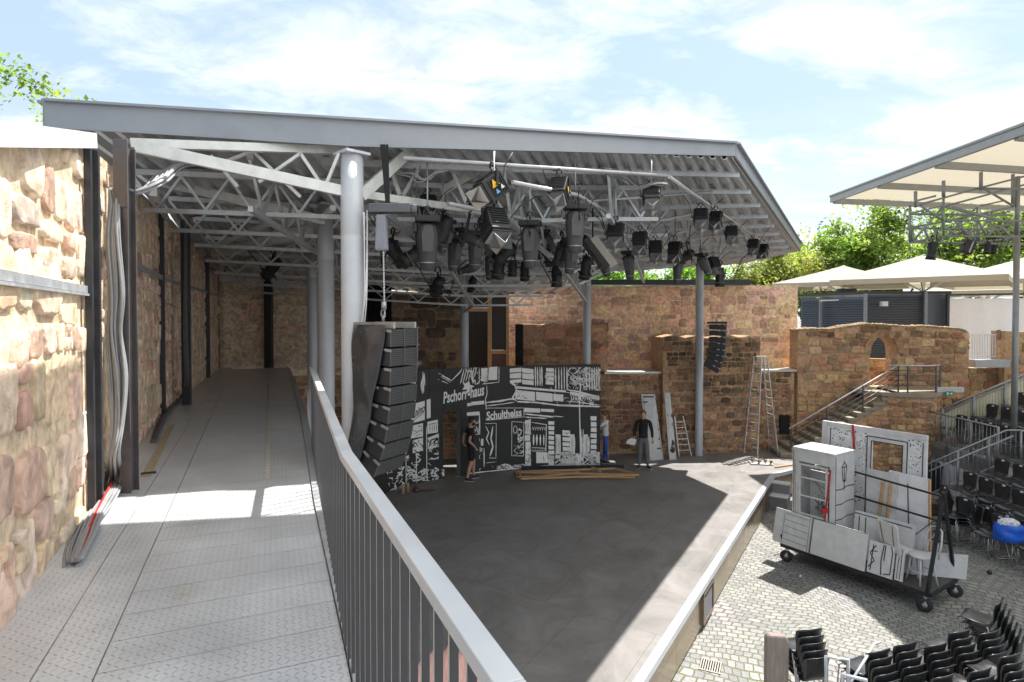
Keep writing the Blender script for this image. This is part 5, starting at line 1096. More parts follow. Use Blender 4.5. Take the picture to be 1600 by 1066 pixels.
# ================= right side: ruined wall with arch, stairs =================
zl = 3.0      # landing height
aw0, aw1 = Vector((10.05, 20.9, 0)), Vector((15.75, 20.5, 0)); u = (aw1 - aw0).normalized(); n = Vector((u.y, -u.x, 0)); LW = (aw1 - aw0).length
def sx(px):      # photo column -> distance along the arch wall
    k = (px - 800) / F; return (k * aw0.y - aw0.x) / (u.x - k * u.y)
wa = thing('ruined_wall', 'ragged topped sandstone wall with a pointed archway at the head of the stone stairs', 'wall', (12.9, 20.7, 0))
s0, s1 = sx(1360), sx(1403); zsp = 4.15; arch = []
for i in range(11): 
    t = i / 10; a = math.pi * (1 - t); arch.append(((s0 + s1) / 2 + (s1 - s0) / 2 * math.cos(a), zsp + (.62 * math.sin(a) ** .8)))
topz = [(0, 4.98), (.5, 5.02), (1.1, 5.0), (1.8, 5.12), (2.4, 5.2), (3.0, 5.16), (3.6, 5.1), (4.2, 5.12), (4.8, 5.08), (5.4, 5.04), (LW, 4.9)]
up_poly = [(0, zl - .02), (s0, zl - .02)] + arch + [(s1, zl - .02), (LW, zl - .02)] + list(reversed(topz))
lo_poly = [(0, 0), (LW, 0), (LW, zl - .02), (0, zl - .02)]
mb = MB(); TH = .75
for P in (up_poly, lo_poly):
    mb.prism(P, aw0, u, (0, 0, 1), -n * TH, col=MORT['gold'])
stones(mb, aw0, u, n, up_poly, 'gold', (.2, .36), (.9, 1.8), .035, 71, moss=lambda s: 4.75 + .2 * math.sin(s * 3), irr=1.2); stones(mb, aw0, u, n, lo_poly, 'gold', (.16, .3), (1, 2.2), .035, 72)
stones(mb, aw1, -n, u, [(0, 0), (TH, 0), (TH, 4.9), (0, 4.9)], 'gold', (.2, .36), (.9, 1.6), .03, 73)
# arch reveal right side and ring of dressed stones
A = aw0 + u * s1; stones(mb, A, -n, -u, [(0, zl), (TH, zl), (TH, zsp), (0, zsp)], 'gold', (.2, .36), (.9, 1.6), .02, 74)
for i in range(10):
    a, b = arch[i], arch[i + 1]; c = ((s0 + s1) / 2, zsp - .1); 
    def out(p, w): d = Vector((p[0] - c[0], p[1] - c[1])); d.normalize(); return (p[0] + d.x * w, p[1] + d.y * w)
    col = random.Random(i).choice(PAL['red']); P = [a, b, out(b, .24), out(a, .24)]; mb.prism([(x * .97 + .03 * (a[0] + b[0]) / 2, z) for x, z in P], aw0 + n * .0, u, (0, 0, 1), n * .05, col=tuple(x * 1.25 for x in col))
r = random.Random(3)      # rubble capping
for i in range(70):
    s = LW * i / 70 + r.uniform(-.03, .03); z = pline([Vector((a, 0, b)) for a, b in topz])(s / LW).z; 
    for q in (0.08, .36, .62): ico(mb, aw0 + u * s - n * q + Vector((0, 0, z)), (r.uniform(.07, .13), r.uniform(.1, .16), r.uniform(.03, .07)), tuple(x * r.uniform(.9, 1.4) for x in (.45, .34, .23)), 1)
mb.build('masonry', M_STONE(), wa)
# stones seen low inside the archway
wall('stone_wall', 'small rubble wall visible low inside the archway', (12.3, 22.4), (14.4, 22.3), [(0, 2.9), (2.1, 2.9), (2.1, 3.85), (0, 3.9)], 'gold', (.14, .26), 75, .03, .3)
# lower wall to the far right with stub and grille
wall('stone_wall', 'mossy lower wall to the right of the archway wall under the grille fence', (15.75, 21.0), (20.5, 21.0), [(0, 0), (4.75, 0), (4.75, 3.6), (0, 3.65)], 'gold', (.2, .34), 76, .03, .6, (1, 2.2), moss=lambda s: 3.2)
wall('ruined_wall', 'short wall stub with ragged top at the far right behind the tall thin pole', (17.15, 20.7), (20.5, 20.7), [(0, 3.0), (3.35, 3.0), (3.35, 4.95), (1.8, 5.0), (.9, 4.9), (0, 4.95)], 'gold', (.24, .4), 77, .035, .6, side=-1)
gf = thing('grille_fence', 'short grey bar grille between the archway wall and the wall stub', 'fence', PY(1537, 560, 20.9)); mb = MB()
for px in range(1519, 1558, 4): a, b = PY(px, 523, 20.9), PY(px, 559, 20.9); mb.bar(a, b, .02)
for y in (523, 557): mb.bar(PY(1518, y, 20.9), PY(1557, y, 20.9), .03)
mb.build('bar_grille', M_GALV(), gf)
mb = MB(); a, b = PY(1519, 562, 20.6), PY(1573, 574, 20.6); mb.box((a.x, 20.45, b.z), (b.x, 20.9, a.z)); tag(mb.build('stone_bench', mat('pale concrete', (.4, .42, .44), .8, 0, .15, 5), bevel=.01), 'pale smooth block lying on the wall below the grille fence', 'block')
# stairs -------------------------------------------------------------
st = thing('stone_stairs', 'worn stone staircase climbing to a round landing in front of the archway wall', 'stairs', (11, 19.9, ZS))
NST = 13; b0 = Vector((9.15, 19.55, 0)); b1 = Vector((12.55, 19.25, 0)); d = (b1 - b0) / NST; dn = d.normalized(); sn = Vector((dn.y, -dn.x, 0)); zs_ = lambda i: ZS + (zl - ZS) * (i + 1) / NST
for i in range(NST):
    ext = .0; wdt = 1.35 if i > 3 else 1.35; mb = MB(); o = b0 + d * i; z1 = zs_(i)
    f_ = .0 if i > 2 else -.25 * (3 - i) * .4
    P = [(0 + f_, 0), (d.length + .06, 0), (d.length + .06, -wdt), (0 + f_, -wdt)]
    mb.prism([(x, y) for x, y in P], o + Vector((0, 0, z1 - .10)), dn, sn, (0, 0, .10))
    mb.prism([(x + (.03 if k in (0, 3) else 0), y - (.03 if k < 2 else 0)) for k, (x, y) in enumerate(P)], o + Vector((0, 0, (ZS if i < 6 else 1.2))), dn, sn, (0, 0, z1 - .102 - (ZS if i < 6 else 1.2)))
    mb.build('step', mat('worn step stone', (.30, .25, .19), .8, 0, .25, 5, .3, 30, dirt=((.12, .10, .06), 3, .55, .6)), st, bevel=.012)
mb = MB(); side = [(0, 0)]; side += [(d.length * NST, 0), (d.length * NST, zl - .15)]
for i in reversed(range(NST)): side += [(d.length * (i + .0) + .0, zs_(i) - .14)]
o = b0 + sn * .02
side = [(0, .0), (d.length * NST, .0), (d.length * NST, zl - .2), (0, ZS + .0)]
mb.prism(side, o, dn, (0, 0, 1), -sn * .05, col=MORT['gold']); stones(mb, o, dn, sn, side, 'gold', (.14, .26), (1, 2), .03, 81); mb.build('side_masonry', M_STONE(), st)
# round landing drum
dc = Vector((13.05, 20.35, 0)); rd = 1.36; mb = MB(); K = 22; 
angs = [R(200) + R(150) * i / K for i in range(K + 1)]
for i in range(K):
    a = dc + Vector((math.cos(angs[i]), math.sin(angs[i]), 0)) * rd; b = dc + Vector((math.cos(angs[i + 1]), math.sin(angs[i + 1]), 0)) * rd; uu = (b - a).normalized(); nn = Vector((uu.y, -uu.x, 0))
    mb.quad(a, b, b + Vector((0, 0, zl - .14)), a + Vector((0, 0, zl - .14)), MORT['gold'])
bm_ = MB(); stones(bm_, (0, 0, 0), (1, 0, 0), (0, -1, 0), [(0, 0), (rd * R(150), 0), (rd * R(150), zl - .14), (0, zl - .14)], 'gold', (.15, .27), (1, 2.1), .03, 83)
vs = []
for v in bm_.v: a = R(200) + v.x / rd; q = rd - v.y; vs.append(dc + Vector((math.cos(a) * q, math.sin(a) * q, v.z)))
mb.add(vs, []); o_ = len(mb.v) - len(vs)
for f, c, s_ in zip(bm_.f, bm_.c, bm_.sm): mb.f.append(tuple(i + o_ for i in f)); mb.c.append(c); mb.sm.append(s_)
mb.build('drum_masonry', M_STONE(), st)
mb = MB(); P = [(dc.x + math.cos(a) * (rd + .07), dc.y + math.sin(a) * (rd + .07)) for a in [R(195) + R(160) * i / 30 for i in range(31)]]; P += [(dc.x + 1.3, 20.62), (dc.x - 1.3, 20.75)]
mb.prism(P, (0, 0, zl - .13), (1, 0, 0), (0, 1, 0), (0, 0, .13)); mb.build('landing_slab', mat('worn step stone'), st, bevel=.01)
# stair railing
sr = thing('stair_railing', 'slim dark railing with five rails down the stone stairs and round the landing', 'railing', (11.5, 19.2, zl)); MRD = mat('railing anthracite', (.09, .095, .10), .4, .5)
top = [b0 + sn * -.06 + Vector((0, 0, ZS + .1 + .85)), b1 + sn * -.06 + Vector((0, 0, zl + .88))]
land = [b1 + sn * -.06 + Vector((0, 0, zl + .88))] + [dc + Vector((math.cos(a), math.sin(a), 0)) * (rd - .04) + Vector((0, 0, zl + .88)) for a in (R(232), R(255), R(280), R(300), R(316))]
for k in range(5):
    dz = Vector((0, 0, -.16 * k)); mb = MB(); mb.tube([p + dz for p in top], .022 if k == 0 else .013, 7); mb.tube([p + dz for p in land], .022 if k == 0 else .013, 7); mb.build('rail', MRD if k else M_LGREY(), sr)
for p in [top[0].lerp(top[1], t) for t in (.02, .35, .68, 1)] + [land[2], land[4], land[5]]:
    mb = MB(); mb.bar(p + Vector((0, 0, .02)), p - Vector((0, 0, .92)), .035, .035, up=(0, 1, 0)); mb.build('post', MRD, sr)
# exit sign and lamp strip
mb = MB(); a, b = PY(1463, 605, 19.3), PY(1505, 613, 19.3); mb.box((a.x, 19.25, b.z), (b.x, 19.37, a.z)); tag(mb.build('strip_lamp', mat('white paint'), bevel=.01), 'white strip lamp fixed to the wall just above the green exit sign', 'lamp')
es = thing('exit_sign', 'small green emergency exit sign with white running figure and arrow beside the round landing', 'sign', PY(1482, 618, 19.3)); a, b = PY(1476.5, 611.5, 19.28), PY(1488.5, 618.5, 19.28)
mb = MB(); mb.box((a.x, 19.24, b.z), (b.x, 19.28, a.z)); mb.build('sign_board', mat('exit green', (.0, .22, .12), .5), es)
mb = MB(); w_, h_ = b.x - a.x, a.z - b.z
def S_(x, z): return Vector((a.x + x * w_, 19.236, b.z + z * h_))
mb.add([S_(.08, .2), S_(.36, .2), S_(.36, .8), S_(.08, .8)], [(0, 1, 2, 3)]); mb.add([S_(.45, .42), S_(.68, .42), S_(.68, .2), S_(.92, .5), S_(.68, .8), S_(.68, .58), S_(.45, .58)], [(0, 1, 2, 3, 4, 5, 6)]); mb.build('pictogram', mat('sign white', (.8, .8, .8), .5), es)
mb = MB(); mb.add([S_(.2, .7) + Vector((0, -.002, 0)), S_(.28, .7) + Vector((0, -.002, 0)), S_(.3, .45) + Vector((0, -.002, 0)), S_(.34, .25) + Vector((0, -.002, 0)), S_(.22, .4) + Vector((0, -.002, 0)), S_(.12, .25) + Vector((0, -.002, 0)), S_(.17, .5) + Vector((0, -.002, 0))], [tuple(range(7))]); mb.build('figure', mat('exit green'), es)
# ---------------- louvred building, white screen ----------------
lv = thing('louvred_building', 'low building clad in dark grey horizontal louvres behind the archway wall', 'building', (15.5, 27, 2.5)); ML = mat('louvre paint', (.085, .10, .125), .42, .3, .06, 3)
def louvre(a, b, z0, z1, name='louvre_panel', pitch=.105):
    A, B = Vector((*a, 0)), Vector((*b, 0)); uu = (B - A).normalized(); nn = Vector((uu.y, -uu.x, 0)); mb = MB(); mb.prism([(0, z0), ((B - A).length, z0), ((B - A).length, z1), (0, z1)], A - nn * .05, uu, (0, 0, 1), -nn * .05)
    z = z0 + .04
    while z < z1 - .1:
        p = [A + Vector((0, 0, z)), B + Vector((0, 0, z)), B - nn * .06 + Vector((0, 0, z + .07)), A - nn * .06 + Vector((0, 0, z + .07))]; q = [v + Vector((0, 0, .012)) + nn * .005 for v in p]
        mb.add(p + q, [(0, 1, 2, 3), (7, 6, 5, 4), (0, 4, 5, 1), (2, 6, 7, 3)]); z += pitch
    mb.build(name, ML, lv)
ca, cb2, cc, cd = (14.15, 29.5), (14.9, 25.2), (17.6, 25.0), (18.6, 25.1)
c_l = PY(1251, 465, 28.6); c_m = PY(1352, 460, 25.4); c_r = PY(1446, 457, 25.2); c_d = PY(1479, 457, 25.2)
louvre((c_l.x, 28.6), (c_m.x, 25.4), 2.5, 6.3); louvre((c_m.x, 25.4), (c_r.x, 25.2), 2.5, 6.38); 
mb = MB(); mb.box((c_r.x + .03, 25.15, 2.5), (c_d.x, 25.3, 6.38)); mb.build('door_panel', ML, lv)
mb = MB(); mb.prism([(c_l.x - .05, 28.5), (c_m.x, 25.3), (c_d.x + .1, 25.05), (c_d.x + .1, 29), (c_l.x, 31)], (0, 0, 6.40), (1, 0, 0), (0, 1, 0), (0, 0, .12)); mb.build('roof', M_DARK(), lv)
for px, y0 in ((1352, 459), (1446, 456), (1282, 463)):
    p = PY(px, y0, 25.1 if px > 1300 else 27.3); mb = MB(); mb.box((p.x - .06, p.y - .06, 2.5), (p.x + .06, p.y + .02, p.z)); mb.build('corner_post', mat('louvre trim', (.2, .22, .25), .4, .3), lv)
p = PY(1381, 475, 25.0); mb = MB(); mb.box((p.x - .12, 24.9, p.z - .1), (p.x + .12, 25.1, p.z + .1)); mb.build('wall_lamp', M_GALV(), lv)
mb = MB(); p = PY(1292, 470, 26.5); mb.bar(p + Vector((-.3, 0, 0)), p + Vector((.45, -.1, .03)), .12, .06); mb.build('floodlight', M_GALV(), lv)
mb = MB(); p = PY(1325, 456, 27); mb.box((p.x - .3, 27, 6.5), (p.x + .4, 27.4, 6.72)); mb.build('roof_box', M_DARK(), lv)
ws = thing('white_screen', 'large white sheet screen beyond the archway wall at the far right', 'screen', (20, 25, 3)); a, b = PY(1483, 465, 24.9), PY(1640, 600, 24.9)
mb = MB(); vs = []
for i in range(25):
    for j in range(5): vs.append((a.x + (b.x - a.x) * i / 24, 24.9 + .03 * math.sin(i * 1.3), b.z + (a.z - b.z) * j / 4 - (.04 * abs(math.sin(i * .8)) if j == 4 else 0)))
mb.add(vs, [(i * 5 + j, i * 5 + 5 + j, i * 5 + 6 + j, i * 5 + 1 + j) for i in range(24) for j in range(4)], None, True); mb.build('sheet', mat('white sheet', (.78, .79, .82), .75, 0, .04), ws)
mb = MB(); mb.bar(PY(1480, 461, 24.8), PY(1640, 459, 24.8), .08, .08); a = PY(1481, 459, 24.85); mb.bar(a, a - Vector((0, 0, 3)), .1, .1, up=(0, 1, 0)); mb.build('frame', M_DARK(), ws)
# ---------------- membrane canopy ----------------
cn = thing('membrane_canopy', 'large cream membrane canopy on tubular lattice trusses high above the seating on the right', 'canopy', (15, 12, .0))
rd_ = Vector((8.4, 2.1, 0)).normalized(); ribs = [20.4 - 2.45 * i for i in range(0, 8)]
mb = MB(); vs = []; NJ = 10
def cpt(y, s, drop=0): return Vector((11, y, 9.52)) + rd_ * s + Vector((0, 0, .012 * s - drop))
for k in range(len(ribs) - 1):
    o = len(mb.v); vs = []
    for i in range(7):
        t = i / 6; y = ribs[k] + (ribs[k + 1] - ribs[k]) * t; dr = -.10 * math.sin(math.pi * t)
        for j in range(NJ + 1): vs.append(cpt(y, 13 * j / NJ, -dr * (-1) if False else .10 * math.sin(math.pi * t)))
    mb.add(vs, [(i * (NJ + 1) + j, (i + 1) * (NJ + 1) + j, (i + 1) * (NJ + 1) + j + 1, i * (NJ + 1) + j + 1) for i in range(6) for j in range(NJ)], None, True)
mb.build('membrane', M_MEMB(), cn)
for i, y in enumerate(ribs):
    mb = MB(); mb.bar(cpt(y, 0, .12), cpt(y, 13, .12), .10, .18); mb.build('rib', mat('canopy rib', (.30, .30, .29), .4, .4), cn)
mb = MB(); mb.bar(cpt(20.5, -.04, .06), cpt(ribs[-1], -.04, .06), .10, .2); mb.tube([cpt(20.5, -.08, -.06), cpt(ribs[-1], -.08, -.06)], .05, 8); mb.build('edge_beam', mat('canopy rib'), cn)
def Tz(x, y): return (1400 + x / 4.845, 200 + y / 4.845)
MT = mat('lattice tube', (.25, .26, .26), .42, .5)
def TL(name, Y, segs, r=.035, m=None):
    mb = MB()
    for a, b in segs: mb.tube([PY(*Tz(*a), Y), PY(*Tz(*b), Y + (0 if len(segs) else 0))], r, 6)
    mb.build(name, m or MT, cn)
TL('lattice_truss', 17.3, [((105, 585), (105, 865)), ((105, 865), (975, 880)), ((105, 760), (975, 770)), ((105, 652), (860, 660)), ((125, 770), (125, 860)), ((215, 770), (255, 860)), ((290, 760), (330, 860)), ((105, 870), (370, 815)), ((370, 815), (890, 725)), ((110, 755), (350, 712)), ((350, 712), (880, 600))])
TL('lattice_truss', 16.4, [((360, 500), (360, 820)), ((140, 845), (360, 590)), ((185, 590), (355, 700)), ((160, 585), (630, 455)), ((630, 455), (980, 365)), ((380, 590), (975, 430)), ((660, 455), (885, 590)), ((670, 458), (980, 462)), ((355, 700), (975, 705)), ((355, 820), (975, 822)), ((340, 590), (860, 720)), ((430, 600), (880, 725)), ((160, 550), (300, 515)), ((480, 712), (540, 815)), ((540, 815), (625, 712)), ((625, 712), (690, 820)), ((690, 820), (760, 740)), ((790, 740), (860, 820)), ((385, 760), (470, 820))], .03)
TL('lattice_truss', 18.2, [((615, 600), (615, 870)), ((400, 800), (610, 600)), ((440, 700), (560, 860)), ((560, 860), (700, 700)), ((700, 700), (840, 870)), ((840, 870), (975, 700)), ((100, 650), (340, 592)), ((590, 870), (900, 830)), ((640, 590), (820, 550)), ((390, 850), (420, 760)), ((590, 770), (590, 860)), ((630, 770), (630, 860)), ((920, 600), (920, 830)), ((910, 560), (910, 700))], .028)
for a, b, Y in (((148, 480), (148, 600), 17.3), ((643, 335), (643, 475), 16.4), ((885, 350), (885, 600), 16.8), ((360, 400), (360, 520), 16.4)): TL('hanger', Y, [(a, b)], .045, MT)
pl_ = PY(1585.5, 600, 16.8); mb = MB(); mb.tube([(pl_.x, 16.8, 1.0), (pl_.x, 16.8, 5.5 + (493 - 372) / F * 16.8)], .075, 14); mb.tube([(pl_.x, 16.8, 5.5 + (493 - 372) / F * 16.8), (pl_.x, 16.8, 9.4)], .06, 12); mb.build('mast', MT, cn)
# unseen wing added above the camera to shade the walkway; brighter sheet softens it
wg = MB(); za = 9.75; pa, pb, pc, pd = [Vector(v) for v in ((-1.62, 6.74, za), (4.6, 7.75, za), (4.9, -1.0, za), (2.0, -1.0, za))]
wg.quad(pa, pb, pc, pd); wg.build('unseen_shade_wing', M_MEMB2(), cn)
for i, (px, y, Y, rz, lab) in enumerate(((1457, 380, 17.3, 20, 'leftmost dark stage light under the lattice truss of the canopy'), (1543, 381, 17.3, 0, 'small light left in the close pair under the canopy truss'), (1553, 381, 17.4, 0, 'small light right in the close pair under the canopy truss'))):
    place('s', 10, px, y - 6, Y, rz, 1.6 if i == 0 else 1.1, lab)
c = PY(1512, 386, 17.3); t = thing('soft_light', 'boxy black floodlight with a silver stripe under the canopy lattice truss', 'stage light', c); m = Matrix.Translation(c) @ Matrix.Rotation(R(22), 4, 'Y'); mb = MB(); mb.mbox(m, (.15, .1, .19)); mb.build('lamp_housing', MFX, t, bevel=.02)
mb = MB(); mb.mbox(m @ Matrix.Translation((.03, -.103, 0)), (.022, .004, .17)); mb.build('stripe', MFS, t); mb = MB(); mb.tube([c, c + Vector((0, 0, .36))], .015, 6); mb.build('yoke', MFX, t)
# ---------------- umbrellas ----------------
def umbrella(label, px, pya, Y, hw, drop, rz, zg=2.8):
    ap = PY(px, pya, Y); t = thing('parasol', label, 'parasol', (ap.x, Y, zg), R(rz), 'large cream parasols behind the louvred building'); zt = ap.z - zg; ze = zt - drop; mb = MB(); K = 8; vs = []; Lr = 8
    corners = [(hw * math.cos(2 * math.pi * i / 4 + math.pi / 4) , hw * math.sin(2 * math.pi * i / 4 + math.pi / 4)) for i in range(4)]; ring = []
    for i in range(4):
        a, b = corners[i], corners[(i + 1) % 4]
        for j in range(6): q = j / 6; ring.append((a[0] + (b[0] - a[0]) * q, a[1] + (b[1] - a[1]) * q, abs(q - .5) * 2 if j else 1))
    for lv_ in range(Lr + 1):
        s = lv_ / Lr
        for x, y, c_ in ring: vs.append((x * s, y * s, zt - drop * (s ** .93) + .10 * (1 - c_) * s * (1 - s) * -1.6))
    M_ = len(ring); fs = [(l * M_ + i, l * M_ + (i + 1) % M_, (l + 1) * M_ + (i + 1) % M_, (l + 1) * M_ + i) for l in range(Lr) for i in range(M_)]
    for x, y, c_ in ring: vs.append((x * 1.0, y * 1.0, ze - .22))
    fs += [(Lr * M_ + i, Lr * M_ + (i + 1) % M_, (Lr + 1) * M_ + (i + 1) % M_, (Lr + 1) * M_ + i) for i in range(M_)]
    mb.add(vs, fs); mb.build('canopy', M_MEMB(), t, local=True, recalc=False)
    mb = MB(); mb.tube([(0, 0, 0), (0, 0, zt)], .07, 10); mb.build('mast', mat('cream mast', (.6, .57, .5), .5), t, local=True)
    mr = mat('parasol rib', (.5, .48, .44), .5)
    for i in range(8):
        x, y, _ = ring[i * 3]; mb = MB(); mb.bar((0, 0, zt - .1), (x * .98, y * .98, ze - .04), .04, .05); mb.bar((0, 0, ze - .5), (x * .5, y * .5, zt - drop * .52 - .07), .035, .04); mb.build('rib', mr, t, local=True)
umbrella('centre one of three large cream parasols, peaked directly over the louvred building', 1443, 398, 26.5, 4.3, 1.15, 45 + 3)
umbrella('leftmost and farthest of the three large cream parasols behind the louvred building', 1318, 415, 30.5, 3.9, .95, 45 + 8)
umbrella('rightmost of the three large cream parasols, cut off by the frame edge', 1602, 402, 27, 4.3, 1.1, 45)
umbrella('lower cream parasol edge showing beneath the rightmost big one', 1545, 428, 33, 4.3, 1.0, 45)
# ---------------- trees ----------------
def leafmat(name, c):
    def ex(m, N, L, b, t):
        tr = N.new('ShaderNodeBsdfTranslucent'); a = N.new('ShaderNodeAttribute'); a.attribute_name = 'Col'; sc_ = N.new('ShaderNodeVectorMath'); sc_.operation = 'MULTIPLY'; sc_.inputs[1].default_value = (1.5, 1.6, .7); L.new(a.outputs['Color'], sc_.inputs[0]); L.new(sc_.outputs[0], tr.inputs[0])
        mx_ = N.new('ShaderNodeMixShader'); mx_.inputs[0].default_value = .5; o = N['Material Output']; L.new(b.outputs[0], mx_.inputs[1]); L.new(tr.outputs[0], mx_.inputs[2]); L.new(mx_.outputs[0], o.inputs[0])
    return mat(name, c, .6, 0, .2, 3, attr=True, spec=.3, extra=ex)
MLF = leafmat('spring leaves', (.1, .2, .03))
def tree(label, x, y, zg, H, rad, seed, nleaf=9000, ls=.16, pal=((.14, .22, .03), (.18, .26, .04), (.09, .16, .02), (.22, .28, .05)), hole=.35, name='tree'):
    r = random.Random(seed); t = thing(name, label, 'tree', (x, y, zg)); mb = MB(); tips = []
    def limb(p, d, L, rr, dep):
        pts = [p]; 
        for k in range(4):
            d = (d + Vector((r.uniform(-.18, .18), r.uniform(-.18, .18), r.uniform(-.02, .12)))).normalized(); pts.append(pts[-1] + d * L / 4)
        mb.tube(pts, [rr * (1 - .13 * k) for k in range(5)], 6 if dep < 2 else 4, cap=False)
        if dep >= 3: tips.extend(pts[2:]); return
        if dep == 2: tips.append(pts[-1])
        for k in range(r.randint(3, 4) if dep else 6):
            q = pts[r.randint(2, 4)] if dep else pts[-1].lerp(pts[2], r.random()); a = r.uniform(0, 6.28); e = r.uniform(.35, 1.0)
            limb(q, (d * (.75 if dep else .55) + Vector((math.cos(a) * e, math.sin(a) * e, r.uniform(-.1, .4)))).normalized(), L * r.uniform(.55, .8), rr * .5, dep + 1)
    limb(Vector((x, y, zg)), Vector((0, 0, 1)), H * .42, rad * .06, 0)
    mb.build('trunk', mat('bark', (.09, .07, .05), .9, 0, .3, 6, .4, 20), t)
    # crown clumps at branch tips and along an uneven outline
    cl = []
    cz = zg + H * .66
    for p in tips:
        if r.random() > hole * .5: cl.append((p, r.uniform(.28, .62) * rad * .36))
    for k in range(46):
        a, b = r.uniform(0, 6.28), r.uniform(-.6, 1); q = math.sqrt(max(0, 1 - b * b)); rr = rad * r.uniform(.55, 1.02); cl.append((Vector((x + math.cos(a) * q * rr, y + math.sin(a) * q * rr, cz + b * H * .34)), r.uniform(.16, .34) * rad))
    mb = MB(); per = max(6, nleaf // len(cl)); sh = [Vector((0, -.5, 0)), Vector((.38, -.05, .05)), Vector((0, .6, 0)), Vector((-.38, -.05, .05))]
    for c, cr in cl:
        base = r.choice(pal); g0 = sum(base) / 3; base = tuple(q * .8 + g0 * .2 for q in base); f = r.uniform(.75, 1.75)
        for _ in range(per):
            v = Vector((r.gauss(0, 1), r.gauss(0, 1), r.gauss(0, .75))); v = v.normalized() * cr * (r.random() ** .45); p = c + v; s = ls * r.uniform(.6, 1.3)
            rot = Matrix.Rotation(r.uniform(0, 6.28), 3, 'Z') @ Matrix.Rotation(r.uniform(-1.2, 1.2), 3, 'X') @ Matrix.Rotation(r.uniform(-.6, .6), 3, 'Y'); g_ = f * r.uniform(.8, 1.2)
            mb.add([p + rot @ (w * s) for w in sh], [(0, 1, 2, 3)], tuple(q * g_ for q in base))
    mb.build('crown', MLF, t, recalc=False)
tree('bright spring tree rising behind the near end of the left stone wall', -20.3, 24, 2, 13.2, 4.3, 1, 30000, .2)
tree('rounded spring tree behind the leftmost parasol', 21.0, 40, 2, 9.6, 3.1, 2, 12000, .24)
tree('tall airy spring tree behind the left corner of the membrane canopy', 27.0, 41, 2, 12.2, 4.6, 3, 15000, .25)
tree('broad tree behind the centre parasol below the canopy truss', 33.5, 43, 2, 12.5, 5.2, 4, 15000, .26)
tree('tree at the far right edge behind the canopy mast', 40.5, 46, 2, 13, 5.4, 5, 13000, .27)
tree('yellowish loose tree just right of the far roof corner', 15.6, 36, 2, 7.9, 3.2, 6, 10000, .2, pal=((.22, .24, .04), (.17, .20, .04), (.26, .26, .07)))
tree('low bushy tree between the roof corner and the leftmost parasol', 20.0, 45, 2, 7.4, 3.4, 7, 9000, .24, pal=((.16, .19, .04), (.12, .16, .03)))
tree('vivid green tree seen under the roof above the gutter, left part', 4.2, 40, 2, 9.0, 4.2, 8, 11000, .22, pal=((.12, .26, .02), (.16, .32, .03)))
tree('vivid green tree seen under the roof above the gutter, right part', 10.8, 41, 2, 9.0, 4.4, 9, 11000, .22, pal=((.13, .27, .02), (.18, .32, .04)))
tree('small tree filling the gap behind the parasol edge', 25.0, 50, 2, 9.0, 4.4, 10, 9000, .26)
# ================= grandstand =================
gs = thing('grandstand', 'stepped seating platform with steel barriers and cream side panels on the right', 'grandstand', (13.5, 16, 0))
MPL = mat('platform board', (.27, .27, .275), .7, 0, .2, 3)
tiers = [(11.55, .4), (12.27, .8), (12.99, 1.18), (13.75, 1.55), (14.5, 1.95)]
for i, (x, z) in enumerate(tiers):
    mb = MB(); mb.box((x, 6.0, z - .08), (x + .76, 16.0, z)); mb.box((x + .02, 6.0, (0 if i == 0 else tiers[i - 1][1])), (x + .04, 16.0, z - .082)); mb.build('tier', MPL, gs)
up_t = [(13.42, 1.42), (14.35, 1.80), (15.1, 2.2), (15.85, 2.6)]
for i, (x, z) in enumerate(up_t):
    mb = MB(); mb.box((x, 16.35, z - .1), (x + (.94 if i == 0 else .76), 19.25, z)); mb.box((x + .02, 16.35, max(0, z - .5)), (x + .04, 19.25, z - .102)); mb.build('tier', MPL, gs)
mb = MB(); mb.box((13.44, 16.5, 0), (13.5, 19.2, 1.3)); mb.box((13.5, 16.38, 0), (17, 16.42, 1.3)); mb.build('skirt_panel', mat('pale skirt', (.5, .52, .56), .6), gs)
MBR = mat('barrier steel', (.27, .28, .29), .4, .5)
def barrier(name, pts, hgt, n, posts=2, r=.025, par=gs, double=False):
    mb = MB(); mb.tube(pts, r, 8)
    if double: mb.tube([p - Vector((0, 0, .12)) for p in pts], r * .8, 8)
    low = [p - Vector((0, 0, hgt)) for p in pts]; mb.tube(low, r * .8, 6); f1_, f2_ = pline(pts), pline(low)
    for i in range(1, n): mb.tube([f1_(i / n), f2_(i / n)], .009, 4)
    for i in range(posts + 1): p = f1_(i / posts); mb.tube([p + Vector((0, 0, .02)), p - Vector((0, 0, hgt + .25))], r * 1.2, 8)
    mb.build(name, MBR, par)
barrier('barrier', [Vector((13.95, 19.25, 2.46)), Vector((18.0, 19.25, 4.2))], .92, 40, 4, .035, double=True)
mb = MB(); mb.prism([(13.98, 1.4), (18, 2.9), (18, 4.05), (13.98, 2.25)], (0, 19.33, 0), (1, 0, 0), (0, 0, 1), (0, .03, 0)); mb.build('side_panel', mat('cream side panel', (.62, .58, .42), .6), gs)
barrier('barrier', [Vector((13.36, 19.2, 2.42)), Vector((13.36, 16.3, 2.42))], .95, 22, 3, .025)
barrier('barrier', [Vector((11.35, 16.22, 1.42)), Vector((13.5, 16.2, 2.36)), Vector((13.9, 16.2, 2.36))], .85, 20, 3, .024)
mb = MB(); mb.tube([Vector((11.25, 15.98, 1.30)), Vector((13.5, 15.98, 2.25))], .024, 8); mb.build('barrier', MBR, gs)
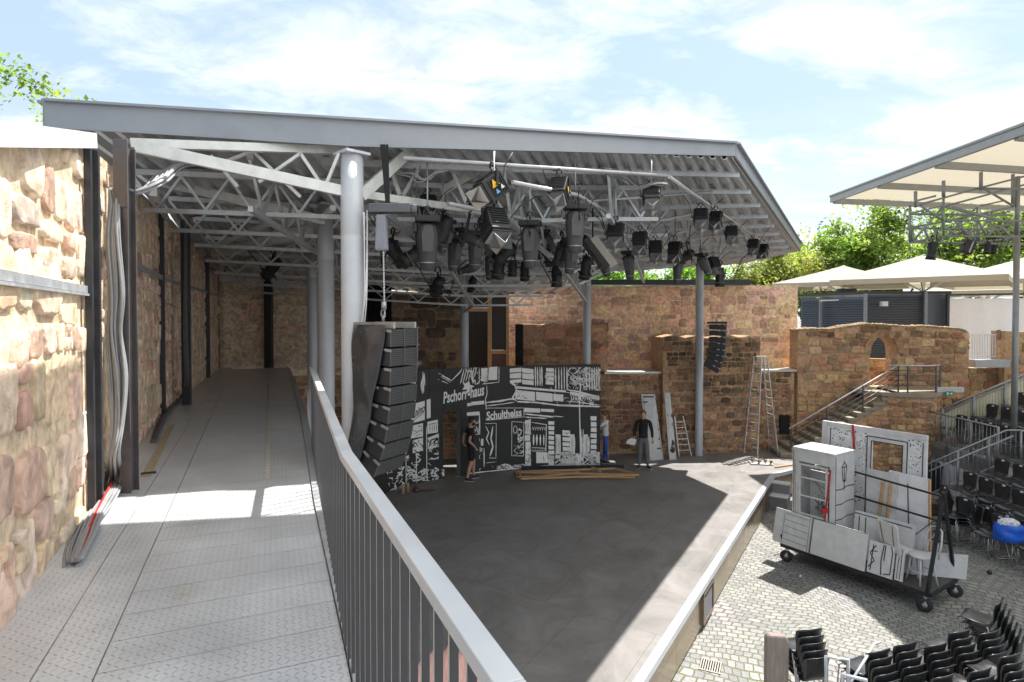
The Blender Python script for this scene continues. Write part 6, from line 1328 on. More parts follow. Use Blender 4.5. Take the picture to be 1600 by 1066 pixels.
# ---------------- chairs ----------------
MSH = mat('black seat shell', (.020, .0205, .022), .32, 0, .1, 8, .02, 200, coat=.2); MLG = mat('chair tube', (.45, .46, .47), .25, .8)
def shell(parts):      # local: chair faces +Y, origin on the floor
    prof = [(.40, .22, .445), (.40, .17, .452), (.40, .05, .438), (.40, -.08, .430), (.39, -.16, .440)]      # (width, y, z)
    back = [(.37, -.185, .455), (.36, -.215, .51), (.375, -.232, .60), (.40, -.243, .70), (.41, -.262, .78), (.395, -.275, .815)]
    out = []
    for nm, pr in (('seat', prof), ('backrest', back)):
        mb = MB(); vs = []; NX = 8
        if nm == 'backrest': pr = [(.385, -.168, .445)] + pr
        for w, y, z in pr:
            for i in range(NX + 1):
                t = i / NX * 2 - 1; cur = (t * t)
                if nm == 'seat': vs.append(Vector((t * w / 2, y, z + .02 * cur - (.02 if y > .2 else 0))))
                else: vs.append(Vector((t * w / 2, y + .035 * cur * min(1, (z - .44) * 5), z - (.02 * cur * cur if z > .8 else 0))))
        k = len(pr); fs = [(i * (NX + 1) + j, i * (NX + 1) + j + 1, (i + 1) * (NX + 1) + j + 1, (i + 1) * (NX + 1) + j) for i in range(k - 1) for j in range(NX)]
        o = len(vs); th = Vector((0, 0, -.008)) if nm == 'seat' else Vector((0, -.009, 0)); vs2 = vs + [v + th for v in vs]; rim = [j for j in range(NX + 1)] + [i * (NX + 1) + NX for i in range(1, k)] + [(k - 1) * (NX + 1) + j for j in reversed(range(NX))] + [i * (NX + 1) for i in reversed(range(1, k - 1))]
        fs += [tuple(i + o for i in reversed(f)) for f in fs[:]]; fs += [(rim[i], rim[i] + o, rim[(i + 1) % len(rim)] + o, rim[(i + 1) % len(rim)]) for i in range(len(rim))]
        mb.add(vs2, fs, None, True); out.append((nm, mb))
    return out
def make_chair(sled=True):
    t = thing('stacking_chair', '', 'chair')
    for nm, mb in shell(None): o = mb.build(nm, MSH, t, local=True)
    mb = MB(); mb.box((-.04, -.2405, .755), (.04, -.2395, .79)); mb.v = [Vector((v.x, v.y + (v.z - .7) * -.24 + .017, v.z)) for v in mb.v]; mb.build('number_plate', mat('number plate', (.65, .66, .66), .5), t, local=True)
    for s in (-1, 1):
        x = s * .19; mb = MB()
        if sled: mb.tube([(x * .9, .16, .43), (x, .2, .40), (x * 1.1, .22, .03), (x * 1.1, .18, .012), (x * 1.1, -.22, .012), (x * 1.1, -.25, .04), (x, -.14, .41), (x * .9, -.1, .43)], .010, 6)
        else: mb.tube([(x * .9, .14, .43), (x * 1.15, .22, 0)], .011, 6); mb.tube([(x * .9, -.1, .43), (x * 1.15, -.24, 0)], .011, 6)
        mb.build('leg_frame', MLG, t, local=True)
    mb = MB(); mb.tube([(-.17, .14, .428), (.17, .14, .428)], .009, 6); mb.tube([(-.17, -.1, .422), (.17, -.1, .422)], .009, 6); mb.build('cross_tube', MLG, t, local=True); return t
CS = 1.0; CH0 = make_chair(); used_ = [False]; ORD = ['first', 'second', 'third', 'fourth', 'fifth', 'sixth', 'seventh', 'eighth', 'ninth']
def chair(x, y, z, rz, label, group):
    if not used_[0]: t = CH0; used_[0] = True
    else: t = copy_tree(CH0)
    t.location = (x, y, z); t.rotation_euler = (0, 0, R(rz)); t.scale = (CS,) * 3; t['label'] = label; t['group'] = group; return t
rc = random.Random(5); CS = 1.13
rows = [('bottom row of the lower block', 11.93, .4, 15.75, 4), ('middle row of the lower block', 12.66, .8, 15.6, 3), ('top row of the lower block', 13.4, 1.18, 15.55, 2)]
for nm, x, z, y, n in rows:
    for i in range(n + 1): chair(x, y - .53 * i, z, 90 + rc.uniform(-3, 3), 'black chair, %s from the left in the %s' % (ORD[i], nm), 'black chairs in the lower grandstand block')
for nm, x, z, y, n in (('front row of the upper block', 13.95, 1.42, 18.75, 4), ('second row of the upper block', 14.75, 1.8, 18.55, 3), ('back row of the upper block', 15.5, 2.2, 18.3, 1)):
    for i in range(n + 1): chair(x, y - .56 * i, z, 90 + rc.uniform(-3, 3), 'black chair, %s from the left in the %s' % (ORD[i], nm), 'black chairs in the upper grandstand block')
for i in range(5): chair(11.15, 14.75 - .55 * i, 0, 92 + rc.uniform(-5, 5), 'black chair on the cobbles, %s from the left against the lowest step' % ORD[i], 'black chairs in the ground row')
for i, (px, py, rz) in enumerate(((1512, 850, 120), (1528, 832, 100), (1545, 868, 95))):
    q = PZ(px, py, 0); chair(q.x, q.y, 0, rz, ('black shell chair standing loose in front of the ground row beside the trolley uprights', 'black shell chair half hidden between the loose chair and the ground row', 'black shell chair under the blue bag')[i], 'loose black chairs near the trolley')
def stack(x, y, z, rz, n, what, group, lean=.0):
    a = R(rz); f = Vector((-math.sin(a), math.cos(a)))
    for i in range(n):
        chair(x + f.x * (.028 + lean) * i, y + f.y * (.028 + lean) * i, z + .078 * i, rz, 'black chair %s from bottom in %s' % (ORD[i], what), group)
q = PZ(1464, 835, 0); stack(q.x, q.y, 0, 75, 5, 'the tall stack left of the trolley uprights', 'chairs stacked behind the trolley')
q = PZ(1496, 848, 0); stack(q.x, q.y, 0, 100, 3, 'the short stack right behind the trolley uprights', 'chairs stacked behind the trolley')
CS = 1.0
rowA = [(4.76, 7.78), (5.23, 7.95), (5.71, 8.10), (6.19, 8.26), (6.68, 8.42)]
nmA = ['leftmost stack of the five at the bottom edge', 'second stack of the five at the bottom edge', 'middle stack of the five at the bottom edge', 'fourth stack of the five at the bottom edge', 'rightmost stack of the five at the bottom edge']
for (x, y), nm, k in zip(rowA, nmA, (5, 5, 4, 5, 4)): stack(x + .02, y + .02, 0, 17.5, k, 'the ' + nm, 'chair stacks at the bottom right', .012)
for i, (x, y, k) in enumerate(((5.32, 7.42, 4), (5.88, 7.55, 4), (6.42, 7.70, 5))): stack(x, y, 0, 17.5, k, 'the nearer line, %s stack' % ('left', 'middle', 'right')[i], 'chair stacks at the bottom right', .012)
stack(7.25, 8.75, 0, 40, 7, 'the tallest stack at the right frame edge', 'chair stacks at the bottom right', .015)
q = PZ(1258, 1100, 0); stack(q.x, q.y, 0, 10, 5, 'the small stack behind the weathered board', 'chair stacks at the bottom right', .012)
# weathered board, steel tube frames
p = PZ(1215, 1120, 0); mb = MB(); pr = [(-.16, 0), (.16, 0), (.17, 1.0), (.12, 1.1), (-.12, 1.13), (-.16, 1.08)]; mb.prism(pr, (p.x, p.y, .0), (1, .1, 0), (0, .0, 1), (0, .12, 0)); tag(mb.build('weathered_board', mat('weathered grey wood', (.22, .18, .16), .75, 0, .3, 4, .3, 30, stretch=(5, 5, .8)), bevel=.03), 'upright weathered grey brown board with rounded top standing at the bottom edge', 'board')
def frame_(label, pts, r=.025): mb = MB(); mb.tube(pts, r, 6); tag(mb.build('tube_frame', M_GREY()), label, 'frame')
frame_('square grey steel loop standing left of the five chair stacks', [PY(1291, 1090, 7.6), PY(1291, 1026, 7.6), PY(1325, 1031, 7.5), PY(1325, 1090, 7.5)])
frame_('low grey steel loop just below the square one at the very bottom', [PY(1316, 1090, 7.0), PY(1316, 1054, 7.0), PY(1353, 1063, 6.9), PY(1353, 1090, 6.9)])
frame_('slanting chrome tube leaning across the leftmost chair stack', [PY(1328, 1068, 7.3), PY(1352, 1030, 7.6), PY(1366, 1006, 7.9), PY(1376, 1003, 8.0)], .018)
# floor drain
p = PZ(1110, 1041, 0); dr = thing('floor_drain', 'square metal drain grate set in the cobbles near the stage front', 'drain', (p.x, p.y, 0), R(-25)); mb = MB(); mb.box((-.16, -.16, .002), (.16, .16, .006)); mb.build('dark_pit', mat('dark void'), dr, local=True)
mb = MB()
for i in range(9): mb.box((-.15 + i * .036, -.15, .007), (-.135 + i * .036, .15, .012))
mb.box((-.17, -.17, .006), (.17, -.15, .013)); mb.box((-.17, .15, .006), (.17, .17, .013)); mb.build('grate', mat('grate iron', (.4, .36, .31), .6, .3), dr, local=True)
# blue bag
q = PZ(1572, 893, 0); bb = thing('blue_bag', 'bright blue plastic carrier bag stuffed with clear sheeting on a chair', 'bag', (10.75, 12.75, .46)); c = PY(1576, 826, 12.6)
mb = MB(); K = 20
for_v = []
for j in range(7):
    z = c.z - .24 + .36 * j / 6 + .0
    for i in range(K):
        a = 6.283 * i / K; rx = (.24 + .05 * math.sin(.5 + j / 2.2)) + .02 * math.sin(3 * a + j); ry = .22 + .03 * math.cos(2 * a + j * 2); for_v.append((c.x + rx * abs(math.cos(a)) ** .7 * (1 if math.cos(a) > 0 else -1), c.y + ry * math.sin(a), z + .02 * math.sin(5 * a)))
mb.add(for_v, [(j * K + i, j * K + (i + 1) % K, (j + 1) * K + (i + 1) % K, (j + 1) * K + i) for j in range(6) for i in range(K)] + [tuple(reversed(range(K)))], None, True); mb.build('bag_body', mat('blue plastic', (.01, .10, .55), .35, 0, .15, 5, .4, 8), bb)
mb = MB(); r = random.Random(2)
bm = bmesh.new(); bmesh.ops.create_icosphere(bm, subdivisions=4, radius=1)
vs = [c + Vector((v.co.x * .22, v.co.y * .15, .08 + v.co.z * .13)) * 1 + Vector((math.sin(v.co.y * 17 + v.co.z * 9), math.sin(v.co.x * 21 + v.co.z * 7), math.sin(v.co.x * 19 + v.co.y * 23))) * .018 for v in bm.verts]; mb.add(vs, [tuple(x.index for x in f.verts) for f in bm.faces], None, False); bm.free()
mb.build('clear_sheeting', mat('clear sheeting', (.6, .62, .68), .3, 0, .1, 10, .5, 30), bb)
mb = MB(); p = PZ(1546, 897, 0); ico(mb, p + Vector((0, 0, .04)), (.05, .05, .045), None, 2); tag(mb.build('dropped_hat', M_BLACK()), 'small round black object lying alone on the cobbles right of the trolley', 'hat')
mb = MB(); a = PZ(1452, 770, 0); mb.lathe((a.x + .3, a.y + .3, 0), [(.22, 0), (.26, .75), (.29, .78), (.29, .82), (.2, .86), (0, .87)], 14); tag(mb.build('litter_bin', M_BLACK()), 'black bin standing beside the grandstand end behind the white flats', 'bin')
# ================= trolley =================
O = Vector((6.08, 13.28, 0)); U = Vector((.559, -.829, 0)); V_ = Vector((.829, .559, 0)); ZD = .38
def T(s, t, z): return O + U * s + V_ * t + Vector((0, 0, z))
tr = thing('prop_trolley', 'black steel platform trolley on swivel wheels with an upright frame at one end', 'trolley', T(1.45, .6, 0)); MK = mat('trolley steel', (.022, .022, .024), .45, .3)
LT, WT = 2.9, 1.2; mb = MB(); mb.prism([(0, 0), (LT, 0), (LT, WT), (0, WT)], T(0, 0, ZD - .05), U, V_, (0, 0, .05)); mb.build('platform', mat('trolley deck', (.06, .058, .055), .6, 0, .2, 4), tr)
mb = MB()
for a, b in (((0, 0), (LT, 0)), ((LT, 0), (LT, WT)), ((LT, WT), (0, WT)), ((0, WT), (0, 0))): mb.bar(T(*a, ZD - .045), T(*b, ZD - .045), .05, .07)
mb.build('edge_frame', MK, tr)
for s, t in ((.1, -.02), (LT - .08, -.02), (.1, WT - .03), (LT - .0, WT - .08)):
    mb = MB(); c = T(s, t, .135); mb.lathe((0, 0, 0), [(.0, -.022), (.08, -.028), (.122, -.022), (.134, 0), (.122, .022), (.08, .028), (0, .022)], 18, m=Matrix.Translation(c) @ Matrix.Rotation(R(-28), 4, 'Z') @ Matrix.Rotation(R(90), 4, 'X')); w = mb.build('wheel', mat('tyre rubber', (.02, .02, .02), .7), tr)
    mb = MB(); mb.lathe((0, 0, 0), [(.0, -.03), (.045, -.03), (.05, .0), (.045, .03), (0, .03)], 12, m=Matrix.Translation(c) @ Matrix.Rotation(R(-28), 4, 'Z') @ Matrix.Rotation(R(90), 4, 'X')); mb.build('hub', mat('rigging zinc'), w)
    mb = MB(); q = Matrix.Rotation(R(-28), 4, 'Z') @ Vector((0, .04, 0))
    for k in (-1, 1): mb.bar(c + q * k, c + q * k + Vector((.03, .02, .15)), .035, .006, up=q)
    mb.bar(c + Vector((.03, .02, .155)) - q * 1.3, c + Vector((.03, .02, .155)) + q * 1.3, .09, .02); mb.build('fork', mat('rigging zinc'), w)
for (s, t, z, s2, t2, z2) in ((LT - .05, .02, ZD, LT - .02, .55, 2.0), (LT - .03, WT - .03, ZD, LT - .03, .62, 2.14)): mb = MB(); mb.bar(T(s, t, z), T(s2, t2, z2), .055, .055); mb.build('upright', MK, tr)
mb = MB(); mb.bar(T(.03, WT - .03, ZD), T(.03, WT - .03, 2.1), .05, .05); mb.build('upright', MK, tr)
for z, s0_ in ((2.05, .1), (1.5, .1), (1.0, .1)): mb = MB(); mb.bar(T(s0_, WT - .03, z + .05), T(LT - .03, .62 + (.55 if z < 1.2 else .2 if z < 1.8 else 0), z), .03, .035); mb.build('rail', MK, tr)
mb = MB(); mb.bar(T(1.3, WT - .03, 1.0), T(1.3, WT - .03, 2.1), .015, .015); mb.bar(T(2.1, WT - .1, .4), T(2.1, WT - .2, 2.06), .015, .015); mb.bar(T(2.1, WT - .1, .9), T(2.6, WT - .3, 1.45), .012, .012); mb.build('thin_strut', MK, tr)
for s in (-.02, LT - .03): mb = MB(); mb.bar(T(s, -.02, ZD - .08), T(s, -.02, ZD + .2), .035, .035); mb.build('stake', MK, tr)
MW = M_WHITE(); MI = mat('drawn black line', (.02, .02, .02), .7)
def lines(par, F_, segs, w=.012, off=.004, name='drawn_line'):    # F_(a,b,off) -> point on a face
    mb = MB()
    for pts in segs:
        for a, b in zip(pts, pts[1:]):
            d = Vector((b[0] - a[0], b[1] - a[1])); L_ = d.length or 1; nx, ny = -d.y / L_ * w / 2, d.x / L_ * w / 2
            mb.add([F_(a[0] + nx, a[1] + ny, off), F_(a[0] - nx, a[1] - ny, off), F_(b[0] - nx, b[1] - ny, off), F_(b[0] + nx, b[1] + ny, off)], [(0, 1, 2, 3)])
    return mb.build(name, MI, par, recalc=False)
def flat(name, label, cat, o, ux, uz, w, h, th=.04, m=None, edge=True):
    """thin painted board: o = lower left front corner, ux/uz unit directions; returns thing and face function"""
    ux, uz = Vector(ux).normalized(), Vector(uz).normalized(); n = ux.cross(uz); n = n if n.dot(E - Vector(o)) > 0 else -n
    t = thing(name, label, cat, o); mb = MB(); mb.prism([(0, 0), (w, 0), (w, h), (0, h)], o, ux, uz, -n * th); mb.build('board', m or MW, t, bevel=.003)
    return t, (lambda a, b, off=0: Vector(o) + ux * a + uz * b + n * off)
lean = (V_ * .22 + Vector((0, 0, 1))).normalized()
t, f = flat('painted_board', 'white board drawn with plank lines leaning at the left end of the trolley front', 'board', T(-.22, -.06, ZD + .02), U - Vector((0, 0, .02)), lean, .84, .74)
lines(t, f, [[(.22, .02), (.22, .7)], [(.8, .0), (.8, .74)]] + [[(.24, .12 + .14 * i), (.78, .11 + .14 * i)] for i in range(5)], .008)
t, f = flat('painted_board', 'large plain white board leaning in the middle of the trolley front', 'board', T(.66, -.09, ZD + .02), U, lean, 1.12, .74); lines(t, f, [[(0.01, 0), (.01, .74)], [(.0, .735), (1.12, .735)]], .01)
t, f = flat('painted_board', 'white board with brush drawn black bark lines right of the plain one on the trolley', 'board', T(1.80, -.03, ZD + .02), U, lean, .46, .62)
lines(t, f, [[(.06, .05), (.08, .55)], [(.02, .1), (.12, .25), (.03, .38), (.13, .55)], [(.26, .02), (.24, .3), (.27, .6)], [(.3, .05), (.42, .08), (.43, .5), (.4, .6)], [(.29, .3), (.3, .6)], [(.05, .42), (.16, .44)]], .02)
t, f = flat('painted_board', 'narrow white board edge on next to the small painted chair on the trolley', 'board', T(2.28, .02, ZD + .02), U, lean, .14, .64)
for i in range(2): lines(t, f, [[(.04 + .05 * i, .03), (.05 + .05 * i, .6)]], .012)
# big box with window
bx = thing('window_box', 'tall white box scenery with an open sash window and a drawn street lamp', 'scenery', T(.55, .5, ZD)); W0, D0, H0 = .95, .80, 2.18; o0 = T(.12, .16, ZD + .01); zb_ = ZD + .01
def BX(a, b, c): return o0 + U * a + V_ * b + Vector((0, 0, c))
mb = MB(); t_ = .05
def bxb(a0, b0, c0, a1, b1, c1): 
    P = [(a0, b0), (a1, b0), (a1, b1), (a0, b1)]; mb.prism(P, BX(0, 0, c0), U, V_, (0, 0, c1 - c0))
bxb(0, 0, 0, .16, t_, H0 - .3); bxb(W0 - .12, 0, 0, W0, t_, H0 - .3); bxb(0, 0, H0 - .3, W0, t_, H0 - .052); bxb(0, 0, H0 - .05, W0, D0, H0)
bxb(W0 - t_, t_ + .002, 0, W0, D0, H0 - .052); bxb(0, t_ + .002, 0, t_, D0, H0 - .052); bxb(t_, D0 - t_, 0, W0 - t_ - .002, D0, .6); mb.build('box_shell', MW, bx, bevel=.004)
mb = MB(); 
for a, c0, c1 in ((.19, .35, H0 - .33), (W0 - .17, .35, H0 - .33)): mb.bar(BX(a, -.02, c0), BX(a, -.02, c1), .04, .03, up=V_)
for c in (.37, .75, 1.15, 1.55, H0 - .35): mb.bar(BX(.19, -.02, c), BX(W0 - .17, -.02, c), .03, .03)
mb.build('window_sash', MW, bx)
ff = lambda a, b, off=0: BX(a, -off, b); fs_ = lambda a, b, off=0: BX(W0 + off, a, b)
lines(bx, ff, [[(.165, .3), (.165, H0 - .31), (W0 - .125, H0 - .31), (W0 - .125, .3)], [(.03, .0), (.03, 2.1)], [(.08, 0), (.06, 1.9)]], .012)
lines(bx, fs_, [[(.0, c + .0), (.25, c - .02), (.5, c + .02), (.8, c)] for c in (.45, .78, 1.1, 1.42)] + [[(.02, 0), (.02, H0 - .06)]], .02)
lamp = [[(.36, 1.36), (.36, 1.56)], [(.30, 1.56), (.42, 1.56)], [(.31, 1.58), (.26, 1.86), (.46, 1.86), (.41, 1.58), (.31, 1.58)], [(.36, 1.58), (.36, 1.86)], [(.25, 1.87), (.36, 1.96), (.47, 1.87)], [(.36, 1.96), (.36, 2.0)]]
lines(bx, fs_, lamp, .022, .006); lines(bx, ff, [[(.2, H0 - .2), (.8, H0 - .19)], [(.25, H0 - .15), (.7, H0 - .16)]], .03, .004) if False else None
# red strap
st_ = MB(); st_.bar(BX(.72, -.05, .35), BX(.86, -.03, H0 - .35), .035, .008, up=V_); st_.bar(BX(.70, -.06, .93), BX(.84, -.06, .97), .10, .03, up=V_); tag(st_.build('ratchet_strap', mat('red strap', (.38, .02, .02), .6)), 'dark red lashing strap running down across the open window of the box scenery', 'strap')
# inside the window: flower drawing board
t, f = flat('painted_board', 'white board with scribbled foliage seen through the window of the box scenery', 'board', BX(.1, .55, .4), U, (0, 0, 1), .75, 1.2)
r = random.Random(4); lines(t, f, [[(r.uniform(.1, .6), r.uniform(.2, .7)), (r.uniform(.1, .6), r.uniform(.2, .7)), (r.uniform(.1, .6), r.uniform(.2, .7))] for _ in range(14)] + [[(.05, .95), (.3, .85), (.6, .8)], [(.1, 1.0), (.3, .7)]], .012)
# big speckled flat behind with window hole
t = thing('speckled_flat', 'long white speckled wall flat with a cut out window leaning behind the trolley load', 'scenery', T(1.2, 1.3, ZD)); o1 = T(.13, 1.27, ZD + .01); W1, H1 = 2.16, 2.64; un = (V_ * .05 + Vector((0, 0, 1))).normalized()
def F1(a, b, off=0): return o1 + U * a + un * b - V_ * off
hx0, hx1, hz0, hz1 = 1.10, 1.72, 1.62, 2.36
mb = MB()
for (a0, b0, a1, b1) in ((0, 0, hx0, H1), (hx1, 0, W1, H1), (hx0, hz1, hx1, H1), (hx0, 0, hx1, hz0)): mb.prism([(a0, b0), (a1, b0), (a1, b1), (a0, b1)], o1, U, un, V_ * .05)
mb.build('board', mat('white paint grey', (.62, .62, .63), .6), t)
mb = MB()
for (a0, b0, a1, b1) in ((hx0 - .08, .7, hx0 - .01, hz1 + .08), (hx1 + .01, .7, hx1 + .08, hz1 + .08), (hx0 - .01, hz1 + .01, hx1 + .01, hz1 + .08), (hx0 - .01, hz0 - .06, hx1 + .01, hz0 - .01), (0, 0, .12, H1), (0.13, H1 - .1, W1, H1)): mb.prism([(a0, b0), (a1, b0), (a1, b1), (a0, b1)], o1 - V_ * .03, U, un, V_ * .028)
mb.build('frame_trim', MW, t)
lines(t, F1, [[(hx0 - .09, .7), (hx0 - .09, hz1 + .09), (hx1 + .09, hz1 + .09), (hx1 + .09, .7)], [(hx0, hz0), (hx0, hz1), (hx1, hz1), (hx1, hz0)], [(.2, .5), (.2, H1 - .15)], [(W1 - .06, .5), (W1 - .06, H1 - .15)]], .02, .034)
mb = MB(); r = random.Random(8)
for _ in range(620):
    a, b = r.uniform(.2, W1 - .1), H1 - .14 - (r.random() ** 1.5) * 1.6
    if hx0 - .1 < a < hx1 + .1: continue
    s = r.uniform(.006, .018); mb.add([F1(a - s, b, .003), F1(a, b - s, .003), F1(a + s, b, .003), F1(a, b + s, .003)], [(0, 1, 2, 3)])
tag(mb.build('painted_speckle', MI, t, recalc=False), kind='stuff')
mb = MB(); mb.prism([(0, 0), (.05, 0), (.0, .55), (-.05, .55)], F1(.72, 2.1, .04), U, un, -V_ * .006); tag(mb.build('red_tape', mat('red strap')), 'red strap end hanging over the top edge of the speckled flat', 'strap')
# boards at the right
t, f = flat('painted_board', 'tall white board with a timber edge leaning behind the trolley rails', 'board', T(1.75, 1.02, ZD + .3), U * 1 + Vector((0, 0, -.03)), (V_ * .12 + U * -.06 + Vector((0, 0, 1))), .75, 1.55, .03, mat('white paint grey'))
mb = MB(); mb.bar(f(.76, 0, .01), f(.76, 1.55, .01), .03, .04); mb.build('timber_edge', M_WOOD(), t)
t, f = flat('painted_board', 'white board with pale timber battens standing upright behind the top rail', 'board', T(1.25, 1.1, ZD + .5), U, (0, 0, 1), .6, 1.3, .03)
mb = MB(); mb.bar(f(.25, 0, .03), f(.35, 1.1, .03), .05, .03); mb.bar(f(.42, 0, .03), f(.5, 1.1, .03), .05, .03); mb.build('timber_batten', M_WOOD(), t)
t, f = flat('painted_board', 'white board with a drawn double frame behind the white chairs', 'board', T(1.22, .55, ZD + .02), U, (V_ * .15 + Vector((0, 0, 1))), 1.15, .95, .03)
lines(t, f, [[(.12, .1), (.1, .85)], [(.25, .1), (.23, .85)], [(.0, .9), (1.1, .88)]], .02)
mb = MB(); c = f(.72, .62, .09); K = 24; 
t = thing('round_panel', 'small round panel with dense black scribbles behind the white chairs on the trolley', 'panel', c); mb.prism([(.2 * math.cos(6.283 * i / K), .24 * math.sin(6.283 * i / K)) for i in range(K)], c, U, (0, 0, 1), V_ * .02); mb.build('board', MW, t)
r = random.Random(6); fr_ = lambda a, b, off=0: c + U * a + Vector((0, 0, b)) - V_ * off
lines(t, fr_, [[(.18 * math.cos(a) * q, .22 * math.sin(a) * q) for a in [st0 + k * .5 for k in range(5)]] for st0, q in [(r.uniform(0, 6), r.uniform(.3, 1)) for _ in range(20)]], .012)
t, f = flat('painted_board', 'low white board propped at the right end of the trolley under the uprights', 'board', T(2.35, .55, ZD + .02), (U * .75 + V_ * .66), (Vector((0, 0, 1)) + V_ * .2), .95, .46, .02)
# white chairs on the trolley
def whitechair(label, c, rz, lie=False):
    t = thing('painted_chair', label, 'chair', c, R(rz)); mb = MB(); K = 12
    mb.prism([(-.2, -.2), (.2, -.2), (.22, .2), (-.22, .2)], (0, 0, .43), (1, 0, 0), (0, 1, 0), (0, 0, .03)); mb.build('seat', MW, t, local=True, bevel=.01)
    for sx_, sy in ((-1, 1), (1, 1), (-1, -1), (1, -1)): mb = MB(); mb.bar((sx_ * .18, sy * .17, .43), (sx_ * .2, sy * .2, 0), .035, .035); mb.build('leg', MW, t, local=True)
    mb = MB(); pr = [(-.18, 0), (.18, 0), (.21, .45), (.17, .5), (-.17, .5), (-.21, .45)]; mb.prism(pr, (0, -.2, .44), (1, 0, 0), (0, -.2, 1), (0, .03, 0)); mb.build('backrest', MW, t, local=True, bevel=.008)
    mb = MB(); 
    for x in (-.1, .1): mb.bar((x, -.235, .55), (x * 1.2, -.30, .9), .008, .004, up=(0, 1, 0))
    mb.build('drawn_line', MI, t, local=True); t.scale = (1.15,) * 3; return t
whitechair('white painted upholstered chair with black outlines on the right part of the trolley', T(2.22, .38, ZD + .005), -75)
t = thing('bentwood_chair', 'white bentwood chair standing at the front edge of the trolley', 'chair', T(2.62, .36, ZD + .01), R(95))
mb = MB(); mb.lathe((0, 0, .44), [(0, 0), (.19, 0), (.2, .012), (.19, .025), (0, .025)], 20); mb.build('seat', MW, t, local=True)
for a in (45, 135, 225, 315): mb = MB(); mb.tube([(.15 * math.cos(R(a)), .15 * math.sin(R(a)), .44), (.18 * math.cos(R(a)), .18 * math.sin(R(a)), .2), (.22 * math.cos(R(a)), .22 * math.sin(R(a)), 0)], .014, 7); mb.build('leg', MW, t, local=True)
mb = MB(); mb.tube([(-.16, -.16, .44), (-.17, -.2, .7), (-.12, -.25, .88), (0, -.27, .93), (.12, -.25, .88), (.17, -.2, .7), (.16, -.16, .44)], .015, 8); mb.tube([(-.09, -.16, .45), (-.1, -.2, .65), (0, -.24, .8), (.1, -.2, .65), (.09, -.16, .45)], .011, 7); mb.build('bent_back', MW, t, local=True)
mb = MB(); mb.tube([(.17 * math.cos(6.283 * i / 16), .17 * math.sin(6.283 * i / 16), .2) for i in range(16)], .009, 6, closed=True); mb.build('leg_hoop', MW, t, local=True); t.scale = (1.15,) * 3
# dark iron frame pieces left of the box
mb = MB(); mb.tube([T(-.25, .5, .35), T(-.3, .55, .8), T(-.1, .55, .78), T(-.05, .5, .3)], .015, 6); mb.tube([T(-.28, .5, .6), T(.1, .5, .55)], .012, 6); tag(mb.build('iron_frame', MK), 'small bent black iron frame poking out left of the window box', 'frame')
t, f = flat('painted_board', 'white board with scrawled pattern leaning at the far left of the window box', 'board', T(-.12, .75, ZD), U * .6 + V_ * -.5, (V_ * .3 + Vector((0, 0, 1))), .35, 1.15, .03, mat('white paint grey')); lines(t, f, [[(.05, .2), (.2, .4), (.1, .6), (.25, .9)], [(.2, .1), (.1, .5), (.28, .7)], [(.02, 0), (.02, 1.1)]], .02)
# ================= things on the stage =================
def ladder(par, a0, a1, b0, b1, n, w=.03, d=.055, m=None, rn='rung'):
    """two rails a0-a1 and b0-b1 with n rungs"""
    ml = m or mat('ladder aluminium', (.55, .56, .57), .35, .6); a0, a1, b0, b1 = map(Vector, (a0, a1, b0, b1))
    for p, q in ((a0, a1), (b0, b1)): mb = MB(); mb.bar(p, q, w, d, up=(0, 1, .1)); mb.build('rail', ml, par)
    for i in range(1, n + 1): t = i / (n + 1); mb = MB(); mb.bar(a0.lerp(a1, t), b0.lerp(b1, t), .03, .03); mb.build(rn, ml, par)
q = PZ(1190, 712, ZS); sl = thing('stepladder', 'tall aluminium double stepladder standing open on the stage before the stone wall', 'ladder', q)
fl, fr_l, bl, br_ = PZ(1162, 711, ZS), PZ(1187, 713, ZS), PZ(1184, 707.5, ZS), PZ(1215, 711, ZS); tl, trr = PY(1180, 558, 19.9), PY(1195, 558, 19.9)
fl = PZ(1162, 708, ZS); f2 = PZ(1183, 714, ZS); k1 = PZ(1202, 706, ZS); k2 = PZ(1216, 713, ZS)
ladder(sl, fl, tl + Vector((0, .1, 0)), f2, tl + Vector((.12, -.22, 0)), 11); ladder(sl, k1, trr + Vector((0, .1, 0)), k2, trr + Vector((-.02, -.22, 0)), 11)
mb = MB(); mb.bar(tl + Vector((0.0, -.05, .02)), trr + Vector((0.0, -.05, .02)), .12, .03); mb.build('top_platform', mat('ladder aluminium'), sl)
q = PZ(1068, 712, ZS); s2_ = thing('ladder', 'short aluminium ladder leaning on the wall left of the far right column', 'ladder', q)
ladder(s2_, PZ(1061, 713, ZS), PY(1054, 651, 19.95), PZ(1080, 712, ZS), PY(1067, 650, 19.95), 6)
t = thing('tall_white_flat', 'tall tapering white flat with drawn horizontal joints leaning on the stone wall', 'scenery', PZ(1020, 720, ZS)); mb = MB(); P = [PZ(1013, 720, ZS), PZ(1037, 718, ZS), PY(1023, 616, 19.45), PY(1002, 616, 19.45)]; P2_ = [p + Vector((0, .05, 0)) for p in P]
mb.add(P + P2_, [(0, 1, 2, 3), (7, 6, 5, 4), (0, 4, 5, 1), (1, 5, 6, 2), (2, 6, 7, 3), (3, 7, 4, 0)]); mb.build('board', MW, t)
def bil(P): return lambda a, b, off=0: (P[0].lerp(P[1], a)).lerp(P[3].lerp(P[2], a), b) + Vector((0, -off, 0))
lines(t, bil(P), [[(.05, k / 7 + .02), (.95, k / 7 + .03)] for k in range(1, 7)] + [[(.1, 0), (.12, .96), (.9, .96)], [(.9, .96), (.95, 0)]], .02, .008)
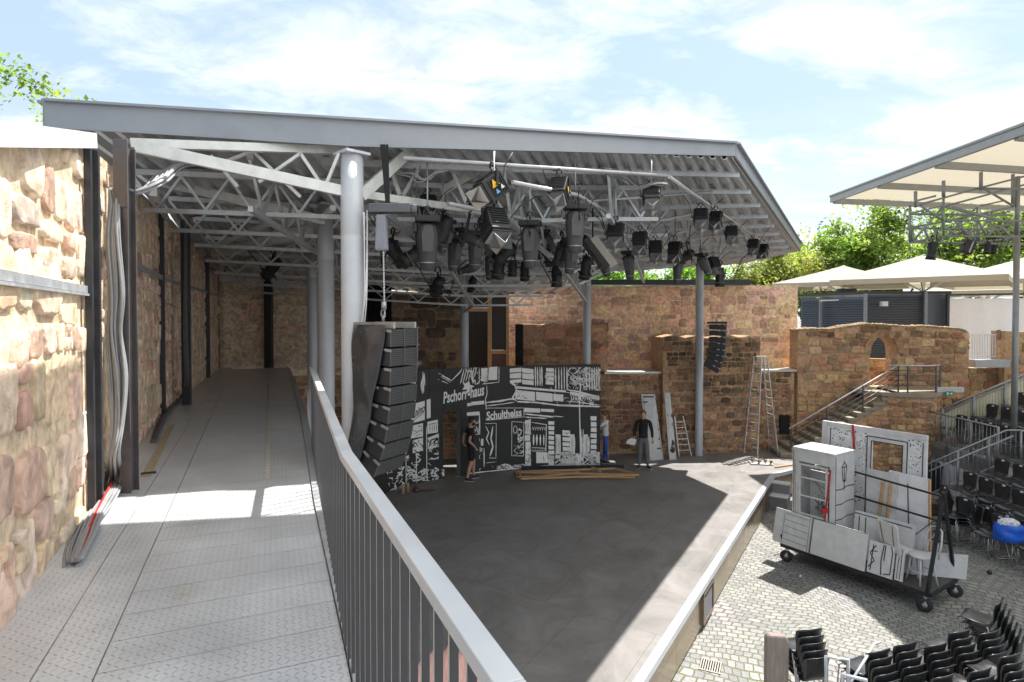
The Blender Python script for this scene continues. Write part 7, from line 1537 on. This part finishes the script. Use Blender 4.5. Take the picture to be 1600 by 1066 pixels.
t = thing('narrow_white_flat', 'narrow white flat lettered 1920 with a drawn wheel leaning on the stone wall', 'scenery', PZ(1050, 719, ZS)); P = [PZ(1046, 719, ZS), PZ(1057, 718, ZS), PY(1047, 614, 19.5), PY(1038, 614, 19.5)]; P2_ = [p + Vector((0, .05, 0)) for p in P]
mb = MB(); mb.add(P + P2_, [(0, 1, 2, 3), (7, 6, 5, 4), (0, 4, 5, 1), (1, 5, 6, 2), (2, 6, 7, 3), (3, 7, 4, 0)]); mb.build('board', MW, t); fb = bil(P)
vs, fs = text_faces('1920', 0, .02); x1 = max(v.x for v in vs); y1 = max(v.y for v in vs); mb = MB(); mb.add([fb(.1 + .85 * v.x / x1, .50 + .05 * v.y / y1, .008) for v in vs], fs); mb.build('lettering', MI, t, recalc=False)
lines(t, fb, [[(.55 + .42 * math.cos(6.283 * i / 16), .2 + .075 * math.sin(6.283 * i / 16)) for i in range(17)], [(.2, .66), (1, .66)], [(.55 + .2 * math.cos(6.283 * i / 10), .2 + .035 * math.sin(6.283 * i / 10)) for i in range(11)]], .05, .008)
# timber frames lying on the stage
def tf(label, pts, segs):
    P = [PZ(*p[:2], ZS + p[2]) for p in pts]; t = thing('timber_frame', label, 'timber', P[0]); 
    for a, b in segs: mb = MB(); mb.bar(P[a], P[b], .045, .05); mb.build('batten', M_WOOD(), t)
tf('longer timber frame lying flat on the stage in front of the backdrop', [(815, 748, .12), (998, 742, .12), (812, 738, .12), (960, 732, .12), (840, 748, .12), (905, 738, .12), (925, 730, .14), (938, 737, .14)], [(0, 1), (2, 1), (0, 2), (2, 3), (3, 1), (6, 7), (5, 0)])
tf('second timber frame underneath, seen as the lower parallel battens', [(808, 745, .04), (992, 746, .04), (806, 737, .04), (930, 733, .04)], [(0, 1), (2, 3), (0, 2)])
mb = MB(); mb.bar(PZ(815, 731, ZS + .08), PZ(975, 729, ZS + .08), .05, .1); tag(mb.build('dark_rail', M_DARK()), 'long dark rail lying at the foot of the backdrop behind the timber frames', 'rail')
# dolly and stick
q = PZ(1190, 726, ZS); dl = thing('furniture_dolly', 'upturned board dolly with four small wheels lying in the sun on the stage', 'dolly', (q.x, q.y, ZS), R(-12)); mb = MB(); mb.box((-.33, -.12, .01), (.33, .12, .04)); mb.build('board', MW, dl, local=True)
for x in (-.26, -.08, .12, .27): mb = MB(); mb.lathe((0, 0, 0), [(0, -.02), (.05, -.02), (.055, 0), (.05, .02), (0, .02)], 12, m=Matrix.Translation((x, .05 * (1 if x in (-.26, .12) else -1), .11)) @ Matrix.Rotation(R(90), 4, 'X')); mb.build('wheel', mat('brass wheel', (.3, .2, .1), .5, .3), dl, local=True); mb = MB(); mb.box((x - .02, -.02, .04), (x + .02, .05, .09)); mb.build('fork', mat('rigging zinc'), dl, local=True)
mb = MB(); mb.bar(PZ(1211, 730, ZS + .03), PZ(1262, 723, ZS + .03), .05, .03); tag(mb.build('wooden_slat', M_WOOD()), 'pale wooden slat lying on the stage corner between the dolly and the stairs', 'slat')
q = PZ(1215, 797, 0); sb = thing('step_box', 'grey two step box standing against the stage front corner', 'steps', (q.x, q.y, 0), R(-32)); mb = MB(); mb.box((-.35, -.05, 0), (.25, .33, .36)); mb.build('lower_step', mat('step box grey', (.2, .2, .21), .7), sb, local=True, bevel=.01)
mb = MB(); mb.box((-.35, .335, 0), (.25, .65, .64)); mb.build('upper_step', mat('step box grey'), sb, local=True, bevel=.01)
mb = MB(); mb.box((-.37, -.07, .362), (.27, .34, .39)); mb.box((-.37, .33, .642), (.27, .66, .67)); mb.build('tread', mat('step box tread', (.55, .52, .5), .6), sb, local=True)
for px, py, r_, h_, lab in ((629.5, 772, .045, .24, 'left one of two small cork coloured cylinders at the foot of the backdrop'), (637, 769, .05, .26, 'right one of two small cork coloured cylinders at the foot of the backdrop')):
    q = PZ(px, py, ZS); mb = MB(); mb.lathe(q, [(0, .001), (r_, .001), (r_, h_ * .8), (r_ * .8, h_ * .92), (r_ * .3, h_), (0, h_)], 14); tag(mb.build('cork_cylinder', mat('cork', (.42, .25, .14), .8)), lab, 'cylinder')
q = PZ(650, 768, ZS); mb = MB(); mb.lathe(q, [(0, .001), (.09, .001), (.1, .05), (.06, .1), (.02, .12), (0, .4)], 14); mb.tube([q + Vector((.1, 0, .02)), q + Vector((.5, .1, .02))], .015, 6); tag(mb.build('standing_lamp_foot', mat('dark red metal', (.10, .03, .025), .35)), 'small dark reddish round foot with a rod lying beside the cork cylinders', 'stand')
# white metal platform rail behind the big speaker
t = thing('access_platform', 'small pale metal platform with ladder rail behind the large hanging speaker', 'platform', PY(645, 578, 18.4)); 
for (a, b) in (((633, 512), (633, 575)), ((652, 512), (652, 575)), ((632, 512), (656, 512)), ((634, 538), (656, 538))): mb = MB(); mb.bar(PY(*a, 18.4), PY(*b, 18.4), .04, .04, up=(0, 1, 0)); mb.build('rail', M_LGREY(), t)
mb = MB(); a, b = PY(630, 565, 18.4), PY(656, 571, 18.4); mb.box((a.x, 18.2, b.z), (b.x, 18.8, a.z)); mb.build('platform', M_LGREY(), t)
# pink cloth on a black chair below the walkway
q = PZ(703, 1100, ZS); t = thing('pink_cloth', 'crumpled pale pink cloth draped over something dark below the railing', 'cloth', (-.72, 7.0, ZS + .55)); mb = MB(); vs = []; NXc, NYc = 26, 14
for i in range(NXc + 1):
    for j in range(NYc + 1):
        u, v = i / NXc, j / NYc; x = -1.10 + .80 * u; hump = .20 * math.sin(math.pi * u) ** .6; y = 6.62 + .62 * v; z = ZS + .30 + .28 * math.sin(math.pi * min(1, v * 1.1)) ** .7 + hump + .03 * math.sin(u * 26 + v * 4) + .015 * math.sin(u * 61)
        vs.append((x, y, z))
mb.add(vs, [(i * (NYc + 1) + j, (i + 1) * (NYc + 1) + j, (i + 1) * (NYc + 1) + j + 1, i * (NYc + 1) + j + 1) for i in range(NXc) for j in range(NYc)], None, True); mb.build('drape', mat('pink fabric', (.72, .42, .36), .8, 0, .25, 7, .4, 14, stretch=(6, 1, 1)), t); 
mb = MB(); mb.box((-1.0, 6.7, ZS), (-.4, 7.15, ZS + .42)); tag(mb.build('black_case', M_BLACK(), bevel=.02), 'black case under the pink cloth below the railing', 'case')
